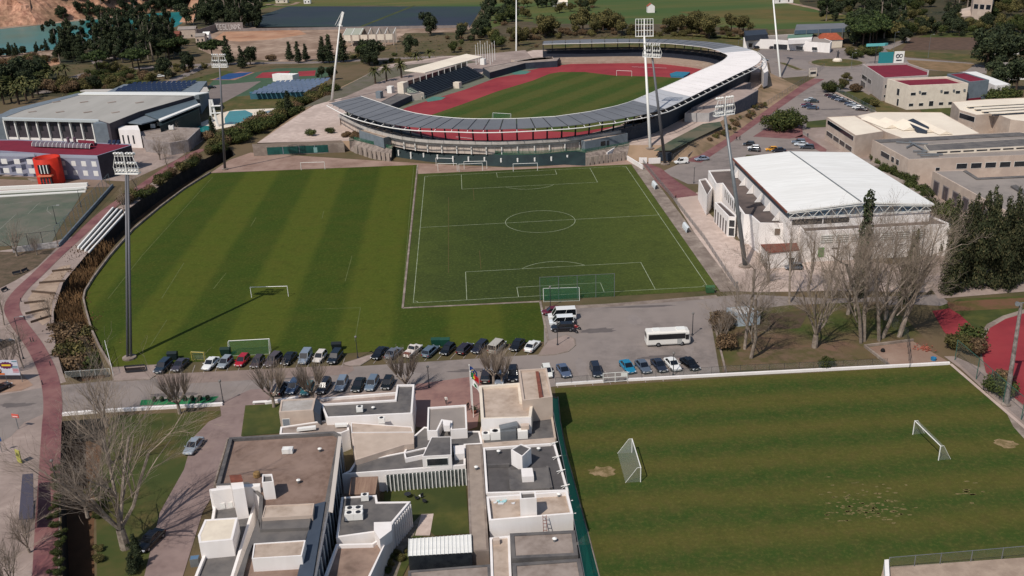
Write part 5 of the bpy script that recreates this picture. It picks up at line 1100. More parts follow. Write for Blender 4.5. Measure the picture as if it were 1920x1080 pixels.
t6, P = prism_house('school_building', 'long beige school wing with a grey roof, a raised clerestory and metal ducts', 'school building', [(1635.8, 262), (1912, 247), (1990, 262), (1990, 288), (1703.6, 299)], 7.2, 0, cream, gray_roof2, .12, .35)
slab(t6, [(1638, 262), (1912, 248), (1930, 252), (1930, 254), (1650, 267)], 7.3, gray_roof, 'dark_strip', .15)
block(t6, [(1733, 271.5), (1913, 260), (1990, 262), (1990, 270), (1742, 283)], 8.3, 7, cream_l, 'clerestory', gray_roof, .05, .1)
A0, C0 = at(1742, 283, 8.3), at(1990, 270, 8.3)
for k in range(7): wbox(MB(), A0, C0, .06+k*.1, .14+k*.1, 7.5, 7.9, .04).build('clerestory_window', glass, t6)
for k, (a, c) in enumerate([((1680, 266), (1740, 270)), ((1705, 265), (1738, 284)), ((1712, 283), (1765, 284)), ((1720, 288), (1768, 289)), ((1726, 292), (1760, 291)), ((1728, 286), (1770, 280)), ((1700, 276), (1712, 270))]):
    MB().tube(at(*a, 7.6), at(*c, 7.6), .22, .22, 7).build('duct', galv, t6)
wins(t6, (1703.6, 299), (1990, 288), 7.2, [(.185, .215, 2.4, 4.6)]+[(f, f+.072, 3.9, 5.5) for f in (.32, .415, .51, .605, .7, .795, .89)])
wins(t6, (1635.8, 262), (1703.6, 299), 7.2, [(.28, .52, 4.0, 5.6), (.57, .65, 4.0, 5.6), (.7, .78, 4.0, 5.6)], glassm=glass)
t7b, P = prism_house('school_building', 'nearest grey roofed school block with a row of tall shuttered openings', 'school building', [(1749, 320.5), (1807, 318.8), (1830, 333.8), (1990, 328), (1990, 456), (1920, 414)], 6.2, 0, cream, gray_roof2, .12, .35)
slab(t7b, [(1806, 320), (1812, 319), (1834, 333), (1990, 326), (1990, 329), (1831, 336)], 6.35, gray_roof, 'parapet_cap', .2); slab(t7b, [(1895, 348), (1905, 346), (1930, 362), (1925, 366)], 6.6, gray_roof, 'roof_hatch', .5)
A0, C0 = at(1749, 320.5, 6.2), at(1920, 414, 6.2)
for k in range(8):
    w_ = wbox(MB(), A0, C0, .03+k*.118, .03+k*.118+.075, .4, 4.2, .05).build('opening', mat('grey_reveal', (150, 142, 140)), t7b); wbox(MB(), A0, C0, .04+k*.118, .04+k*.118+.055, .5, 3.9, .08).build('shutter', mat('grey_shutter', (96, 88, 90), (84, 76, 80), .8, .7), w_)
# covered lockers behind the hall
for k, (a, c) in enumerate([((1600, 296), (1645, 310)), ((1650, 322), (1696, 342)), ((1704, 352), (1742, 372))]):
    tag(MB().strip(at(*a, 2.5), at(*c, 2.5), 2.2, 0, 2.5).build('low_shed', taupe_roof), ['dull grey low shed along the back of the sports hall, the farthest of three', 'dull grey low shed along the back of the sports hall, the middle one', 'dull grey low shed along the back of the sports hall, the nearest of three'][k], 'shed')
# --- left: blue building with orange drum
bl_, P = prism_house('school_building', 'lavender two storey building with a dark red roof and an orange entrance drum', 'school building', [(-150, 285), (-120, 262), (35, 261.5), (246, 270), (246, 272.5), (182.5, 292), (100, 290), (64, 287), (0, 283)], 8.0, 0, lav, red_roof, .25, .5)
for sgn, (a, c) in enumerate((((-150, 285), (64, 288)), ((105, 290), (182.5, 292)))):
    A0, C0 = at(*a, 8), at(*c, 8); wbox(MB(), A0, C0, 0, 1, 7.0, 8.02, .12).build('fascia', mat('pale_blue_fascia', (166, 172, 186), rough=.7), bl_)
    n = 9 if sgn == 0 else 4
    for r_ in (1.3, 4.4):
        for k in range(n):
            f = (k+.3)/n; w_ = wbox(MB(), A0, C0, f, f+.45/n, r_, r_+1.7, .05).build('window', white_m, bl_); wbox(MB(), A0, C0, f+.03/n, f+.42/n, r_+.1, r_+1.6, .07).build('blind', blind, w_)
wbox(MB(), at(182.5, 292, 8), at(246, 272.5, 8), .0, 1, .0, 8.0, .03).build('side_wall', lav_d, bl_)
c0 = at(84, 302, 7.6); dr_ = MB(); 
dr_.lathe((c0.x, c0.y+1.5, 0), [(4.0, 0), (4.0, 8.5), (3.4, 8.5), (3.4, 8.1)], 28); dr_.build('entrance_drum', orange, bl_, True)
for k, (z0, z1) in enumerate(((.3, 2.9), (4.2, 7.0))):
    MB().obox((c0.x+.4, c0.y-2.2), (1, 0), 3.4, 1.2, z0, z1).build('recess', glass, bl_)
    for s in (-.9, .1, 1.1): MB().obox((c0.x+.4+s, c0.y-2.82), (1, 0), .28, .08, z0, z1).build('mullion', orange if k == 0 else white_m, bl_)
MB().obox((c0.x+.4, c0.y-2.5), (1, 0), 4.4, 1.7, 3.3, 3.7).build('balcony', mat('pale_orange', (214, 120, 90)), bl_)
P = A([(52, 336), (120, 337), (118, 341), (60, 341)]); MB().prism(P, 0, .3).build('entrance_step', concrete, bl_)
# rounded roof light
a, c = at(64, 272, 8.2), at(172, 276, 8.2); b = MB(); n_ = 14
for k in range(n_+1):
    p = a.lerp(c, k/n_)
    for j in range(7): th = math.pi*j/6; b.v.append(p+Vector((0, -1.7*math.cos(th), 1.2*math.sin(th))))
for k in range(n_):
    for j in range(6): b.f.append([k*7+j, (k+1)*7+j, (k+1)*7+j+1, k*7+j+1]); b.m.append(0)
b.build('barrel_rooflight', mat('tinted_rooflight', (112, 98, 106), rough=.3), bl_)
b = MB()
for k in range(n_+1):
    p = a.lerp(c, k/n_); b.pipe([p+Vector((0, -1.75*math.cos(math.pi*j/6), 1.25*math.sin(math.pi*j/6))) for j in range(7)], .08, 4)
b.build('rooflight_ribs', white_m, bl_)
for x in (129, 141): p = at(x, 268, 8); MB().tube(p, p+Vector((0, 0, 1.9)), .5, .5, 10).build('vent_pipe', mat('plum_pipe', (120, 98, 110)), bl_)
block(bl_, [(146, 262), (177, 264), (176, 268), (146, 266)], 8.9, 7.9, red_roof, 'roof_box')
for k in range(3): p = at(206+k*8, 268, 8.2); MB().add([p+Vector((-.5, -.8, 0)), p+Vector((.5, -.8, 0)), p+Vector((.5, .6, .9)), p+Vector((-.5, .6, .9))], [[0, 1, 2, 3]]).build('solar_panel', solar, bl_)
# --- pool hall
ph, P = prism_house('pool_hall', 'huge pool hall with a pale grey sheet roof and white columns behind the lavender building', 'sports hall', [(4, 221.5), (45, 206), (150, 178), (363, 180), (262, 209), (205, 232), (184.7, 226)], 9.2, 0, lav_d, mat('pale_sheet', (178, 174, 166), (168, 164, 156), .12, .7, stretch=(1, .2, 1)), .06, .3)
slab(ph, [(146, 176.5), (160, 172), (392, 173), (366, 178)], 9.6, white_m, 'ridge_roof', .3)
slab(ph, [(150, 170), (160, 168), (388, 163), (392, 170), (386, 174)], 8.6, mat('pale_rear_roof', (190, 184, 176)), 'rear_roof', .4)
block(ph, [(-60, 224), (4, 213), (20, 205), (148, 174), (152, 178), (45, 206), (4, 221.5)], 8.7, 0, bluegray, 'rear_slope')
for k in range(2):
    for j in range(4): p0 = (60+j*52-k*0+ (45 if k else 0), 208.5-k*18.5+j*.4); slab(ph, [(p0[0]-8, p0[1]+1), (p0[0]+7, p0[1]-1.3), (p0[0]+9, p0[1]-.3), (p0[0]-6, p0[1]+2)], 9.35, taupe_roof, 'roof_hatch', .2)
slab(ph, [(4, 219.5), (184.7, 223.5), (184.7, 226), (4, 222)], 9.5, mat('pale_blue_gutter', (186, 192, 192)), 'gutter', .8)
A0, C0 = at(4, 221.5, 9.2), at(184.7, 226, 9.2)
for k in range(9):
    f = .015+k*.115; wbox(MB(), A0, C0, f, f+.011, 0, 8.6, .8).build('column', whitep, ph)
wbox(MB(), A0, C0, .02, .95, .3, 2.0, .3).build('white_plinth', white, ph)
for k in range(9): wbox(MB(), A0, C0, .04+k*.115, .065+k*.115, 4.8, 7.2, .06).build('window', glass, ph)
MB().obox(at(193, 240, 7).xy, (1, 0), 5, 4, 0, 9.1).build('corner_tower', bluegray, ph)
slab(ph, [(222, 228), (262, 211), (297, 224), (265, 232)], 7.2, bluegray, 'side_roof', .4)
block(ph, [(222, 236), (258, 235), (262, 244), (222, 243)], 6.6, 0, white, 'gable_wall'); 
for k in range(3): wbox(MB(), at(222, 243, 6.6), at(262, 244, 6.6), .12+k*.24, .19+k*.24, 1.5, 4.6, .05).build('slot_window', glass, ph)
slab(ph, [(264, 211), (363, 180), (372, 194), (298, 224)], 7.8, mat('steel_blue_sheet', (98, 112, 120), (88, 102, 110), .3, .6), 'side_slope', .3)
slab(ph, [(297, 223), (373, 193.5), (376, 195), (300, 226)], 7.9, whitep, 'white_edge', .5)
block(ph, [(298, 227), (372, 197), (372, 205), (300, 236)], 6.5, 0, dgreen, 'glazed_wall')
t, P = prism_house('annex', 'windowless grey annex with scribbled walls beside the pool hall', 'annex', [(262, 247), (318, 238), (375, 240), (352, 262), (318, 268), (270, 262)], 4.4, 0, mat('scrawled_grey', (146, 136, 132), (176, 170, 168), .5, .9, w2=.3), taupe_roof, .3, .4)
for k, (x, y) in enumerate(((288, 240), (300, 236), (312, 238), (322, 243))): ac(x, y, 4.2, ['leftmost', 'second', 'third', 'rightmost'][k]+' white machine on the roof of the scribbled grey annex', 1.7)
# solar arrays
def solar_array(px, z, n, label, colr, cat='solar panels', up=.9, rows_=5):
    P = A(px, z); t = thing('solar_array', label, cat, sum(P, Vector((0, 0, 0)))/4)
    for r_ in range(rows_):
        for k in range(n):
            f0, f1 = k/n+.008, (k+.9)/n; g0, g1 = (r_+.05)/rows_, (r_+.8)/rows_
            q = lambda f, g_: P[3].lerp(P[2], f).lerp(P[0].lerp(P[1], f), g_)
            MB().add([q(f0, g0), q(f1, g0), q(f1, g1)+Vector((0, 0, up)), q(f0, g1)+Vector((0, 0, up))], [[0, 1, 2, 3]]).build('panel', colr, t)
solar_array([(252, 157), (372, 153), (340, 171), (214, 171)], 9, 13, 'dark blue solar panels on the rear roof of the pool hall', solar, rows_=4)
tag(block(None, [(232, 158), (388, 152), (372, 174), (196, 174)], 8.9, 0, bluegray, 'solar_hall') , 'low hall carrying the dark solar panels behind the pool hall', 'building')
solar_array([(520, 154), (622, 148), (575, 172), (470, 176)], 3.2, 11, 'grey blue panel rows on a frame beside the tennis courts', mat('grey_panels', (110, 124, 144), (94, 108, 130), .5, .3, spec=.6), rows_=6)
tag(block(None, [(468, 172), (575, 169), (575, 171), (468, 174)], 3.0, 0, mat('teal_wall', (70, 118, 134), (60, 106, 122), .5, .7), 'teal_wall'), 'long teal wall below the grey blue panel rows', 'wall')
t, P = prism_house('hut', 'white pavilion between the red tennis courts', 'pavilion', [(510, 139), (520, 137), (560, 137.5), (548, 141)], 3.6, 0, white, white_roof, .1)
# pools and diving tower
sheet('pool_deck', [(355, 240), (420, 210), (440, 206), (520, 203), (530, 206), (500, 222), (440, 236), (420, 240), (400, 244), (380, 252), (350, 250)], 9*Z, cream_l)
sheet('pool_water', [(421, 222), (430, 208.5), (460, 206.5), (474, 213), (470, 222), (440, 233), (422, 232)], 10*Z, pool_m)
sheet('pool_water', [(340, 245), (362, 235), (395, 236), (396, 245), (372, 250)], 10*Z, pool_m)
sheet('pool_water', [(490, 210), (505, 207), (512, 209), (500, 212.5)], 10*Z, mat('grey_pool_cover', (130, 146, 156), rough=.4))
B = at(402, 238); t = thing('diving_tower', 'white concrete diving tower with platforms between the pools', 'diving tower', B)
for s, l in ((-1.0, .6), (1.4, -.5)): MB().tube(B+Vector((s, 0, 0)), B+Vector((s*.3-.3, 1.5, 10.6)), .55, .4, 5).build('leg', whitep, t)
for z, d_ in ((5.2, 2.6), (8.0, 2.2)): MB().obox((B.x+1.6, B.y+1), (1, 0), d_*1.7, 1.6, z, z+.25).build('platform', whitep, t)
MB().tube(B+Vector((-1, 1.5, 10.3)), B+Vector((.3, 1.5, 10.3)), .3, .3, 4).build('crosspiece', whitep, t)
# green glazed changing block
t, P = prism_house('changing_block', 'low stone block with a long green glazed recess behind the striped pitch', 'changing rooms', [(473, 270), (640, 263), (645, 268), (474, 275.5)], 3.3, 0, concrete, mat('brown_flat_roof', (128, 112, 98)), .05, .2)
A0, C0 = at(474, 275.5, 3.3), at(645, 268, 3.3)
w_ = wbox(MB(), A0, C0, .15, .82, .35, 2.9, .06).build('glazing', mat('green_tinted_glass', (44, 96, 90), (32, 76, 72), .3, .25), t)
for f in (.32, .5, .67): wbox(MB(), A0, C0, f, f+.008, .35, 2.9, .12).build('mullion', bluegray, w_)
wbox(MB(), A0, C0, .66, .7, .4, 2.2, .14).build('door', mat('pale_green_door', (130, 170, 166)), t)
# dug-outs along the right side of the artificial pitch
for k, (x, y) in enumerate(((1229, 352), (1288, 432))):
    p = at(x, y); d = (at(1260, 372)-at(1205, 306)).normalized(); t = thing('dugout', ['rounded team shelter on the walkway, the farther of the two', 'rounded team shelter on the walkway, the nearer of the two'][k], 'dugout', p); n = Vector((-d.y, d.x, 0))
    b = MB(); L_ = 2.3
    prof = [(-.1, 1.5), (.2, 1.55), (.5, 1.3), (.65, .7), (.65, 0)]
    for s in (-L_, L_):
        for u, z in prof: b.v.append(p+d*s-n*u+Vector((0, 0, z)))
    for j in range(4): b.f.append([j, j+1, 5+j+1, 5+j]); b.m.append(0)
    b.build('shell', net_mat('shelter_shell', (214, 220, 222), .9), t); MB().obox((p-n*.3).xy, d, 2*L_-.4, .4, .35, .5).build('seat', metal_d, t)
# --- far buildings
t, P = prism_house('restaurant', 'white L-shaped building with green and grey roofs beyond the roundabout', 'commercial building', [(1394, 70), (1450, 66), (1520, 62), (1560, 77), (1557, 81), (1450, 74), (1395, 73)], 5, 0, white, gray_roof2, .1, .4)
block(t, [(1395, 58), (1435, 55), (1440, 64), (1398, 67)], 7.4, 4.5, slate, 'upper_storey'); slab(t, [(1478, 65), (1526, 62), (1522, 68), (1476, 71)], 6.6, mat('green_roof', (110, 140, 122)), 'green_roof', .3); block(t, [(1478, 68), (1524, 65), (1522, 73), (1478, 75)], 6.2, 4, white, 'upper_storey')
wins(t, (1395, 73), (1557, 81), 5, [(.06, .11, .6, 3), (.36, .52, .3, 3.2), (.62, .7, .6, 2.8), (.8, .86, 1, 2.6)])
t = thing('tiled_house', 'pale house with a hipped terracotta roof behind the white L-shaped building', 'house', at(1555, 82)); P = A([(1530, 70), (1572, 70), (1580, 74), (1536, 76)], 4.2)
MB().prism(P, 0, 4.2).build('wall', cream_l, t); c = sum(P, Vector((0, 0, 0)))/4; P2 = [p+(p-c)*.08 for p in P]; r0, r1 = P2[0].lerp(P2[3], .5).lerp(c, .45)+Vector((0, 0, 3)), P2[1].lerp(P2[2], .5).lerp(c, .45)+Vector((0, 0, 3))
MB().add(P2+[r0, r1], [[0, 1, 5, 4], [2, 3, 4, 5], [1, 2, 5], [3, 0, 4]]).build('roof', red_tile, t)
t = thing('steel_shed', 'long open steel shed with a grey sheet roof in front of the dark trees', 'shed', at(1550, 75)); q = [at(1490, 57, 9), at(1603, 52, 9), at(1606, 44, 9), at(1496, 46, 9)]
rg0, rg1 = (q[0]+q[3])/2+Vector((0, 0, 1.6)), (q[1]+q[2])/2+Vector((0, 0, 1.6)); MB().add(q+[rg0, rg1], [[0, 1, 5, 4], [2, 3, 4, 5]]).build('roof', stad_roof, t)
b = MB(); b.poly([q[0], q[1], q[1]-Vector((0, 0, 2)), q[0]-Vector((0, 0, 2))]); b.poly([q[0], q[3], q[3]-Vector((0, 0, 3)), q[0]-Vector((0, 0, 3))]); b.build('side_sheet', mm, t)
for k in range(6):
    for e in (0, 1): p = (q[0] if e == 0 else q[3]).lerp(q[1] if e == 0 else q[2], k/5); MB().tube((p.x, p.y, 0), p, .25, .25, 5).build('post', galv, t)
t = thing('farmhouse', 'tiny white gabled house alone in the green field', 'house', at(1221, 24)); p = at(1221, 24); w2 = 2.6
MB().prism([(p.x-w2, p.y), (p.x+w2, p.y), (p.x+w2, p.y+6), (p.x-w2, p.y+6)], 0, 4.6, top=False).build('wall', white, t)
MB().add([(p.x-w2-.3, p.y-.2, 4.5), (p.x, p.y-.2, 6.6), (p.x, p.y+6, 6.6), (p.x-w2-.3, p.y+6, 4.5), (p.x+w2+.3, p.y-.2, 4.5), (p.x+w2+.3, p.y+6, 4.5)], [[0, 1, 2, 3], [1, 4, 5, 2]]).build('roof', red_tile, t)
MB().add([(p.x-w2, p.y, 4.6), (p.x+w2, p.y, 4.6), (p.x, p.y, 6.5)], [[0, 1, 2]]).build('gable', white, t)
def far_house(px, py, w, d, h, label, wm, rm, z0=0, cat='house'):
    p = at(px, py); t = thing('house', label, cat, p); MB().box(p.x-w/2, p.y, 0, p.x+w/2, p.y+d, h).build('wall', wm, t)
    MB().add([(p.x-w/2-.3, p.y-.3, h), (p.x+w/2+.3, p.y-.3, h), (p.x+w/2+.3, p.y+d/2, h+1.8), (p.x-w/2-.3, p.y+d/2, h+1.8), (p.x+w/2+.3, p.y+d+.3, h), (p.x-w/2-.3, p.y+d+.3, h)], [[0, 1, 2, 3], [3, 2, 4, 5]]).build('roof', rm, t)
    for k in (-.25, .25): MB().box(p.x+w*k-.5, p.y-.06, 1, p.x+w*k+.5, p.y, 2.4).build('window', glass_m, t)
    return t
far_house(1050, 12, 12, 8, 3.2, 'small white farmhouse by the dark hedge beyond the stadium', white, cream_roof)
far_house(412, 5, 10, 8, 3, 'small white roofed building among the trees at the top left', white, white_roof)
far_house(528, 6, 11, 7, 3, 'pale low barn beside the dirt road at the top left', cream_l, white_roof)
far_house(576, 7, 6, 5, 4, 'tiny red roofed house above the dark covered field', white, red_tile)
far_house(1470, 6, 14, 7, 3, 'low white sheds at the far edge of the green field', white, cream_roof)
far_house(1900, 102, 16, 10, 4.5, 'white house with a dark red roof at the right edge past the big pines', white, red_roof)
far_house(1905, 150, 9, 10, 5, 'pale house half hidden by dark trees at the right edge', white, gray_roof2)
t, P = prism_house('apartment_building', 'pale concrete building with dark openings on the wooded rise at the top right', 'building', [(1824, -14), (1866, -14), (1862, -2), (1826, -4)], 14, 0, cream, gray_roof2, .2)
wins(t, (1826, -4), (1862, -2), 14, [(.06, .3, 7.5, 10.5), (.38, .62, 7.5, 10.5), (.7, .95, 7.5, 10.5)], glassm=glass)
tag(MB().prism(A([(1784, 22), (1830, 10), (1868, 16), (1850, 26), (1800, 32)], 3), 0, 3).build('retaining_terrace', cream), 'cream retaining terrace below the pale concrete building', 'terrace')
# derelict shed and wall left of the dark fields
t = thing('ruined_shed', 'half roofed pale industrial shed on the bare ground before the dark covered field', 'shed', at(690, 78)); z = 7
f0, f1, k0, k1 = at(643, 66, z), at(737, 63, z), at(650, 53, z+2), at(742, 52, z+2)
MB().add([f0, f0.lerp(f1, .36), k0.lerp(k1, .36), k0], [[0, 1, 2, 3]]).build('roof', mat('pale_green_sheet', (170, 172, 156)), t)
for k in range(7):
    a, c = f0.lerp(f1, k/6), k0.lerp(k1, k/6); MB().tube((a.x, a.y, 0), a, .3, .3, 5).build('post', cream, t); MB().tube((c.x, c.y, 0), c, .3, .3, 5).build('post', cream, t); MB().tube(a, c, .2, .2, 4).build('beam', whitep, t)
for k in range(6): a, c = f0.lerp(f1, k/6+.01), f0.lerp(f1, (k+1)/6-.02); MB().poly([(a.x, a.y, 3.4), (c.x, c.y, 3.4), (c.x, c.y, 6.9), (a.x, a.y, 6.9)]).build('wall_panel', cream_l, t)
MB().poly([(k0.x, k0.y, 0), (k1.x, k1.y, 0), (k1.x, k1.y, 8.5), (k0.x, k0.y, 8.5)]).build('back_wall', mat('dim_wall', (150, 142, 134)), t)
t = thing('graffiti_wall', 'long concrete wall with big white graffiti lettering above orange earth', 'wall', at(430, 60)); a, c, e = at(405, 59), at(457, 58), at(372, 70)
MB().strip(a, c, .5, 0, 6).strip(e, a, .5, 0, 5).build('wall_panels', mat('grey_concrete_wall', (150, 140, 136), (132, 122, 118), .2, .9), t)
A0, C0 = a, c; rr = random.Random(5); b = MB()
d_ = (c-a).normalized(); n__ = Vector((d_.y, -d_.x, 0))*.3
wd_ = (c-a).length
glyph = {'C': [(1, 1, 0, 1), (0, 1, 0, 0), (0, 0, 1, 0)], 'E': [(1, 1, 0, 1), (0, 1, 0, 0), (0, 0, 1, 0), (0, .5, .8, .5)], 'S': [(1, 1, 0, 1), (0, 1, 0, .5), (0, .5, 1, .5), (1, .5, 1, 0), (1, 0, 0, 0)], 'L': [(0, 1, 0, 0), (0, 0, 1, 0)], 'U': [(0, 1, 0, 0), (0, 0, 1, 0), (1, 0, 1, 1)], 'N': [(0, 0, 0, 1), (0, 1, 1, 0), (1, 0, 1, 1)], 'D': [(0, 0, 0, 1), (0, 1, 1, .6), (1, .6, 0, 0)], 'R': [(0, 0, 0, 1), (0, 1, 1, .8), (1, .8, 0, .5), (0, .5, 1, 0)]}
for i, ch in enumerate('CESLUNDR'):
    x0 = wd_*(.06+i*.11); 
    for (u0, v0, u1, v1) in glyph[ch]:
        P0 = a+d_*(x0+u0*wd_*.075)+n__+Vector((0, 0, 1.3+3.4*v0)); P1 = a+d_*(x0+u1*wd_*.075)+n__+Vector((0, 0, 1.3+3.4*v1)); b.tube(P0, P1, .28, .28, 4)
b.build('lettering', mat('faded_white', (206, 200, 196), rough=.9), t)
tag(MB().strip(at(457, 58), at(880, 52), .5, 0, 1.8).build('boundary_wall', mat('grey_concrete_wall', (150, 140, 136))), 'long low grey wall along the foot of the dark covered field', 'wall')
for k, (x, y, l) in enumerate([(322, 76, 'rusty roofed shed beside the teal lake'), (352, 72, 'pale ruined outbuilding beside the rusty shed'), (376, 80, 'small pale ruin at the end of the graffiti wall'), (387, 77, 'narrow white ruin nearest the sandy ground')]):
    far_house(x, y, [11, 12, 6, 4][k], 6, [4, 6, 4, 4][k], l, [rust_tile, cream, cream, white][k], [rust_tile, gray_roof2, gray_roof2, white_roof][k], cat='ruin')

# small clutter on the near roofs
for k, (x, y, z, l) in enumerate([(1048, 931, 4.4, 'round roof vent on the beige sunken roof'), (560, 905, 6.2, 'small roof vent in the middle of the brown gravel roof'), (600, 846, 6.2, 'small roof vent near the far right corner of the brown roof'), (893, 880, 3.95, 'small dark roof vent halfway down the covered walkway'), (1010, 845, 3.65, 'small pipe on the black roof beside the skylight cube'), (935, 850, 3.65, 'small pipe on the black roof left of the skylight cube'), (700, 768, 4.3, 'small pipe on the long dark roof'), (1040, 1015, 4.3, 'vent on the beige inner panel at the bottom')]):
    p = at(x, y, z); t = thing('roof_vent', l, 'vent', p); MB().lathe(p, [(.18, 0), (.18, .4)], 8).build('pipe', galv, t); MB().lathe(p+Vector((0, 0, .4)), [(.3, 0), (.3, .06), (.05, .2)], 8).build('cowl', whitep, t)
t = thing('plastic_scraps', 'scattered pale blue and white scraps on the sunken beige roof', 'scraps', at(937, 942, 4.4)); rr = random.Random(4)
for k in range(9):
    p = at(925+rr.random()*40, 938+rr.random()*8, 4.42); MB().poly([p+Vector((rr.uniform(-.5, 0), rr.uniform(-.3, 0), 0)), p+Vector((rr.uniform(.1, .5), -.2, .08)), p+Vector((.3, .25, .12)), p+Vector((-.3, .2, .03))]).build('scrap', mat('scrap_%d' % (k % 2), ((150, 196, 200), (206, 206, 206))[k % 2], rough=.6), t)
for k, (x, y) in enumerate([(1036, 832), (1042, 858), (1050, 884), (1058, 912), (1064, 942), (1070, 966)]):
    a = at(x-6, y, 3.9); c = at(x+10, y-4, 4.6); t = thing('net_bracket', 'white steel bracket holding the teal net off the building edge', 'bracket', a, 'net brackets'); MB().tube(a, c, .06, .06, 5).build('arm', whitep, t); MB().tube(a+Vector((0, 0, -.5)), a.lerp(c, .6), .04, .04, 5).build('strut', whitep, t)
for k, (a, c) in enumerate([((955, 878), (958, 918)), ((1026, 874), (1034, 914)), ((914, 872), (955, 870))]):
    MB().strip(at(*a, 4.0), at(*c, 4.0), .3, 3.6, 4.05).build('upstand', gray_roof, t9)
# ---------------------------------------------------------------- vehicles
def car_proto(kind):
    """front towards +X; body, windows, wheels, lights, plate"""
    D = {'hatch': (4.0, 1.74, 1.48, .72), 'sedan': (4.6, 1.80, 1.45, .74), 'wagon': (4.6, 1.78, 1.52, .76), 'suv': (4.6, 1.86, 1.68, .86), 'van': (4.9, 1.92, 1.95, .95), 'bigvan': (5.6, 2.05, 2.5, 1.1), 'smallvan': (4.3, 1.78, 1.82, .86), 'pickup': (5.0, 1.8, 1.65, .86)}[kind]
    Ln, Wd, Ht, belt = D; h = Wd/2; x0, x1 = -Ln/2, Ln/2
    t = thing({'van': 'van', 'bigvan': 'van', 'smallvan': 'van', 'pickup': 'pickup_truck'}.get(kind, 'parked_car'), 'car', {'van': 'van', 'bigvan': 'van', 'smallvan': 'van', 'pickup': 'pickup truck'}.get(kind, 'car'))
    # lower body stations: x, half width, bottom z, shoulder z, top z
    hood = {'van': .98, 'bigvan': 1.15, 'smallvan': .98}.get(kind, belt+.12)
    if kind in ('sedan',): tail = belt+.18
    elif kind == 'pickup': tail = belt+.02
    else: tail = belt+.16
    st_ = [(x0, h*.80, .34, belt-.08, belt), (x0+.12, h*.95, .24, belt-.02, tail-.02), (x0+.7, h, .2, belt, tail), (-.1*Ln, h, .19, belt, belt+.14), (.18*Ln, h, .19, belt, hood), (x1-.75, h*.98, .2, belt-.04, hood-.06), (x1-.18, h*.88, .24, belt-.14, belt-.04), (x1, h*.72, .36, belt-.22, belt-.18)]
    b = MB(); n = 10
    for x, hw_, zb, zs, zt in st_:
        pr_ = [(-hw_*.86, zb), (-hw_, zb+.16), (-hw_, (zb+zs)/2), (-hw_*.985, zs), (-hw_*.84, zt), (hw_*.84, zt), (hw_*.985, zs), (hw_, (zb+zs)/2), (hw_, zb+.16), (hw_*.86, zb)]
        b.v += [Vector((x, y, z)) for y, z in pr_]
    ns = len(st_)
    for i in range(ns-1):
        for j in range(n): b.f.append([i*n+j, i*n+(j+1) % n, (i+1)*n+(j+1) % n, (i+1)*n+j]); b.m.append(0)
    b.f += [list(range(n))[::-1], [(ns-1)*n+j for j in range(n)]]; b.m += [0, 0]
    # greenhouse: base and roof outlines
    G = {'hatch': (-Ln*.47, .24*Ln, -Ln*.38, .06*Ln), 'sedan': (-Ln*.38, .22*Ln, -Ln*.22, .05*Ln), 'wagon': (-Ln*.48, .22*Ln, -Ln*.41, .07*Ln), 'suv': (-Ln*.48, .23*Ln, -Ln*.41, .09*Ln), 'van': (-Ln*.49, .36*Ln, -Ln*.46, .2*Ln), 'bigvan': (-Ln*.49, .36*Ln, -Ln*.48, .22*Ln), 'smallvan': (-Ln*.49, .26*Ln, -Ln*.47, .12*Ln), 'pickup': (-Ln*.08, .22*Ln, -Ln*.03, .08*Ln)}[kind]
    gb0, gb1, gt0, gt1 = G; zb = belt+.08; zr = Ht-.07; hb, ht_ = h*.90, h*.74
    if kind in ('van', 'bigvan', 'smallvan'): ht_ = h*.86
    base = [(gb0, -hb, zb), (gb1, -hb*.92, zb), (gb1, hb*.92, zb), (gb0, hb, zb)]; top = [(gt0, -ht_, zr), (gt1, -ht_, zr), (gt1, ht_, zr), (gt0, ht_, zr)]
    B4, T4 = [Vector(p) for p in base], [Vector(p) for p in top]
    # roof skin and pillars belong to the body
    T5 = [Vector((p.x*.985, p.y*.93, Ht)) for p in T4]
    b.add(T4+T5, [[0, 1, 5, 4], [1, 2, 6, 5], [2, 3, 7, 6], [3, 0, 4, 7], [4, 5, 6, 7]])
    for i in range(4): b.tube(B4[i], T4[i], .055, .045, 4)
    solid = {'van': .0, 'bigvan': .0, 'smallvan': .55}.get(kind, 0)
    for s, (i, j) in ((-1, (0, 1)), (1, (3, 2))):
        f = .46; p, q = B4[i].lerp(B4[j], f), T4[i].lerp(T4[j], f); b.tube(p, q, .04, .04, 4)
    if solid:
        for i, j in ((0, 1), (3, 2)): b.add([B4[i]+Vector((0, .02*(1 if i else -1), 0)), B4[i].lerp(B4[j], solid)+Vector((0, .02*(1 if i else -1), 0)), T4[i].lerp(T4[j], solid)+Vector((0, .02*(1 if i else -1), 0)), T4[i]+Vector((0, .02*(1 if i else -1), 0))], [[0, 1, 2, 3]])
    if kind == 'pickup':
        pass
    for s in (-1, 1): b.box(.17*Ln, s*h-.02 if s > 0 else s*h-.2, zb+.0, .17*Ln+.12, s*h+.2 if s > 0 else s*h+.02, zb+.16)
    bo = b.build('body', paint, t)
    g = MB(); g.add(B4+T4, [[0, 1, 5, 4], [1, 2, 6, 5], [2, 3, 7, 6], [3, 0, 4, 7]]); g.build('windows', car_glass, t)
    if kind == 'pickup': MB().box(x0+.1, -h*.82, belt+.02, gb0-.1, h*.82, belt+.05).build('load_bed', rust_tile, t)
    wr = .32 if kind not in ('bigvan', 'suv') else .36
    for x in (x0+.78, x1-.82):
        for s in (-1, 1):
            y = s*(h-.1); w_ = MB().tube((x, y-.11, wr), (x, y+.11, wr), wr, wr, 12).build('wheel', tyre_m, t); MB().tube((x, y+s*.11, wr), (x, y+s*.125, wr), wr*.62, wr*.55, 8).build('rim', rim_m, w_)
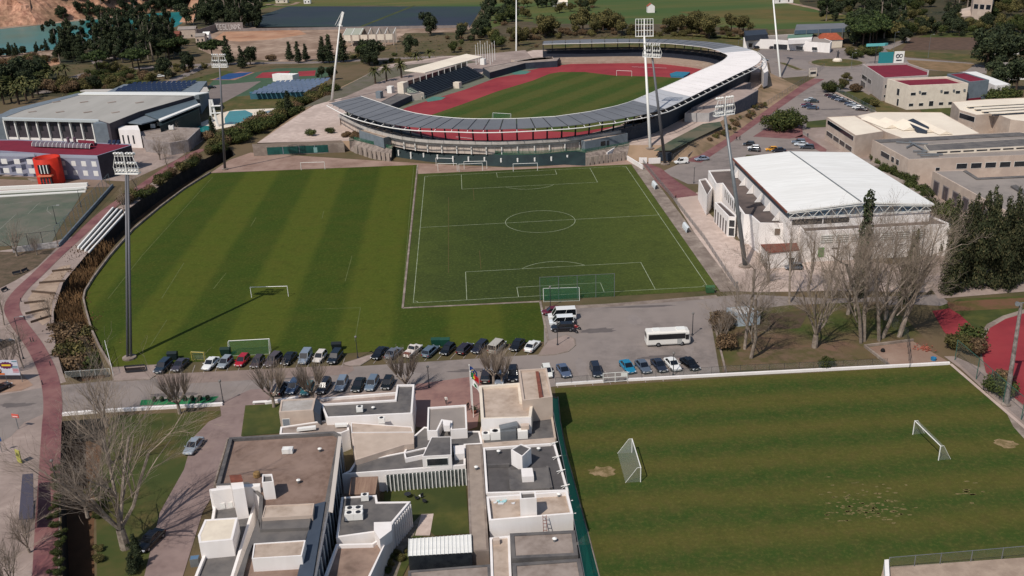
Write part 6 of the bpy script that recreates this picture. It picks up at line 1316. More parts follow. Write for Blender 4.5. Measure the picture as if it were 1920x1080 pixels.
    for s in (-1, 1):
        MB().obox((x1-.12, s*h*.66), (1, -s*.35), .22, .34, belt-.28, belt-.1).build('headlight', lamp_w, t)
        MB().obox((x0+.08, s*h*.76), (1, s*.2), .2, .22, belt-.24, belt+.0).build('tail_light', lamp_r, t)
    MB().box(x1-.03, -.26, .42, x1+.02, .26, .53).build('number_plate', plate_m, t); MB().box(x0-.02, -.26, .5, x0+.03, .26, .61).build('number_plate', plate_m, t)
    return t
PC = {}
def car(kind, px, py, ang, col, label, group='parked cars', k=1.0):
    """ang = direction of the nose, degrees from +X"""
    if kind not in PC: PC[kind] = Proto(car_proto(kind))
    p = at(px, py); o = PC[kind].place((p.x, p.y, .07), R(ang), label, group, k)
    c_ = lin(col)+(1,)
    for ch in o.children:
        if ch.name.startswith('body'): ch.color = c_
    return o
NV, BK, WH, SV, GY, RD, BR = (30, 38, 54), (18, 20, 24), (226, 226, 222), (168, 174, 178), (98, 104, 114), (176, 26, 42), (78, 68, 68)
far1 = 'cars in the long row along the striped pitch'
row1 = [('suv', 307, 693, 260, (44, 58, 72), 'dark teal car at the left end of the row, next to the dark pit'), ('sedan', 339, 689.5, 260, (66, 62, 72), 'dull purple grey car, second from the left end of the long row'), ('sedan', 396, 687, 259, WH, 'white car right of the gap behind the small yellow goal'), ('hatch', 423, 685, 259, (150, 158, 164), 'silver hatchback between the white car and the red car'), ('hatch', 455, 681.5, 260, RD, 'bright red hatchback in the long row'), ('hatch', 483.5, 684, 262, (74, 62, 62), 'brown grey hatchback just right of the red one'), ('suv', 513, 681.5, 254, (86, 76, 76), 'taupe car with a glinting headlight, two right of the red one'), ('sedan', 542.5, 677.5, 259, BK, 'black car between the taupe car and the pale blue van'), ('smallvan', 573, 676.5, 264, (134, 146, 160), 'pale blue grey small van parked nose out in the long row'), ('hatch', 600.5, 674.5, 259, (214, 206, 196), 'ivory hatchback between the pale blue van and a black car'), ('suv', 629, 675.5, 259, (28, 36, 46), 'black car at the right end of the left group, by the paved island')]
for k_, x, y, a, c, l in row1: car(k_, x, y, a, c, l, far1)
row2 = [('sedan', 712.8, 667.5, 247, BK, 'black saloon first after the paved lamp island'), ('sedan', 739, 667, 65, (104, 108, 116), 'grey saloon parked tail out, second after the lamp island'), ('pickup', 774, 663, 64, (224, 214, 204), 'white pickup with a rusty loaded bed'), ('wagon', 808, 663.5, 65, (96, 112, 126), 'blue grey estate right of the white pickup'), ('hatch', 839.7, 660.5, 245, (20, 24, 26), 'black hatchback with white glints, right of the blue grey estate'), ('wagon', 872.5, 658.5, 65, (46, 34, 42), 'very dark maroon estate parked tail out'), ('wagon', 899.9, 656.5, 245, (36, 36, 48), 'dark navy estate left of the big beige van'), ('van', 932.7, 656.5, 64, (186, 180, 168), 'big beige people carrier with a grey sunroof'), ('sedan', 969.9, 652, 247, (24, 24, 26), 'black car between the beige people carrier and the white coupe'), ('sedan', 998.3, 654, 65, WH, 'white coupe at the right end of the angled row')]
for k_, x, y, a, c, l in row2: car(k_, x, y, a, c, l, 'cars in the angled row along the grass')
g3 = 'cars parked in front of the low buildings'
row3 = [('suv', 527, 734, 80, (48, 40, 42), 'dark brown car half hidden behind the left pollarded tree'), ('wagon', 551, 731, 262, (66, 84, 110), 'slate blue estate between two pollarded trees'), ('hatch', 577, 735, 262, (60, 118, 122), 'teal hatchback behind the second pollarded tree'), ('suv', 607, 731, 262, (40, 40, 46), 'charcoal car right of the second pollarded tree'), ('wagon', 641, 726, 266, (128, 142, 158), 'silver blue estate facing the low buildings'), ('sedan', 672.7, 727, 262, (26, 32, 32), 'black saloon between two silver blue estates'), ('wagon', 698, 725, 262, (110, 126, 142), 'silver blue estate third from the right in the short row'), ('hatch', 727, 724, 262, (20, 22, 22), 'black hatchback at the right end of the short row'), ('suv', 912, 711, 85, (50, 42, 42), 'dark brown car just right of the flags'), ('hatch', 936, 715, 270, (126, 134, 146), 'small grey car behind the multi stemmed pollard'), ('suv', 962, 708, 268, (40, 36, 38), 'black car left of the upper cream block'), ('hatch', 1026, 702, 275, (222, 222, 214), 'white hatchback right behind the upper cream block')]
for k_, x, y, a, c, l in row3: car(k_, x, y, a, c, l, g3)
g4 = 'cars in the row by the metal gate'
row4 = [('sedan', 1057, 700.5, 283, (86, 100, 124), 'blue grey saloon first in the row right of the white hatchback'), ('wagon', 1117.5, 699.5, 274, (36, 42, 54), 'dark navy estate just left of the metal gate'), ('sedan', 1176.5, 693, 284, (34, 128, 164), 'bright blue saloon behind the metal gate'), ('sedan', 1205.6, 692.5, 283, (92, 104, 118), 'steel grey saloon right of the bright blue one'), ('sedan', 1235.6, 690.5, 283, (44, 50, 64), 'dark slate saloon left of the white car with the lamp post'), ('sedan', 1261, 688.5, 283, WH, 'white saloon behind the lamp post near the gate'), ('sedan', 1293.3, 687.5, 292, (16, 17, 20), 'glossy black saloon at the right end of the gate row')]
for k_, x, y, a, c, l in row4: car(k_, x, y, a, c, l, g4)
g5 = 'vehicles beside the netted goal'
for k_, x, y, a, c, l in [('hatch', 1034, 589, 185, (104, 22, 44), 'maroon car behind the two white vans'), ('bigvan', 1054, 599, 182, WH, 'tall white minibus, the rear one of the two white vans'), ('van', 1053, 609, 182, (222, 226, 226), 'lower white van with dark windows, in front of the tall minibus'), ('suv', 1055, 620, 180, (24, 27, 34), 'black car in front of the white vans')]: car(k_, x, y, a, c, l, g5)
car('sedan', 364, 842, 262, (150, 160, 170), 'silver saloon alone on the plum drive by the lawn', 'lone cars')
car('sedan', 283, 1020, 252, (24, 24, 26), 'black car in the shade of the big bare tree, bottom left', 'lone cars')
car('smallvan', 1277, 307, 188, WH, 'white small van beside the leaning grey mast', 'cars near the stadium corner')
car('sedan', 1316, 301, 192, (142, 150, 164), 'silver blue saloon right of the white small van', 'cars near the stadium corner')
g6 = 'cars in the car park behind the sports hall'
for k_, x, y, a, c, l in [('hatch', 1404, 273, 165, (30, 32, 38), 'black hatchback with its nose to the slope, beyond the yellow car'), ('hatch', 1413, 280, 160, (222, 222, 220), 'white hatchback squeezed between two black cars near the yellow car'), ('hatch', 1414, 284, 155, (30, 34, 40), 'black hatchback nearest the hall roof, left of the yellow car'), ('hatch', 1446, 283, 175, (228, 160, 30), 'yellow hatchback beyond the hall roof'), ('sedan', 1460, 285, 170, (40, 44, 56), 'dark blue car just right of the yellow one'), ('wagon', 1497, 269, 165, (120, 132, 146), 'grey blue estate at the back of the group by the red paving'), ('sedan', 1502, 273.5, 165, (206, 212, 216), 'white car in the middle of the group by the red paving'), ('wagon', 1513, 279, 165, (60, 66, 76), 'dark grey estate at the front of the group by the red paving'),
    ('sedan', 1518, 190, 165, (196, 200, 204), 'silver saloon in the small bay row beyond the round tree'), ('sedan', 1524, 192.5, 165, (52, 60, 62), 'dark green car in front of the silver saloon beyond the round tree'), ('sedan', 1512, 199, 165, (110, 34, 48), 'maroon car beside the round tree, the rear of three'), ('sedan', 1514, 202, 165, (48, 54, 78), 'navy car beside the round tree, the middle of three'), ('sedan', 1524, 205, 165, (70, 84, 104), 'steel blue car beside the round tree, the front of three')]: car(k_, x, y, a, c, l, g6)
dg = [(1556, 181, (60, 26, 36), 'maroon car at the top of the diagonal row'), (1563, 184, (38, 44, 66), 'navy car second from the top of the diagonal row'), (1569, 187, (34, 42, 62), 'navy car third from the top of the diagonal row'), (1576, 189.5, (110, 122, 142), 'steel blue car in the upper half of the diagonal row'), (1583, 192, (42, 46, 56), 'charcoal car in the middle of the diagonal row'), (1594, 197, (64, 74, 96), 'slate blue car after the small gap in the diagonal row'), (1599, 200, (150, 158, 168), 'silver car third from the bottom of the diagonal row'), (1609, 204.5, (224, 224, 222), 'white car second from the bottom of the diagonal row'), (1615, 207.5, (46, 36, 40), 'black car at the bottom end of the diagonal row')]
for x, y, c, l in dg: car('sedan', x, y, 150, c, l, 'cars in the diagonal row by the cream wall')
for k_, x, y, a, c, l in [('sedan', 1433, 115, 30, (170, 178, 186), 'silver car turning by the curved end of the stand'), ('hatch', 1420, 91, 10, (30, 34, 40), 'black hatchback at the left of the white L-shaped building'), ('hatch', 1449, 91.5, 10, (40, 44, 54), 'dark car in front of the dark bay of the white L-shaped building'), ('suv', 1523, 93, 5, (24, 26, 28), 'black car by the white wall near the terracotta roof'), ('hatch', 1492, 92.5, 80, (60, 90, 140), 'blue car outside the white L-shaped building'), ('sedan', 301, 145, 10, WH, 'white car on the slip road behind the solar panels'), ('sedan', 380, 128, 10, (24, 24, 26), 'black car where the slip road meets the back road'), ('sedan', 396, 166, 20, (22, 24, 28), 'black car in the yard behind the pool hall'), ('hatch', 1488, 505, 180, (90, 96, 104), 'grey hatchback by the sports hall wall, behind the bare trees'), ('sedan', 5, 650, 60, (28, 28, 32), 'dark car at the left edge behind the bare trees'), ('sedan', -2, 733, 60, (40, 40, 48), 'dark car cut by the left edge beside the billboard')]: car(k_, x, y, a, c, l, 'scattered cars')
# bus
p = at(1251, 645); ba = R(2); t = thing('minibus', 'white coach with dark windows standing in the middle of the car park', 'bus', (0, 0, 0))
Lb, Wb, Hb = 8.2, 2.35, 3.0; b = MB()
secs = [(-Lb/2, .9, .55), (-Lb/2+.15, 1, .4), (Lb/2-.9, 1, .38), (Lb/2-.25, .97, .4), (Lb/2, .86, .5)]
tops = [Hb-.3, Hb, Hb, Hb-.15, Hb-1.3]
for (x, kx, zb), zt in zip(secs, tops):
    h = Wb/2*kx; b.v += [Vector((x, y, z)) for y, z in [(-h*.95, zb), (-h, zb+.2), (-h, zt*.55), (-h*.96, zt-.25), (-h*.8, zt), (h*.8, zt), (h*.96, zt-.25), (h, zt*.55), (h, zb+.2), (h*.95, zb)]]
for i in range(4):
    for j in range(10): b.f.append([i*10+j, i*10+(j+1) % 10, (i+1)*10+(j+1) % 10, (i+1)*10+j]); b.m.append(0)
b.f += [list(range(10))[::-1], [40+j for j in range(10)]]; b.m += [0, 0]
b.build('body', mat('bus_white', (226, 222, 214), rough=.35, spec=.6), t)
for s in (-1, 1):
    MB().box(-Lb/2+.35, s*Wb/2-.03, 1.5, Lb/2-1.0, s*Wb/2+.012, 2.55).build('side_window', car_glass, t)
    MB().box(Lb/2-.95, s*Wb/2-.08, 1.35, Lb/2-.35, s*Wb/2-.005, 2.3).build('side_window', car_glass, t)
MB().add([(Lb/2-.02, -1, 1.55), (Lb/2-.02, 1, 1.55), (Lb/2-.26, .95, 2.72), (Lb/2-.26, -.95, 2.72)], [[0, 1, 2, 3]]).build('windscreen', car_glass, t)
MB().box(-Lb/2-.02, -.9, 1.7, -Lb/2+.02, .9, 2.6).build('rear_window', car_glass, t)
MB().box(Lb/2-2.5, -Wb/2-.02, .4, Lb/2-1.6, -Wb/2+.01, 2.5).build('door', mat('bus_door', (176, 176, 172), rough=.4), t)
for x in (-Lb/2+2.2, Lb/2-1.6):
    for s in (-1, 1): w_ = MB().tube((x, s*(Wb/2-.28), .45), (x, s*(Wb/2+.015), .45), .45, .45, 14).build('wheel', tyre_m, t); MB().tube((x, s*(Wb/2+.015), .45), (x, s*(Wb/2+.03), .45), .25, .22, 10).build('rim', rim_m, w_)
for x, l in ((-2.8, 1.3), (1.6, 1.6)): MB().box(x, -.7, Hb, x+l, .7, Hb+.14).build('roof_hatch', white_m, t)
for s in (-1, 1): MB().box(Lb/2-.1, s*.75-.15, .8, Lb/2+.01, s*.75+.15, 1.0).build('headlight', lamp_w, t); MB().tube((Lb/2-.3, s*1.1, 2.2), (Lb/2+.35, s*1.45, 2.1), .05, .05, 4).build('mirror_arm', metal_d, t)
t.location = p+Vector((0, 0, .05)); t.rotation_euler = (0, 0, ba)
# motorbikes with riders' gear
def motorbike(px, py, a, label, col):
    t = thing('motorbike', label, 'motorbike', (0, 0, 0), 'motorbikes beside the black car')
    for x in (-.7, .7): w_ = MB().tube((x, -.06, .31), (x, .06, .31), .31, .31, 12).build('wheel', tyre_m, t); MB().tube((x, -.07, .31), (x, .07, .31), .15, .15, 8).build('rim', rim_m, w_)
    m = mat('bike_'+label.split()[0], col, rough=.3, spec=.6)
    MB().add([(-.55, -.12, .75), (.35, -.14, .8), (.55, -.06, .6), (-.2, -.14, .4), (-.55, .12, .75), (.35, .14, .8), (.55, .06, .6), (-.2, .14, .4), (.1, 0, 1.0)], [[0, 1, 2, 3], [7, 6, 5, 4], [0, 3, 7, 4], [3, 2, 6, 7], [1, 8, 5], [0, 8, 1], [4, 5, 8], [0, 4, 8], [2, 1, 5, 6]]).build('fairing', m, t)
    MB().obox((-.35, 0), (1, 0), .6, .25, .78, .86).build('seat', tyre_m, t); MB().tube((.7, 0, .31), (.45, 0, 1.0), .04, .04, 5).build('fork', galv, t); MB().tube((.42, -.35, 1.02), (.42, .35, 1.02), .025, .025, 5).build('handlebar', metal_d, t)
    p = at(px, py); t.location = (p.x, p.y, .05); t.rotation_euler = (0, 0, R(a))
motorbike(1076, 611, 130, 'black motorbike standing behind the white vans', (30, 32, 36)); motorbike(1080, 618, 160, 'red tailed motorbike behind the black car', (150, 30, 34)); motorbike(1075, 624, 150, 'dark motorbike nearest the paved island', (40, 42, 50))
# containers, bins
def bin_(px, py, label, col, s=1.0):
    p = at(px, py); t = thing('waste_container', label, 'bin', p); m = mat('bin_'+str(col[1]), col, rough=.6)
    b = MB(); l, w_ = .7*s, .45*s; b.add([p+Vector(q) for q in [(-l*.9, -w_*.8, .15), (l*.9, -w_*.8, .15), (l*.9, w_*.8, .15), (-l*.9, w_*.8, .15), (-l, -w_, 1.1*s), (l, -w_, 1.1*s), (l, w_, 1.1*s), (-l, w_, 1.1*s)]], [[0, 1, 5, 4], [1, 2, 6, 5], [2, 3, 7, 6], [3, 0, 4, 7], [3, 2, 1, 0]]); b.build('container', m, t)
    MB().add([p+Vector(q) for q in [(-l*1.05, -w_*1.05, 1.1*s), (l*1.05, -w_*1.05, 1.1*s), (l*1.05, w_, 1.1*s), (-l*1.05, w_, 1.1*s), (-l, 0, 1.35*s), (l, 0, 1.35*s)]], [[0, 1, 5, 4], [2, 3, 4, 5], [1, 2, 5], [3, 0, 4]]).build('lid', m, t)
    for x in (-l*.8, l*.8): MB().tube(p+Vector((x, 0, .09)), p+Vector((x+.06, 0, .09)), .09, .09, 8).build('wheel', tyre_m, t)
for x, y, l, c in [(325, 674, 'dark waste container behind the two cars at the left end', (26, 40, 44)), (424, 666, 'dark green container behind the silver hatchback', (28, 52, 42)), (632, 656, 'black container behind the last car of the left group', (24, 32, 36)), (818, 648, 'green container behind the blue grey estate, the wider', (22, 70, 56)), (835, 648, 'green container behind the black hatchback', (26, 74, 60)), (1331, 549, 'green container at the corner of the artificial pitch', (60, 100, 64))]: bin_(x, y, l, c, 1.3)
p = at(1247, 303); t = thing('bin_store', 'dark bin store box behind the foot of the leaning grey mast', 'bin store', p); MB().obox(p.xy+Vector((0, 1.2)), (1, 0), 4.2, 2.2, 0, 2.6).build('box', metal_d, t); MB().obox(p.xy+Vector((0, 0.02)), (1, 0), 3.6, .1, .2, 2.3).build('door', slate, t)
# cars' pit at the left end
tag(MB().prism(A([(233, 690), (272, 687), (275, 697), (236, 700)]), .14, .5, False).build('pit_frame', metal_d), 'dark open pit on the pavement at the foot of the near left mast', 'pit')
sheet('pit_floor', [(234, 690.5), (271.5, 687.5), (274, 696.5), (237, 699.5)], .17, mat('pit_black', (40, 30, 28), rough=1))
# ---------------------------------------------------------------- street lamps, signs, flags
def lamp(px, py, h, label, style='globe', group='street lamps'):
    p = at(px, py); t = thing('street_lamp', label, 'street lamp', p, group)
    MB().tube(p, p+Vector((0, 0, h)), .09, .06, 6).build('pole', metal_d if style != 'tall' else galv, t); MB().lathe(p, [(.2, 0), (.2, .25), (.1, .5)], 8).build('base', metal_d if style != 'tall' else galv, t)
    if style == 'globe':
        q = p+Vector((0, 0, h)); MB().lathe(q, [(.05, -.05), (.2, .06), (.25, .22), (.2, .38), (.06, .46)], 10).build('lamp_globe', mat('grey_globe', (128, 124, 120), rough=.4), t, True)
    else:
        q = p+Vector((0, 0, h)); 
        for s in ((-1, 1) if style == 'double' else (1,)): MB().tube(q, q+Vector((s*1.3, 0, .2)), .05, .04, 5).build('arm', galv, t); MB().obox((q.x+s*1.5, q.y), (1, 0), .8, .3, q.z+.12, q.z+.26).build('lamp_head', mat('lamp_grey', (170, 170, 170)), t)
for x, y, h, l in [(419, 755.5, 4.0, 'globe lamp at the end of the green painted bays'), (804.7, 727.5, 3.9, 'globe lamp on the brick plaza by the low square block'), (671, 672, 4.2, 'globe lamp on the paved island between the two rows'), (1045.5, 648, 4.6, 'globe lamp on the rounded island near the motorbikes'), (1262, 705, 4.2, 'globe lamp in front of the white saloon'), (1032, 577, 4.4, 'globe lamp behind the maroon car'), (1298, 629, 4.4, 'globe lamp at the front of the coach'), (1380, 567, 4.2, 'globe lamp by the small pale kiosk'), (1301, 344, 4.6, 'globe lamp on the brick paving beside the sports hall'), (107, 905, 3.6, 'globe lamp beside the red path in the bottom left'), (44, 673, 4.2, 'thin lamp behind the billboard')]: lamp(x, y, h, l)
for x, y, l in [(38, 640, 'dark lamp post left of the curve of the red path'), (106, 420, 'dark floodlight pole at the near corner of the ball court fence'), (152, 388, 'dark floodlight pole at the far side of the ball court fence')]: lamp(x, y, 5.2, l, 'arm')
for x, y, h, l in [(1383, 108, 9, 'pale lamp column on the verge right of the roundabout'), (1740, 108, 11, 'tall white pole on the verge above the red roofed block'), (1675, 96, 9.5, 'tall white lamp column beside the teal direction sign'), (1630, 88, 9, 'grey lamp column by the road under the dark trees'), (744, 104, 8, 'thin lamp column beside the back road above the palms'), (1596, 128, 7, 'dark pole behind the mauve grey school block'), (368, 75, 14, 'concrete power pole by the pale ruins'), (425, 85, 13, 'thin timber power pole in front of the graffiti wall'), (1866, 120, 10, 'pole among the big dark pines at the right')]: lamp(x, y, h, l, 'tall')
for k in range(9):
    x = 893+k*4.4; p = at(x, 121 - (k % 3)*4, PZ); t = thing('flagpole', 'bare white flagpole in the cluster behind the cream roofed grandstand', 'flagpole', p, 'bare flagpoles behind the grandstand'); MB().tube(p, p+Vector((0, 0, 9.5)), .16, .1, 6).build('pole', whitep, t); MB().lathe(p+Vector((0, 0, 9.5)), [(.18, 0), (.2, .15), (.05, .3)], 6).build('finial', whitep, t)
# flags by the cream block
def flag(px, py, h, label, bands, droop=.6, W=1.5, Hf=1.1, az=-20):
    p = at(px, py); t = thing('flag_on_pole', label, 'flag', p); MB().tube(p, p+Vector((0, 0, h)), .07, .045, 8).build('pole', whitep, t); MB().lathe(p+Vector((0, 0, h)), [(.1, 0), (.1, .12), (.02, .2)], 6).build('finial', whitep, t)
    u = Vector((math.cos(R(az)), math.sin(R(az)), 0)); b = MB(); nx, nz = 12, 6
    for i in range(nx+1):
        f = i/nx
        for j in range(nz+1): g_ = j/nz; b.v.append(p+u*(W*f*(1-.15*droop))+Vector((-u.y, u.x, 0))*.1*math.sin(f*7+g_*2)+Vector((0, 0, h-.15-Hf*g_-droop*f*f*1.1)))
    for i in range(nx):
        for j in range(nz):
            b.f.append([i*(nz+1)+j, (i+1)*(nz+1)+j, (i+1)*(nz+1)+j+1, i*(nz+1)+j+1]); b.m.append(bands(i/nx, j/nz))
    b.build('flag_cloth', [mat('flag_blue', (34, 60, 120)), mat('flag_green', (30, 110, 60)), mat('flag_red', (190, 30, 36)), mat('flag_yellow', (220, 190, 60)), mat('flag_white', (216, 214, 210))], t)
flag(884.5, 766, 8.0, 'blue flag on the rear pole by the cream block', lambda f, g_: 3 if (abs((f-.5)**2*1.6+(g_-.5)**2-.09) < .025) else 0, .9)
flag(886.5, 774, 7.6, 'green and red flag on the middle pole by the cream block', lambda f, g_: 3 if (f-.4)**2*1.6+(g_-.5)**2 < .03 else (1 if f < .4 else 2), .8)
flag(888, 783, 7.2, 'drooping white flag with a dark emblem on the front pole', lambda f, g_: 1 if (f-.5)**2+(g_-.5)**2 < .04 else 4, 1.2)
for k, (x, y, l) in enumerate([(898, 790, 'small potted shrub at the foot of the flagpoles')]):
    p = at(x-9, y-15); t = thing('planter', l, 'planter', p); MB().lathe(p, [(.35, 0), (.5, .6), (.42, .6)], 10).build('pot', rust_tile, t); b = MB()
    for _ in range(60): q = p+Vector((rnd.gauss(0, .25), rnd.gauss(0, .25), .7+abs(rnd.gauss(0, .3)))); b.poly([q, q+Vector((.15, 0, .1)), q+Vector((0, .12, .18))])
    b.build('foliage', lf_dark, t)
# billboard bottom left
a, c = at(-42, 716, 0), at(42, 716, 0); t = thing('billboard', 'white circus style billboard with a purple and yellow badge by the road', 'billboard', a.lerp(c, .5))
for k in (0, .33, .66, 1): q = a.lerp(c, k); MB().tube(q, q+Vector((0, .1, 2.0)), .06, .06, 5).build('post', galv, t)
n_ = Vector((0, -1, 0)); up = Vector((0, 0, 1)); e = (c-a); P0 = a+up*1.5
MB().obox(((a+c)/2).xy, e, e.length, .14, 1.4, 4.4).build('board', mat('poster_white', (206, 206, 214), (192, 194, 206), .6, .7), t)
def disc(b, u, v, ru, rv, d, n=20, star=0):
    q = P0+e*u+up*(v-.1)+Vector((0, -.08-d, 0)); b.poly([q+e.normalized()*ru*(1+star*(i % 2))*math.cos(2*math.pi*i/n)+up*rv*(1+star*(i % 2))*math.sin(2*math.pi*i/n) for i in range(n)]); return b
disc(MB(), .74, 2.0, 1.15, .62, .01, 28, .22).build('badge', mat('poster_purple', (104, 44, 84)), t); 
def rect(u0, u1, v0, v1, d, m, nm):
    MB().poly([P0+e*u0+up*v0+Vector((0, -.08-d, 0)), P0+e*u1+up*v0+Vector((0, -.08-d, 0)), P0+e*u1+up*v1+Vector((0, -.08-d, 0)), P0+e*u0+up*v1+Vector((0, -.08-d, 0))]).build(nm, m, t)
rect(.64, .84, 1.75, 2.1, .02, mat('poster_yellow', (226, 190, 50)), 'badge_band'); disc(MB(), .56, .9, .42, .5, .02).build('portrait_hair', mat('poster_dark', (44, 24, 34)), t); disc(MB(), .575, .95, .22, .3, .03).build('portrait_face', skin, t); rect(.3, .66, .02, .35, .04, mat('poster_orange', (214, 116, 50)), 'banner')
for k in range(5): rect(.86, .99, .5+k*.28, .64+k*.28, .02, mat('poster_'+('teal', 'red')[k < 3], ((70, 130, 140), (196, 60, 66))[k < 3]), 'text_line')
rect(.88, .99, 2.6, 2.75, .02, MATS['poster_teal'], 'text_line')
# red road sign, yellow panel, blue crossing sign
p = at(35, 805); t = thing('road_sign', 'tilted red direction sign on a short post by the road bend', 'road sign', p); MB().tube(p, p+Vector((-.1, .2, 2.2)), .06, .06, 6).build('post', galv, t); MB().obox((p+Vector((-.1, .2, 0))).xy, (1, -.3), 1.4, .08, 2.1, 2.75).build('panel', mat('sign_red', (206, 96, 84)), t); MB().obox((p+Vector((-.12, .13, 0))).xy, (1, -.3), 1.0, .03, 2.3, 2.38).build('text_line', whitep, t)
p = at(38, 868); t = thing('info_panel', 'yellow green information panel standing on the plaza', 'sign', p); MB().obox(p.xy, (.8, -.5), 1.1, .16, .1, 2.3).build('panel', mat('lime_panel', (182, 178, 92)), t); MB().obox(p.xy+Vector((-.05, -.09)), (.8, -.5), .7, .02, 1.3, 1.8).build('notice', mat('olive_notice', (110, 110, 60)), t)
p = at(4, 848); t = thing('road_sign', 'blue square crossing sign with a white figure at the left edge', 'road sign', p); MB().tube(p, p+Vector((0, 0, 2.2)), .05, .05, 6).build('post', galv, t); MB().obox((p.x, p.y-.03), (1, .1), .75, .05, 2.0, 2.75).build('panel', mat('sign_blue', (40, 86, 150)), t)
MB().add([(p.x-.22, p.y-.09, 2.12), (p.x+.22, p.y-.07, 2.12), (p.x, p.y-.08, 2.55)], [[0, 1, 2]]).build('triangle', whitep, t); b = MB(); b.tube((p.x, p.y-.11, 2.2), (p.x+.02, p.y-.11, 2.4), .03, .03, 4); b.tube((p.x, p.y-.11, 2.25), (p.x-.09, p.y-.11, 2.15), .02, .02, 4); b.build('figure', metal_d, t)
# teal direction sign and gantry near the roundabout
p = at(1672, 122); t = thing('advert_panel', 'teal advertising panel with a white board carrying two dark rings', 'sign', p)
MB().obox((p.x-3.2, p.y), (1, 0), 7, .2, 1, 6.2).build('teal_board', teal, t); MB().obox((p.x+3, p.y-.2), (1, -.1), 4.6, .2, .8, 6.4).build('white_board', whitep, t)
for s in (-.8, .8):
    q = Vector((p.x+3+s, p.y-.42, 4.3)); b = MB(); b.pipe([q+Vector((.75*math.cos(a*math.pi/6), 0, .75*math.sin(a*math.pi/6))) for a in range(13)], .16, 5); b.build('ring', metal_d, t)
MB().obox((p.x+3, p.y-.36), (1, -.1), 2.6, .04, 1.9, 2.5).build('text_line', metal_d, t)
for s in (-6, 4): MB().tube((p.x+s, p.y+.2, 0), (p.x+s, p.y+.2, 1.2), .14, .14, 5).build('post', galv, t)
p = at(1640, 120); t = thing('direction_sign', 'pale teal arrow shaped road sign on a bent dark post', 'road sign', p); MB().pipe([p, p+Vector((0, 0, 7)), p+Vector((1, 0, 8.5))], .16, 6).build('post', metal_d, t)
MB().prism([(p.x-5, p.y), (p.x+4, p.y), (p.x+6, p.y+1.5), (p.x+2, p.y+.8), (p.x-4.5, p.y+.8)], 8.4, 9.6, True, True).build('arrow_panel', mat('pale_teal', (110, 190, 190)), t)
p = at(1559, 112); t = thing('roundabout_statue', 'dark standing figure on a pale rock in the middle of the roundabout', 'statue', at(1570, 115)); q = at(1570, 115)
MB().lathe(q, [(2.4, 0), (2.2, .9), (1.4, 1.5), (.6, 1.6)], 9).build('rock_base', cream_l, t)
b = MB(); 
for s in (-.3, .3): b.tube(q+Vector((s*1.4, 0, 1.5)), q+Vector((s*.6, 0, 3.2)), .2, .26, 6)
b.tube(q+Vector((0, 0, 3.1)), q+Vector((0, 0, 4.6)), .36, .42, 8); b.tube(q+Vector((0, 0, 4.6)), q+Vector((0, 0, 4.8)), .16, .14, 6); b.lathe(q+Vector((0, 0, 4.75)), [(.1, 0), (.26, .2), (.26, .4), (.1, .6)], 8); b.tube(q+Vector((.4, 0, 4.5)), q+Vector((.9, 0, 3.6)), .14, .1, 6); b.tube(q+Vector((-.4, 0, 4.5)), q+Vector((-.9, 0, 5.3)), .14, .1, 6)
b.build('figure', metal_d, t, True)
for x, y, l in [(1517, 130, 'pale gatehouse hut beside the top of the red path')]:
    t, P = prism_house('gatehouse', l, 'hut', [(x, y-2), (x+14, y-3), (x+15, y+1), (x+1, y+2)], 3, 0, cream_l, taupe_roof, .05, .1); wins(t, (x+1, y+2), (x+15, y+1), 3, [(.1, .9, 1.2, 2.4)])
# bus shelter on the plaza
P = [at(*q, 2.6) for q in ((42, 890), (62, 888), (63, 972), (35, 974))]; t = thing('bus_shelter', 'long dark roofed shelter on the plaza beside the red path', 'shelter', sum(P, Vector((0, 0, 0)))/4)
MB().prism(P, 2.5, 2.65, True, True).build('roof', mat('slate_roof', (82, 78, 90), rough=.6), t)
for k in range(5):
    q = P[0].lerp(P[3], .04+.23*k); MB().tube((q.x+.4, q.y, 0), (q.x+.4, q.y, 2.5), .06, .06, 5).build('post', galv, t)
MB().wall(P[0]+Vector((.3, -.3, 0)), P[3]+Vector((.3, .3, 0)), .1, 2.4).build('back_panel', net_mat('grey_glass', (120, 130, 140), .4), t); q = (P[0]+P[3])/2; MB().obox((q.x+.9, q.y), (P[0]-P[3]).xy, 5, .4, .4, .5).build('bench', metal_d, t)
t, P = prism_house('planter_box', 'small blue topped cabinet beside the drive at the bottom of the left wing', 'cabinet', [(357, 1042), (374, 1040), (371, 1048), (355, 1050)], 1.2, 0, galv, mat('blue_top', (90, 120, 150)), .05, .05)
# green planters on the painted bays
for k in range(8):
    p = at(290+k*14.3, 753-k*.35); t = thing('round_planter', 'round dark shrub planter standing on the green painted strip', 'planter', p, 'planters along the green painted strip'); MB().lathe(p, [(.3, 0), (.4, .45), (.34, .45)], 8).build('pot', metal_d, t); MB().lathe(p, [(.2, .4), (.42, .6), (.36, .85), (.1, 1.0)], 7).build('shrub', lf_dark, t)
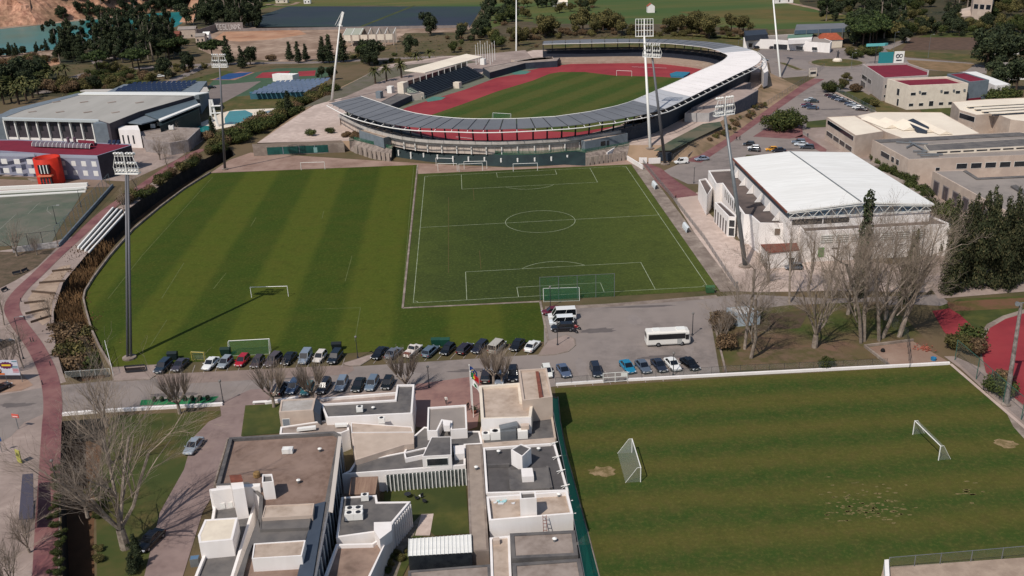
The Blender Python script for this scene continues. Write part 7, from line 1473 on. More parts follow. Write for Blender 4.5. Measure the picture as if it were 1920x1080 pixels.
# ---------------------------------------------------------------- people
def person_mesh(p, h=1.72, stride=.25, face=0, arms=.2):
    """one continuous skinned figure"""
    k = h/1.72; V = [(0, 0, .95), (0, 0, 1.15), (0, 0, 1.38), (0, 0, 1.5), (0, 0.01, 1.62), (0, .01, 1.7), (-.19, 0, 1.4), (-.25, arms*.3, 1.14), (-.25, arms+.02, .92), (-.25, arms+.05, .83), (.19, 0, 1.4), (.25, -arms*.3, 1.14), (.25, -arms+.06, .92), (.25, -arms+.1, .83), (-.1, 0, .9), (-.11, stride*.5, .5), (-.11, stride*.7, .09), (-.11, stride*.7+.14, .04), (.1, 0, .9), (.11, -stride*.3, .5), (.11, -stride*.8, .1), (.11, -stride*.8+.14, .05)]
    E_ = [(0, 1), (1, 2), (2, 3), (3, 4), (4, 5), (2, 6), (6, 7), (7, 8), (8, 9), (2, 10), (10, 11), (11, 12), (12, 13), (0, 14), (14, 15), (15, 16), (16, 17), (0, 18), (18, 19), (19, 20), (20, 21)]
    Rr = [.15, .14, .17, .06, .105, .09, .07, .05, .04, .035, .07, .05, .04, .035, .1, .07, .045, .04, .1, .07, .045, .04]
    me = bpy.data.meshes.new('body'); c_, s_ = math.cos(face), math.sin(face)
    me.from_pydata([((x*c_-y*s_)*k, (x*s_+y*c_)*k, z*k) for x, y, z in V], E_, [])
    o = bpy.data.objects.new('body', me); C.objects.link(o); md = o.modifiers.new('skin', 'SKIN'); 
    for i, sv in enumerate(me.skin_vertices[0].data): sv.radius = (Rr[i]*k, Rr[i]*k); sv.use_root = i == 0
    sb = o.modifiers.new('sub', 'SUBSURF'); sb.levels = 1; sb.render_levels = 1
    return o
def clothes_mat(name, top, bottom, hair=(40, 30, 26)):
    m = mat(name, top); N, L = m.node_tree.nodes, m.node_tree.links; tc = N.new('ShaderNodeTexCoord'); s = N.new('ShaderNodeSeparateXYZ'); L.new(tc.outputs['Object'], s.inputs[0])
    r = N.new('ShaderNodeValToRGB'); r.color_ramp.interpolation = 'CONSTANT'; mr = N.new('ShaderNodeMath'); mr.operation = 'DIVIDE'; mr.inputs[1].default_value = 2; L.new(s.outputs['Z'], mr.inputs[0]); L.new(mr.outputs[0], r.inputs[0]); e = r.color_ramp.elements
    e[0].position = 0; e[0].color = lin((30, 28, 28))+(1,); e[1].position = .05; e[1].color = lin(bottom)+(1,)
    for ps, cc in ((.48, top), (.755, (176, 128, 104)), (.84, hair)): q = e.new(ps); q.color = lin(cc)+(1,)
    L.new(r.outputs[0], N['Principled BSDF'].inputs['Base Color']); return m
def person(px, py, label, top, bottom, face=0, stride=.25, z=0, h=1.72):
    p = at(px, py, z); o = person_mesh(p, h, stride, face); o.name = 'person'; o.data.materials.append(clothes_mat('clothes_%d_%d' % (px, py), top, bottom)); o.location = p+Vector((0, 0, .01)); tag(o, label, 'person')
person(1381, 263.5, 'person in dark clothes walking across the car park behind the hall, the left one', (34, 32, 38), (28, 28, 34), 1.2)
person(1387, 263, 'person in dark clothes with a brown jacket walking right of the other', (70, 48, 40), (30, 30, 36), 1.0)
person(1523, 134, 'person in black near the pale gatehouse hut', (26, 26, 30), (30, 30, 34), .5, .1)
person(1514, 258, 'person in grey walking along the fence of the school yard', (70, 72, 84), (40, 40, 50), 0)
person(1530, 207, 'person in brown beside the bay row past the round tree', (84, 66, 60), (40, 36, 36), 2)
person(837, 759, 'person in white crossing the brick plaza near the square block', (210, 206, 200), (90, 80, 80), 3)
person(878, 770, 'person in dark clothes standing near the flagpoles', (60, 52, 50), (40, 36, 38), 1, .1)
person(1267, 375, 'person in dark clothes standing on the pale plaza by the sports hall', (60, 44, 40), (40, 34, 34), 1.4)
# benches by the red path
for x, y, a, l in [(48, 510, 1.2, 'dark bench between the bare trees left of the red path'), (32, 515, .6, 'dark bench farthest from the red path, near the mural wall'), (10, 546, 1.3, 'dark bench at the left edge above the curve of the path')]:
    p = at(x, y); t = thing('park_bench', l, 'bench', p); d = (math.cos(a), math.sin(a)); MB().obox(p.xy, d, 1.8, .45, .4, .46).build('seat', metal_d, t); MB().obox(p.xy+Vector((-d[1], d[0]))*.25, d, 1.8, .06, .46, .9).build('backrest', metal_d, t)
    for s in (-.7, .7): MB().obox(p.xy+Vector(d)*s, d, .08, .45, 0, .4).build('leg', metal_d, t)
# bollards along the path
for k, (x, y) in enumerate([(58, 641), (63, 641), (95, 686), (80, 722), (78, 600), (40, 566), (47, 600)]):
    p = at(x, y); t = thing('bollard', 'short dark bollard at the edge of the red path', 'bollard', p, 'bollards along the red path'); MB().lathe(p, [(.09, 0), (.08, .85), (.1, .88), (.03, 1.0)], 8).build('post', metal_d, t)
# furniture in the courtyard
p = at(765, 934); t = thing('garden_table', 'dark round garden table on the courtyard lawn', 'table', p); MB().lathe(p+Vector((0, 0, .7)), [(.5, 0), (.5, .05)], 12).build('table_top', metal_d, t); MB().tube(p, p+Vector((0, 0, .7)), .06, .06, 6).build('leg', metal_d, t)
for k, (x, y, a) in enumerate(((782, 938, .4), (790, 934, 2.2), (797, 944, 1.2))):
    p = at(x, y); t = thing('garden_chair', ['dark garden chair nearest the round table', 'pale seated garden chair in the middle of the lawn', 'dark garden chair farthest right on the courtyard lawn'][k], 'chair', p); d = Vector((math.cos(a), math.sin(a))); MB().obox(p.xy, d, .5, .5, .4, .46).build('seat', whitep if k == 1 else metal_d, t); MB().obox(p.xy-d*.24, d, .05, .5, .46, .95).build('backrest', metal_d, t)
    for s in (-.2, .2):
        for u in (-.2, .2): q = p.xy+Vector((s, u)); MB().tube((q.x, q.y, 0), (q.x, q.y, .4), .02, .02, 4).build('leg', metal_d, t)
# odds and ends on the dirt square
p = at(1750, 676); t = thing('water_tub', 'bright blue tub on the bare dirt square', 'tub', p); MB().lathe(p, [(.4, 0), (.5, .6), (.44, .6), (.4, .1)], 12).build('tub', mat('tub_blue', (50, 130, 176)), t)
p = at(1733, 655); t = thing('brick_pile', 'heap of broken red bricks in the corner of the dirt square', 'rubble pile', p); b = MB()
for _ in range(70): q = p+Vector((rnd.gauss(0, .8), rnd.gauss(0, .6), abs(rnd.gauss(.1, .15)))); b.obox(q.xy, (rnd.random(), rnd.random()+.01), .3, .15, q.z, q.z+.1)
b.build('bricks', mat('broken_brick', (184, 108, 88), (150, 84, 68), 2), t)['kind'] = 'stuff'
p = at(1655, 660); t = thing('tyre_stack', 'black sack on the bare dirt square', 'sack', p); MB().lathe(p, [(.3, 0), (.42, .3), (.3, .6), (.1, .75)], 9).build('sack', tyre_m, t, True)
# ---------------------------------------------------------------- trees
lf_cyp = leaf_mat('cypress_foliage', (56, 62, 40), (38, 44, 30), (88, 84, 58))
def crown_mesh(seed, blobs, n, size, m, name='crown', flat=.6, fill=.55):
    """many small leaf clumps spread through irregular blobs (x, y, z, rx, ry, rz)"""
    rr = random.Random(seed); b = MB(); tot = sum((q[3]*q[4]*q[5])**(2/3) for q in blobs)
    for q in blobs:
        k = int(n*((q[3]*q[4]*q[5])**(2/3))/tot)
        for _ in range(k):
            d = Vector((rr.gauss(0, 1), rr.gauss(0, 1), rr.gauss(0, 1))).normalized(); rad = fill+(1-fill)*rr.random()
            rad *= 1+.25*mn.noise(d*2.2+Vector((q[0]+seed, q[1], q[2])))*1.6
            c = Vector((q[0]+d.x*q[3]*rad, q[1]+d.y*q[4]*rad, q[2]+d.z*q[5]*rad)); s = size*(.6+.8*rr.random())
            nn = (d+Vector((rr.gauss(0, .5), rr.gauss(0, .5), rr.gauss(0, .5)))).normalized(); u = nn.orthogonal().normalized(); a = rr.random()*6.28; v = nn.cross(u); u, v = u*math.cos(a)+v*math.sin(a), v*math.cos(a)-u*math.sin(a)
            b.add([c-u*s*.5-v*s*.3, c+u*s*.5-v*s*.25*flat, c+u*s*.3+v*s*.4, c-u*s*.4+v*s*.35+nn*s*.15], [[0, 1, 2, 3]])
    return b
def trunk_mesh(H, r, limbs, seed=0, lean=0):
    rr = random.Random(seed); b = MB(); pts = [Vector((lean*(k/4)**2, .3*lean*(k/4), H*k/4)) for k in range(5)]
    for k in range(4): b.tube(pts[k], pts[k+1], r*(1-.16*k), r*(1-.16*(k+1)), 7, False)
    for (f, dx, dy, dz) in limbs: p = pts[0].lerp(pts[4], f); b.tube(p, p+Vector((dx, dy, dz)), r*.5, r*.15, 5, False)
    return b
def leafy(kind, seed):
    rr = random.Random(seed*31+5); nm, lab, lm, tm = {'umbrella': ('stone_pine', 'pine', lf_pine, bark_d), 'round': ('evergreen_tree', 'tree', lf_green, bark_d), 'dark': ('dark_evergreen', 'tree', lf_dark, bark_d), 'dome': ('evergreen_tree', 'tree', lf_green, bark_d), 'macro': ('conifer', 'conifer', lf_cyp, bark_d), 'conifer': ('conifer', 'conifer', lf_dark, bark_d), 'cypress': ('cypress', 'cypress', lf_dark, bark_d), 'shrub': ('shrub', 'shrub', lf_olive, bark_d), 'gshrub': ('shrub', 'shrub', lf_green, bark_d), 'brown': ('russet_bush', 'bush', lf_brown, bark_d), 'reed': ('reed_clump', 'reeds', lf_reed, bark_d), 'euc': ('eucalyptus', 'tree', lf_dark, bark_g), 'olive': ('olive_tree', 'tree', lf_olive, bark_d)}[kind]
    t = thing(nm, lab, lab); g = rr.gauss
    if kind == 'umbrella': H = 8; bl_ = [(g(0, .6), g(0, .6), 7.0, 2.6, 2.6, 1.2)]+[(3.2*math.cos(a*1.05)+g(0, .4), 3.2*math.sin(a*1.05)+g(0, .4), 6.4+g(0, .3), 1.9, 1.9, 1.0) for a in range(6)]; tr = (6.3, .35, [(.7, 2.2*math.cos(a*1.6), 2.2*math.sin(a*1.6), 1.4) for a in range(4)]); n, s = 3000, .5
    elif kind == 'dome': bl_ = [(0, 0, 2.2, 3.2, 3.2, 2.9)]+[(g(0, 1.7), g(0, 1.7), 2+abs(g(0, .8)), 1.6, 1.6, 1.5) for a in range(7)]; tr = (2.6, .3, []); n, s = 3600, .4
    elif kind in ('round', 'olive'): bl_ = [(0, 0, 4.6, 2.4, 2.4, 2.0)]+[(g(0, 1.8), g(0, 1.8), 4+g(0, 1), 1.6, 1.6, 1.4) for a in range(6)]; tr = (3.6, .28, [(.8, g(0, 1.5), g(0, 1.5), 1.6) for a in range(4)]); n, s = 2600, .42
    elif kind == 'dark': bl_ = [(0, 0, 6.0, 2.6, 2.6, 3.0)]+[(g(0, 2.0), g(0, 2.0), 5+g(0, 2), 1.7, 1.7, 1.7) for a in range(8)]; tr = (6, .35, [(.6, g(0, 2), g(0, 2), 2) for a in range(5)]); n, s = 3000, .5
    elif kind == 'conifer': bl_ = [(g(0, .25), g(0, .25), 1.6+k*1.35, 2.7*(1-k/9)+.3+g(0, .25), 2.7*(1-k/9)+.3, .95) for k in range(8)]+[(g(0, 1.2), g(0, 1.2), 3+g(0, 1.4), 1, 1, .8) for _ in range(5)]; tr = (11, .3, []); n, s = 3000, .45
    elif kind == 'macro': bl_ = [(g(0, .3), g(0, .3), 1.2+k*1.25, (2.3 if k < 5 else 2.3-.42*(k-4))+g(0, .2), (2.3 if k < 5 else 2.3-.42*(k-4)), 1.3) for k in range(9)]+[(g(0, 1.7), g(0, 1.7), 4+g(0, 2.2), .9, .9, 1.6) for _ in range(8)]; tr = (11, .3, []); n, s = 7500, .3
    elif kind == 'cypress': bl_ = [(0, 0, 1.2+k*1.5, .95-.09*abs(k-2)+g(0, .05), .95-.09*abs(k-2), 1.3) for k in range(7)]; tr = (9, .2, []); n, s = 2200, .3
    elif kind in ('shrub', 'gshrub', 'brown'): bl_ = [(0, 0, .9, 1.2, 1.2, .9)]+[(g(0, .9), g(0, .9), .8+abs(g(0, .3)), .8, .8, .6) for _ in range(4)]; tr = (1.0, .1, [(.5, g(0, .6), g(0, .6), .6) for _ in range(3)]); n, s = 2600, .17
    elif kind == 'euc': bl_ = [(g(0, 1.3), g(0, 1.3), 4+k*1.8, 1.9-.12*k+g(0, .2), 1.9-.12*k, 1.5) for k in range(8)]; tr = (15, .35, [(.3+.1*k, g(0, 1.6), g(0, 1.6), 2) for k in range(6)]); n, s = 3200, .5
    if kind == 'reed':
        b = MB()
        for _ in range(700):
            x, y = g(0, .9), g(0, .9); h = .9+rr.random()*1.6; dx, dy = g(0, .25), g(0, .25); w_ = .05
            b.add([(x-w_, y, 0), (x+w_, y, 0), (x+dx+w_*.3, y+dy, h), (x+dx-w_, y+dy+.05, h*.98)], [[0, 1, 2, 3]])
        b.build('stems', lm, t); return Proto(t)
    crown_mesh(seed, bl_, n, s, lm).build('crown', lm, t); trunk_mesh(tr[0], tr[1], tr[2], seed).build('trunk', tm, t)
    return Proto(t)
LP = {}
from mathutils.bvhtree import BVHTree
_cl = bpy.data.objects['quarry_cliff']; CLB = BVHTree.FromPolygons([v.co.copy() for v in _cl.data.vertices], [list(p.vertices) for p in _cl.data.polygons])
def tree(kind, px, py, k, label, group=None, v=0, kz=None, z=0):
    key = (kind, v % 3)
    if key not in LP: LP[key] = leafy(kind, hash_(kind)+v % 3)
    p = at(px, py, z)
    if py < 62 and px < 560:
        o_ = Vector((0, 0, CH)); h_ = CLB.ray_cast(o_, (at(px, py, 0)-o_).normalized())[0] if py > -150 else None
        p = h_-Vector((0, 0, .3)) if h_ else at(px, py, 0)
    return LP[key].place(p, rnd.random()*6.28, label, group, k, kz)
def hash_(s): return sum(ord(c) for c in s) % 97
# bare winter trees
def bare(seed, H, spread, style='tall', levels=5, tr=.3):
    rr = random.Random(seed); B1, B2 = MB(), MB(); t = thing('bare_tree', 'bare tree', 'tree')
    def grow(p, d, L_, r, lv):
        segs = 3 if lv < 3 else 2; q = p; dd = d
        nodes = []
        for k in range(segs):
            dd = (dd+Vector((rr.gauss(0, .13), rr.gauss(0, .13), rr.gauss(0, .08)+((.15 if style == 'tall' else .1) if lv else .02)))).normalized(); e = q+dd*L_/segs; r2 = r*(1-.3*(k+1)/segs)
            (B1 if lv < 2 else B2).tube(q, e, r*(1-.3*k/segs), r2, 7 if lv == 0 else (5 if lv < 2 else 3), False); q = e; nodes.append((q, dd, r2))
        if lv >= levels: return
        nb = ({0: 8, 1: 5, 2: 4, 3: 3, 4: 3} if style == 'tall' else {1: 5, 2: 4, 3: 4, 4: 3}).get(lv, 2)
        for k in range(nb):
            f = (k+1)/nb; idx = min(segs-1, int(f*segs)); bp, bd, br_ = nodes[idx]; 
            if k < nb-1: bp = p.lerp(q, .3+.65*f*rr.random()) if lv else p.lerp(q, .28+.7*k/nb)
            side = Vector((rr.gauss(0, 1), rr.gauss(0, 1), rr.gauss(0, .3))); side = (side-bd*side.dot(bd)).normalized()
            ang = spread*(.6+.6*rr.random()); nd = (bd*math.cos(ang)+side*math.sin(ang)).normalized()
            grow(bp, nd, L_*(.52+.22*rr.random()) if lv else L_*(.34+.16*rr.random())*(1.1-.45*k/nb), max(.011, br_*.42), lv+1)
    if style == 'tall': grow(Vector((0, 0, 0)), Vector((rr.gauss(0, .05), rr.gauss(0, .05), 1)), H*.72, tr, 0)
    elif style == 'wide': 
        B1.tube((0, 0, 0), (.1, .1, H*.14), tr*1.15, tr*.9, 9, False)
        for k in range(6): a = k*1.05+rr.gauss(0, .2); s = .38+.25*rr.random(); grow(Vector((.1, .1, H*.13)), Vector((math.cos(a)*s, math.sin(a)*s, .9)).normalized(), H*.5*(.8+.3*rr.random()), tr*.42, 1)
    elif style == 'pollard':
        B1.tube((0, 0, 0), (0, 0, H*.3), tr, tr*.8, 8, False)
        for k in range(7):
            a = k*.9+rr.gauss(0, .2); e = Vector((math.cos(a)*H*.2, math.sin(a)*H*.2, H*(.45+.12*rr.random()))); B1.tube((0, 0, H*.28), e, tr*.55, tr*.32, 6, False); B1.lathe(e, [(.06, -.15), (.2, 0), (.06, .15)], 6)
            for j in range(34):
                d = Vector((e.x*.6/H*2+rr.gauss(0, .2), e.y*.6/H*2+rr.gauss(0, .2), 1)).normalized(); L_ = H*(.4+.3*rr.random()); m_ = e+d*L_*.5+Vector((rr.gauss(0, .05), rr.gauss(0, .05), 0)); B2.tube(e, m_, .04, .03, 3, False); B2.tube(m_, e+d*L_, .03, .014, 3, False)
    B1.build('trunk', bark_g, t); B2.build('twigs', twig_m, t); return Proto(t)
BT = {'tall0': bare(11, 23, .72, 'tall', 5, .34), 'tall1': bare(23, 23, .8, 'tall', 5, .32), 'tall2': bare(37, 23, .65, 'tall', 5, .3), 'tall3': bare(67, 19, .85, 'tall', 5, .36), 'wide0': bare(5, 20, .6, 'wide', 5, .55), 'wide1': bare(9, 16, .6, 'wide', 4, .4), 'wide2': bare(19, 17, .7, 'wide', 4, .36), 'small': bare(41, 7, .6, 'wide', 4, .16), 'pol0': bare(51, 6.6, .4, 'pollard', 3, .3), 'pol1': bare(53, 6.6, .4, 'pollard', 3, .28)}
def btree(kind, px, py, k, label, group=None, rz=None, z=0): return BT[kind].place(at(px, py, z), rnd.random()*6.28 if rz is None else rz, label, group, k)
gr = 'bare trees on the wooded lawn'
for kd, x, y, k, l in [('tall3', 1408, 672, .95, 'tall bare tree behind the pale kiosk, the nearer of a close pair'), ('tall1', 1396, 655, .92, 'tall bare tree behind the pale kiosk, the farther of a close pair'), ('wide1', 1527, 652, 1.25, 'stout forked bare tree standing alone in the middle of the wooded lawn'), ('tall2', 1614, 644, 1.12, 'slender pale trunked tree at the left of the group by the dirt square'), ('tall0', 1620, 640, 1.1, 'leaning bare tree whose trunk crosses its neighbour by the dirt square'), ('tall1', 1648, 640, 1.05, 'bare tree in the middle of the group behind the dirt square'), ('tall2', 1655, 634, 1.15, 'leaning bare tree right of the middle of the dirt square group'), ('tall3', 1686, 632, 1.25, 'wide bare tree at the right end of the dirt square group'), ('wide2', 1590, 590, 1.0, 'bare tree at the back of the lawn under the hall windows'), ('tall1', 1545, 575, .85, 'bare tree just behind the lawn kerb, left of the dark cypress'), ('tall2', 1480, 570, .8, 'thin bare tree standing at the lawn edge in front of the hall annex'), ('tall0', 1700, 560, .85, 'bare tree at the right corner of the sports hall'), ('wide1', 1440, 530, .72, 'rounded bare tree on the pale plaza beside the thick grey mast'), ('small', 1352, 650, 1.3, 'small bare tree by the car park kerb, left of the close pair'), ('small', 1560, 560, 1.2, 'small bare tree beside the road behind the lawn'), ('tall1', 1660, 560, .8, 'bare tree behind the road, near the grey downpipe of the hall'), ('tall2', 1618, 545, .8, 'bare tree against the middle of the hall front'), ('wide2', 1660, 600, .9, 'spreading bare tree behind the dirt square group'), ('tall0', 1515, 548, .7, 'bare tree near the green hall door')]: btree(kd, x, y, k, l, gr)
gl = 'bare trees in the bottom left'
for kd, x, y, k, l in [('wide0', 236, 1028, 1.12, 'huge spreading bare tree on the lawn beside the stream'), ('wide2', 205, 870, .9, 'bare tree on the stream bank behind the huge spreading one'), ('wide1', 200, 800, .8, 'bare tree just below the road at the top of the lawn'), ('wide2', 165, 970, .7, 'lower bare tree leaning over the dark stream'), ('small', 56, 1036, 1.05, 'small bare tree on the plaza beside the bus shelter'), ('small', 28, 1110, 1.3, 'small bare tree cut by the bottom left corner'), ('wide1', 32, 480, .62, 'rounded bare tree beside the mural wall'), ('small', 70, 478, .9, 'small bare tree in front of the ball court fence'), ('tall1', 44, 690, .42, 'thin bare tree behind the billboard'), ('tall0', 8, 610, .4, 'thin bare tree at the left edge beside the plaza'), ('small', 18, 700, 1.1, 'small bare tree right behind the billboard'), ('tall2', 96, 610, .34, 'thin bare tree at the foot of the terrace edging'), ('tall1', 232, 405, .34, 'thin bare tree at the top of the bleachers'), ('tall2', 264, 370, .42, 'thin bare tree beside the red path above the bleachers'), ('tall0', 316, 322, .42, 'bare tree by the red path in front of the scribbled annex'), ('tall1', 350, 308, .4, 'bare tree by the red path near the channel bend'), ('wide1', 300, 300, .6, 'dense bare tree in front of the scribbled grey annex'), ('wide1', 340, 285, .6, 'dense bare tree right of the scribbled grey annex')]: btree(kd, x, y, k, l, gl)
gp = 'pollarded plane trees along the road'
for kd, x, y, k, l in [('pol0', 337, 776, 1.05, 'pollarded tree in front of the green painted strip'), ('pol1', 514, 764, 1.05, 'pollarded tree beside the pale stone bench'), ('pol0', 588, 758, 1.05, 'pollarded tree behind the small pale topped block'), ('pol1', 762, 738, 1.05, 'pollarded tree behind the raised end of the long dark roof'), ('pol0', 926, 722, .95, 'pollarded tree between the flags and the upper cream block'), ('pol1', 941, 722, .8, 'second pollarded tree behind the big cream block')]: btree(kd, x, y, k, l, gp)
# cypresses, dark conifers by the hall
tree('cypress', 1610, 558, 1.75, 'tall narrow cypress with a pointed tip in front of the hall', None, 0, 2.0)
for x, y, k, kz, v, l in [(1795, 545, 0.93, 1.57, 0, 'big dark conifer at the left of the clump right of the hall'), (1830, 540, 0.99, 1.73, 1, 'big dark conifer in the middle of the clump right of the hall'), (1868, 540, 0.93, 1.62, 2, 'big dark conifer right of the middle of the clump'), (1905, 530, 0.99, 1.67, 0, 'big dark conifer at the right edge of the photo'), (1812, 512, 0.81, 1.46, 2, 'dark conifer behind the left of the clump'), (1850, 500, 0.87, 1.51, 1, 'dark conifer behind the middle of the clump'), (1890, 490, 0.81, 1.40, 0, 'dark conifer behind the right of the clump, by the grey school wall'), (1776, 552, 0.73, 1.25, 0, 'dark conifer at the left front of the clump, beside the bare branches'), (1822, 520, 0.86, 1.5, 1, 'dark conifer filling the gap in the rear of the clump'), (1886, 540, 0.86, 1.5, 2, 'dark conifer between the two right hand ones of the clump'), (1940, 520, 0.93, 1.62, 1, 'dark conifer just past the right edge'), (1782, 480, 0.68, 1.19, 2, 'smaller dark conifer behind the corner of the hall'), (1700, 568, 0.71, 1.30, 1, 'dark bushy conifer between the bare trees and the hall corner')]: tree('macro', x, y, k, l, 'dark conifers right of the sports hall', v, kz)
for i in range(13):
    f = i/12; tree('gshrub' if i % 3 else 'round', lerp(1640, 1770, f)+rnd.gauss(0, 2), lerp(305, 412, f)+rnd.gauss(0, 2), (1.5+.5*f) if i % 3 else .55+.15*f, 'bushy green shrub in the hedge row between the hall and the grey roofed school wings', 'hedge shrubs behind the sports hall', i)
for x, y, k, kd, l in [(1812, 650, 2.0, 'gshrub', 'large olive green bush at the bend of the red track'), (1795, 655, 1.5, 'shrub', 'brownish bush left of the large one at the track bend'), (1832, 662, 1.6, 'brown', 'russet bush right of the large one at the track bend'), (1864, 735, 1.7, 'gshrub', 'green bush behind the wire fence beside the blotchy light mast'), (1880, 720, 1.4, 'brown', 'russet bush behind the green one beside the blotchy light mast'), (1350, 618, 1.9, 'brown', 'twiggy brown bush by the car park kerb'), (1362, 650, 1.6, 'brown', 'lower twiggy brown bush by the car park kerb'), (1416, 600, 1.3, 'gshrub', 'low green bush behind the kiosk'), (1545, 690, 1.0, 'gshrub', 'spiky green clump in front of the stout forked tree')]: tree(kd, x, y, k, l, None, 0)
tree('dome', 1462, 246, 1.45, 'dense round evergreen on the red paving of the car park', None, 0); tree('dome', 1482, 238, 1.35, 'dense round evergreen right behind the one on the red paving', None, 1)
tree('dome', 1558, 172, .95, 'rounded green tree at the top of the diagonal parked row', None, 1); tree('olive', 1580, 168, .7, 'yellow green tree right of the rounded one at the diagonal row', None, 0); tree('brown', 1602, 172, 1.9, 'reddish leafless bush in front of the mauve grey block', None, 0); tree('olive', 1587, 152, .6, 'small grey tree by the cream path wall', None, 2); tree('shrub', 1640, 200, 1.5, 'spiky yellow bush in front of the cream school block', None, 1); tree('gshrub', 1622, 195, 1.4, 'low dark bush left of the spiky yellow one', None, 2)
tree('dome', 1866, 194, 1.75, 'broad dome shaped evergreen between the cream school blocks', None, 2, 1.0); tree('dome', 1884, 192, 1.3, 'smaller evergreen merging into the broad dome shaped one', None, 0)
for x, y, k, v, l in [(1850, 125, 1.9, 0, 'big dark umbrella tree by the road bend, the left one'), (1885, 135, 2.0, 1, 'big dark umbrella tree by the road bend, the near one'), (1870, 112, 1.8, 2, 'big dark umbrella tree by the road bend, the rear one'), (1905, 170, 1.5, 1, 'dark tree beside the long white shed'), (1870, 168, 1.2, 2, 'dark tree behind the dome shaped evergreen'), (1918, 130, 1.7, 0, 'dark tree cut by the right edge near the red roofed house')]: tree('dark', x, y, k, l, 'big dark trees at the road bend', v)
# foliage along the stream and left field
g = 'dry reeds in the stream channel'
for i in range(60):
    f = rnd.random(); a = [(150, 640), (135, 600), (140, 560), (160, 515), (195, 470), (240, 425), (290, 385), (340, 350)]; s = f**1.5*5*.8; j = int(s); q = (lerp(a[j][0], a[min(j+1, 7)][0], s-j), lerp(a[j][1], a[min(j+1, 7)][1], s-j))
    tree('reed', q[0]+rnd.gauss(4, 8), q[1]+rnd.gauss(0, 8), 1.2+rnd.random()*.8, 'clump of dry orange reeds on the bed of the stream channel', g, i, z=BED)
for i, (x, y, k, kd) in enumerate([(120, 640, 2.4, 'brown'), (140, 650, 2.6, 'brown'), (112, 665, 2.2, 'brown'), (150, 672, 2.4, 'brown'), (135, 682, 2.5, 'shrub'), (165, 688, 2.3, 'shrub'), (120, 690, 2.2, 'brown'), (150, 700, 2.3, 'brown'), (180, 695, 2.1, 'gshrub'), (160, 655, 2.1, 'shrub'), (110, 640, 2.0, 'shrub')]):
    tree(kd, x, y, k, ['russet bush in the thicket', 'green bush in the thicket', 'olive bush in the thicket'][['brown', 'gshrub', 'shrub'].index(kd)]+' filling the stream channel near the road', 'thicket in the channel near the road', i, z=BED+.8)
for i in range(9):
    tree('gshrub' if i % 2 else 'shrub', rnd.uniform(180, 190), rnd.uniform(800, 1070), .45+rnd.random()*.3, 'low %s bush on the lawn bank of the dark stream' % ('green' if i % 2 else 'olive'), 'bank bushes by the dark stream', i)
for i in range(12): tree('gshrub', 108+rnd.gauss(0, 2), 880+i*18, .5, 'low clipped shrub between the red path and the stream wall', 'shrubs along the stream wall', i)
for i, (x, y) in enumerate([(256, 1040), (262, 1062), (250, 1075)]): tree('conifer', x, y, .28, 'small green conifer at the bottom beside the black car' if i == 0 else 'small green conifer at the very bottom of the lawn', 'small conifers at the bottom', i)
for i in range(14):
    f = i/13; tree(['brown', 'shrub', 'gshrub'][i % 3], lerp(238, 430, f)+rnd.gauss(0, 3), lerp(385, 262, f)+rnd.gauss(2, 2), 1.2+rnd.random()*.8, '%s bush on the bank between the red path and the channel wall' % ['russet', 'olive', 'green'][i % 3], 'bushes on the channel bank', i)
# hedge between pools and stadium
for i in range(34):
    f = i/33; x, y = lerp(405, 632, f), lerp(285, 175, f); kd = ['gshrub', 'shrub', 'brown', 'gshrub'][i % 4]
    tree(kd, x+rnd.gauss(0, 7), y+rnd.gauss(0, 5), 1.9+rnd.random()*1.1, '%s bush in the thick hedge between the pools and the stadium' % {'gshrub': 'green', 'shrub': 'olive', 'brown': 'russet'}[kd], 'hedge between the pools and the stadium', i)
for x, y, k, kz, l in [(543, 222, .85, .95, 'dark pine rising from the hedge beside the pool lawn'), (400, 258, .6, .7, 'brownish conifer behind the grey mast'), (560, 118, .9, 1.0, 'dark conifer by the back road right of the bare ground')]: tree('conifer', x, y, k, l, None, 1, kz)
for x, y, k, l in [(390, 262, 1.9, 'thick russet bush behind the tall grey mast'), (410, 272, 1.8, 'thick russet bush at the foot of the tall grey mast'), (370, 262, 1.8, 'thick russet bush right of the scribbled annex')]: tree('brown', x, y, k, l, None, 1)
for x, y, k, l in [(580, 254, .95, 'round dark shrub on the bank above the green glazed block'), (622, 250, .85, 'small dark pine shaped shrub beside the cabin end of the terrace')]: tree('gshrub', x, y, k*1.4, l, None, 0, z=PZ)
for i in range(10): tree('brown', rnd.uniform(640, 668), rnd.uniform(252, 262), .8, 'dry brown tuft on the bank at the left end of the terrace wall', 'dry tufts on the stadium bank', i, z=PZ)
for i in range(16): tree('shrub' if i % 2 else 'brown', lerp(1330, 1430, i/15)+rnd.gauss(0, 4), lerp(268, 200, i/15)+rnd.gauss(-2, 2), .8+rnd.random()*.4, 'low dry bush on the slope above the red path', 'dry bushes on the stadium slope', i, z=.6)
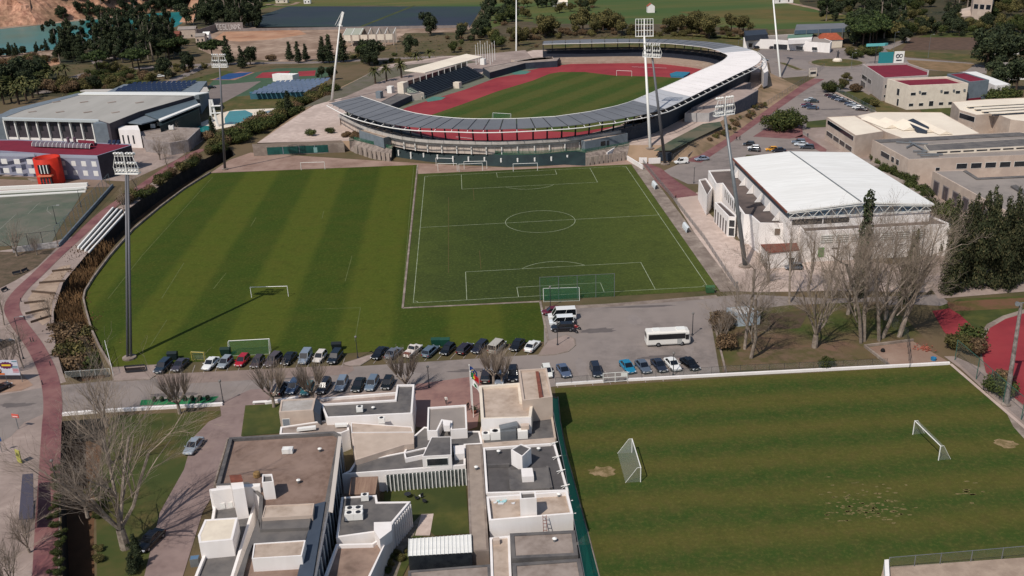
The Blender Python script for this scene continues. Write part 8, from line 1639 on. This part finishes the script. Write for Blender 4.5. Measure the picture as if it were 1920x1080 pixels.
# palms
def palm(seed):
    rr = random.Random(seed); t = thing('palm', 'palm', 'palm tree'); b = MB()
    for k in range(6): b.tube((0, 0, k*.8), (0, 0, (k+1)*.8), .34-.02*k, .38-.02*k, 8, False)
    b.build('trunk', bark_d, t); b = MB()
    for k in range(46):
        a = rr.random()*6.28; el = rr.uniform(-.5, 1.2); L_ = 2.4+rr.random()*.7; d = Vector((math.cos(a)*math.cos(el), math.sin(a)*math.cos(el), math.sin(el))); s = Vector((-math.sin(a), math.cos(a), 0)); p = Vector((0, 0, 4.9)); pr_ = None
        for j in range(5):
            q = p+d*L_*j/4+Vector((0, 0, -.75*(j/4)**2*L_*.6)); w_ = .34*(1-abs(j-1.6)/3.2)
            cur = (q-s*w_+Vector((0, 0, -.12)), q, q+s*w_+Vector((0, 0, -.12)))
            if pr_: b.add([*pr_, *cur], [[0, 1, 4, 3], [1, 2, 5, 4]])
            pr_ = cur
    b.build('crown', lf_palm, t); return Proto(t)
PM = [palm(1), palm(2)]
for i, (x, y, k, z, l) in enumerate([(704, 157, 1.25, PZ, 'palm nearest the grey roof end, left of the row'), (725, 152, 1.25, PZ, 'second palm from the left beside the stadium yard'), (753, 146, 1.3, PZ, 'third palm from the left beside the stadium yard'), (782, 124, 1.2, 0, 'palm half hidden behind the left end of the cream roof'), (806, 118, 1.2, 0, 'palm behind the middle of the cream roof')]): PM[i % 2].place(at(x, y, z), i*1.3, l, 'palms beside the stadium yard', k)
for i, (x, y) in enumerate([(8, 196), (22, 192), (36, 196), (50, 190), (62, 184), (72, 178), (30, 182), (46, 176), (78, 168), (92, 160), (112, 152), (2, 182), (125, 146), (58, 170)]): PM[i % 2].place(at(x, y), i*1.7, 'palm in the dense cluster behind the pool hall at the left edge', 'palms behind the pool hall', 1.2+.2*rnd.random())
# individually placed trees of the far left
for kd, x, y, k, l in [('umbrella', 184, 138, 1.5, 'broad umbrella pine above the fork of the back roads'), ('umbrella', 262, 134, 1.5, 'round headed pine on the green verge beside the back road'), ('umbrella', 250, 128, 1.3, 'round headed pine right behind the one on the verge'), ('umbrella', 318, 112, 1.5, 'umbrella pine before the rusty roofed shed'), ('umbrella', 340, 108, 1.5, 'umbrella pine in front of the pale ruins'), ('umbrella', 400, 118, 1.6, 'wide low pine beside the red clay bank'), ('umbrella', 690, 120, 1.3, 'round pine below the ruined shed, the left one'), ('umbrella', 706, 118, 1.2, 'round pine below the ruined shed, the right one'), ('dark', 178, 172, .9, 'dark shaggy tree beside the solar panel hall'), ('conifer', 428, 122, 1.35, 'spreading dark pine in front of the bare ground'), ('dark', 470, 122, 1.1, 'dark leafy tree right of the spreading pine'), ('conifer', 455, 128, 1.0, 'short dark conifer beside the blue court'), ('conifer', 544, 114, .9, 'lone conifer along the back road'), ('conifer', 574, 114, .8, 'second lone conifer along the back road'), ('conifer', 606, 118, 1.2, 'dark conifer left of the white mast'), ('conifer', 618, 118, 1.3, 'tall dark conifer left of the white mast'), ('conifer', 644, 116, 1.3, 'dark conifer right of the white mast'), ('brown', 512, 114, 2, 'reddish small tree along the back road'), ('dark', 604, 148, .7, 'dark cypress like clump at the end of the grey blue panels'), ('dark', 622, 150, .75, 'second dark clump at the end of the grey blue panels')]: tree(kd, x, y, k, l, None, int(x))
gq = 'trees between the quarry lake and the roads'
rr = random.Random(77)
def scatter(n, poly, kinds, ks, label, group, z=0, kz=1.0):
    xs = [p[0] for p in poly]; ys = [p[1] for p in poly]; c = 0; tries = 0
    def ins(x, y):
        r_ = False; j = len(poly)-1
        for i in range(len(poly)):
            if (poly[i][1] > y) != (poly[j][1] > y) and x < (poly[j][0]-poly[i][0])*(y-poly[i][1])/(poly[j][1]-poly[i][1])+poly[i][0]: r_ = not r_
            j = i
        return r_
    while c < n and tries < n*40:
        tries += 1; x, y = rr.uniform(min(xs), max(xs)), rr.uniform(min(ys), max(ys))
        if not ins(x, y): continue
        c += 1; kd = rr.choice(kinds); k = rr.uniform(*ks); tree(kd, x, y, k, label, group, rr.randrange(3), k*kz, z)
scatter(52, [(205, 118), (190, 92), (225, 74), (260, 72), (320, 80), (330, 108), (290, 120), (230, 118)], ['euc', 'dark', 'euc'], (1.0, 1.5), 'tall dark tree in the wood between the teal lake and the back road', gq)
scatter(16, [(90, 118), (110, 98), (150, 94), (185, 92), (190, 120), (140, 128)], ['euc', 'conifer'], (.8, 1.4), 'dark pointed tree on the near shore of the teal lake', gq)
scatter(14, [(0, 104), (60, 96), (96, 92), (90, 98), (0, 110)], ['dark', 'conifer'], (.4, .7), 'small dark tree along the waterline of the teal lake', gq)
scatter(34, [(-60, 160), (60, 140), (100, 140), (90, 165), (40, 175), (-60, 195)], ['dark', 'round'], (1.0, 1.5), 'dark leafy tree behind the palms at the left edge', gq)
scatter(30, [(190, 128), (240, 140), (300, 150), (230, 172), (160, 172)], ['brown', 'shrub', 'gshrub'], (1.5, 2.6), 'muted bush on the rough ground behind the pool hall roof', 'bushes on the rough ground')
scatter(26, [(0, 118), (100, 104), (120, 124), (60, 150), (-40, 150)], ['brown', 'shrub', 'brown'], (1.4, 2.8), 'russet scrub bush on the orange earth by the lake', 'scrub on the orange earth')
scatter(16, [(80, 170), (150, 150), (180, 160), (150, 178), (90, 186)], ['brown', 'shrub'], (2, 3), 'brownish bare bush behind the pool hall', 'brown bushes behind the pool hall')
scatter(10, [(258, 142), (330, 128), (420, 126), (300, 150)], ['brown', 'shrub', 'dark'], (.8, 1.6), 'low bush beside the slip road behind the solar panels', 'bushes by the slip road')
scatter(80, [(345, 48), (372, 20), (378, -6), (500, -10), (505, 8), (480, 18), (490, 50), (450, 56), (400, 50)], ['dark', 'euc', 'dark'], (1.0, 1.8), 'dark tree in the wood above the graffiti wall', 'wood above the graffiti wall')
scatter(26, [(250, 40), (290, 16), (350, 4), (350, 18), (300, 22), (260, 30)], ['dark', 'euc'], (1.0, 1.5), 'dark tree on the far rim of the teal lake', 'wood on the lake rim', 1)
scatter(30, [(800, 66), (850, 60), (905, 52), (925, 30), (950, 0), (960, 10), (970, 60), (1010, 90), (900, 100), (820, 102)], ['olive', 'dark', 'brown', 'round'], (.9, 1.6), 'scrubby tree in the belt between the dark fields and the stadium', 'scrub belt behind the stadium')
scatter(90, [(960, 62), (1200, 52), (1400, 60), (1400, 72), (1300, 72), (1200, 66), (1040, 72), (960, 80)], ['brown', 'brown', 'shrub', 'olive'], (1.0, 2.2), 'bare brownish bush in the hedge line beyond the covered stand', 'hedge line beyond the stand')
scatter(34, [(905, 8), (960, 4), (1150, 16), (1080, 24), (1000, 28), (985, 44), (905, 50)], ['brown', 'dark', 'olive'], (.8, 1.5), 'dark bush in the field hedge beyond the stadium', 'field hedge')
scatter(215, [(1560, 50), (1500, 4), (1480, -30), (1990, -50), (1990, 10), (1900, 30), (1870, 44), (1790, 50), (1770, -8), (1700, 60), (1640, 84), (1610, 84), (1600, 50)], ['dark', 'euc', 'dome', 'umbrella', 'olive', 'round'], (.9, 1.5), 'dark tree in the pine wood at the top right', 'pine wood at the top right')
scatter(16, [(1600, 60), (1606, 92), (1640, 88), (1660, 70)], ['dark', 'umbrella'], (1.3, 1.9), 'big dark tree at the edge of the wood beside the open steel shed', 'trees beside the steel shed')
scatter(50, [(1690, 86), (1700, 56), (1800, 46), (1990, 40), (1990, 64), (1720, 70)], ['round', 'olive', 'dark', 'olive'], (.8, 1.2), 'olive coloured tree at the foot of the wood above the ploughed field', 'trees above the ploughed field')
scatter(9, [(1590, 100), (1620, 92), (1640, 104), (1600, 110)], ['gshrub', 'shrub'], (1.6, 2.4), 'clipped bush on the verge beside the roundabout', 'verge bushes')
scatter(14, [(640, 110), (760, 100), (800, 98), (790, 112), (700, 126)], ['gshrub', 'dark', 'shrub'], (.7, 1.6), 'bush on the verge of the back road left of the stadium', 'verge bushes by the back road')
scatter(60, [(60, -10), (380, -30), (420, 2), (345, 6), (215, 8), (130, 4)], ['dark', 'euc', 'dark'], (1.1, 1.8), 'dark tree on top of the quarry cliffs', 'trees on the quarry cliffs', 22)
scatter(20, [(100, 36), (160, 20), (250, 18), (210, 30), (130, 38)], ['dark', 'brown'], (.7, 1.2), 'bush clinging to the foot of the orange quarry cliff', 'bushes on the quarry cliff', 5)
for i, (x, y) in enumerate([(728, 1060), (735, 1048), (742, 1040), (722, 1072), (752, 1052)]): tree('gshrub' if i % 2 else 'shrub', x, y, .45, 'yellow green border shrub beside the glass pavilion', 'border shrubs by the pavilion', i)
# scrub on the bare ground, one mass
b = MB(); rr = random.Random(9)
for _ in range(2600):
    px_, py_ = rr.choice([(lambda: (rr.uniform(0, 380), rr.uniform(100, 180)))(), (lambda: (rr.uniform(640, 1000), rr.uniform(66, 110)))(), (lambda: (rr.uniform(1000, 1440), rr.uniform(58, 72)))(), (lambda: (rr.uniform(1700, 1990), rr.uniform(20, 66)))()])
    p = at(px_, py_)
    s = rr.uniform(.25, .8); b.add([p+Vector((rr.gauss(0, s), rr.gauss(0, s), rr.random()*s)) for _k in range(4)], [[0, 1, 2, 3]])
tag(b.build('scrub', lf_olive), None, None, None, 'stuff')
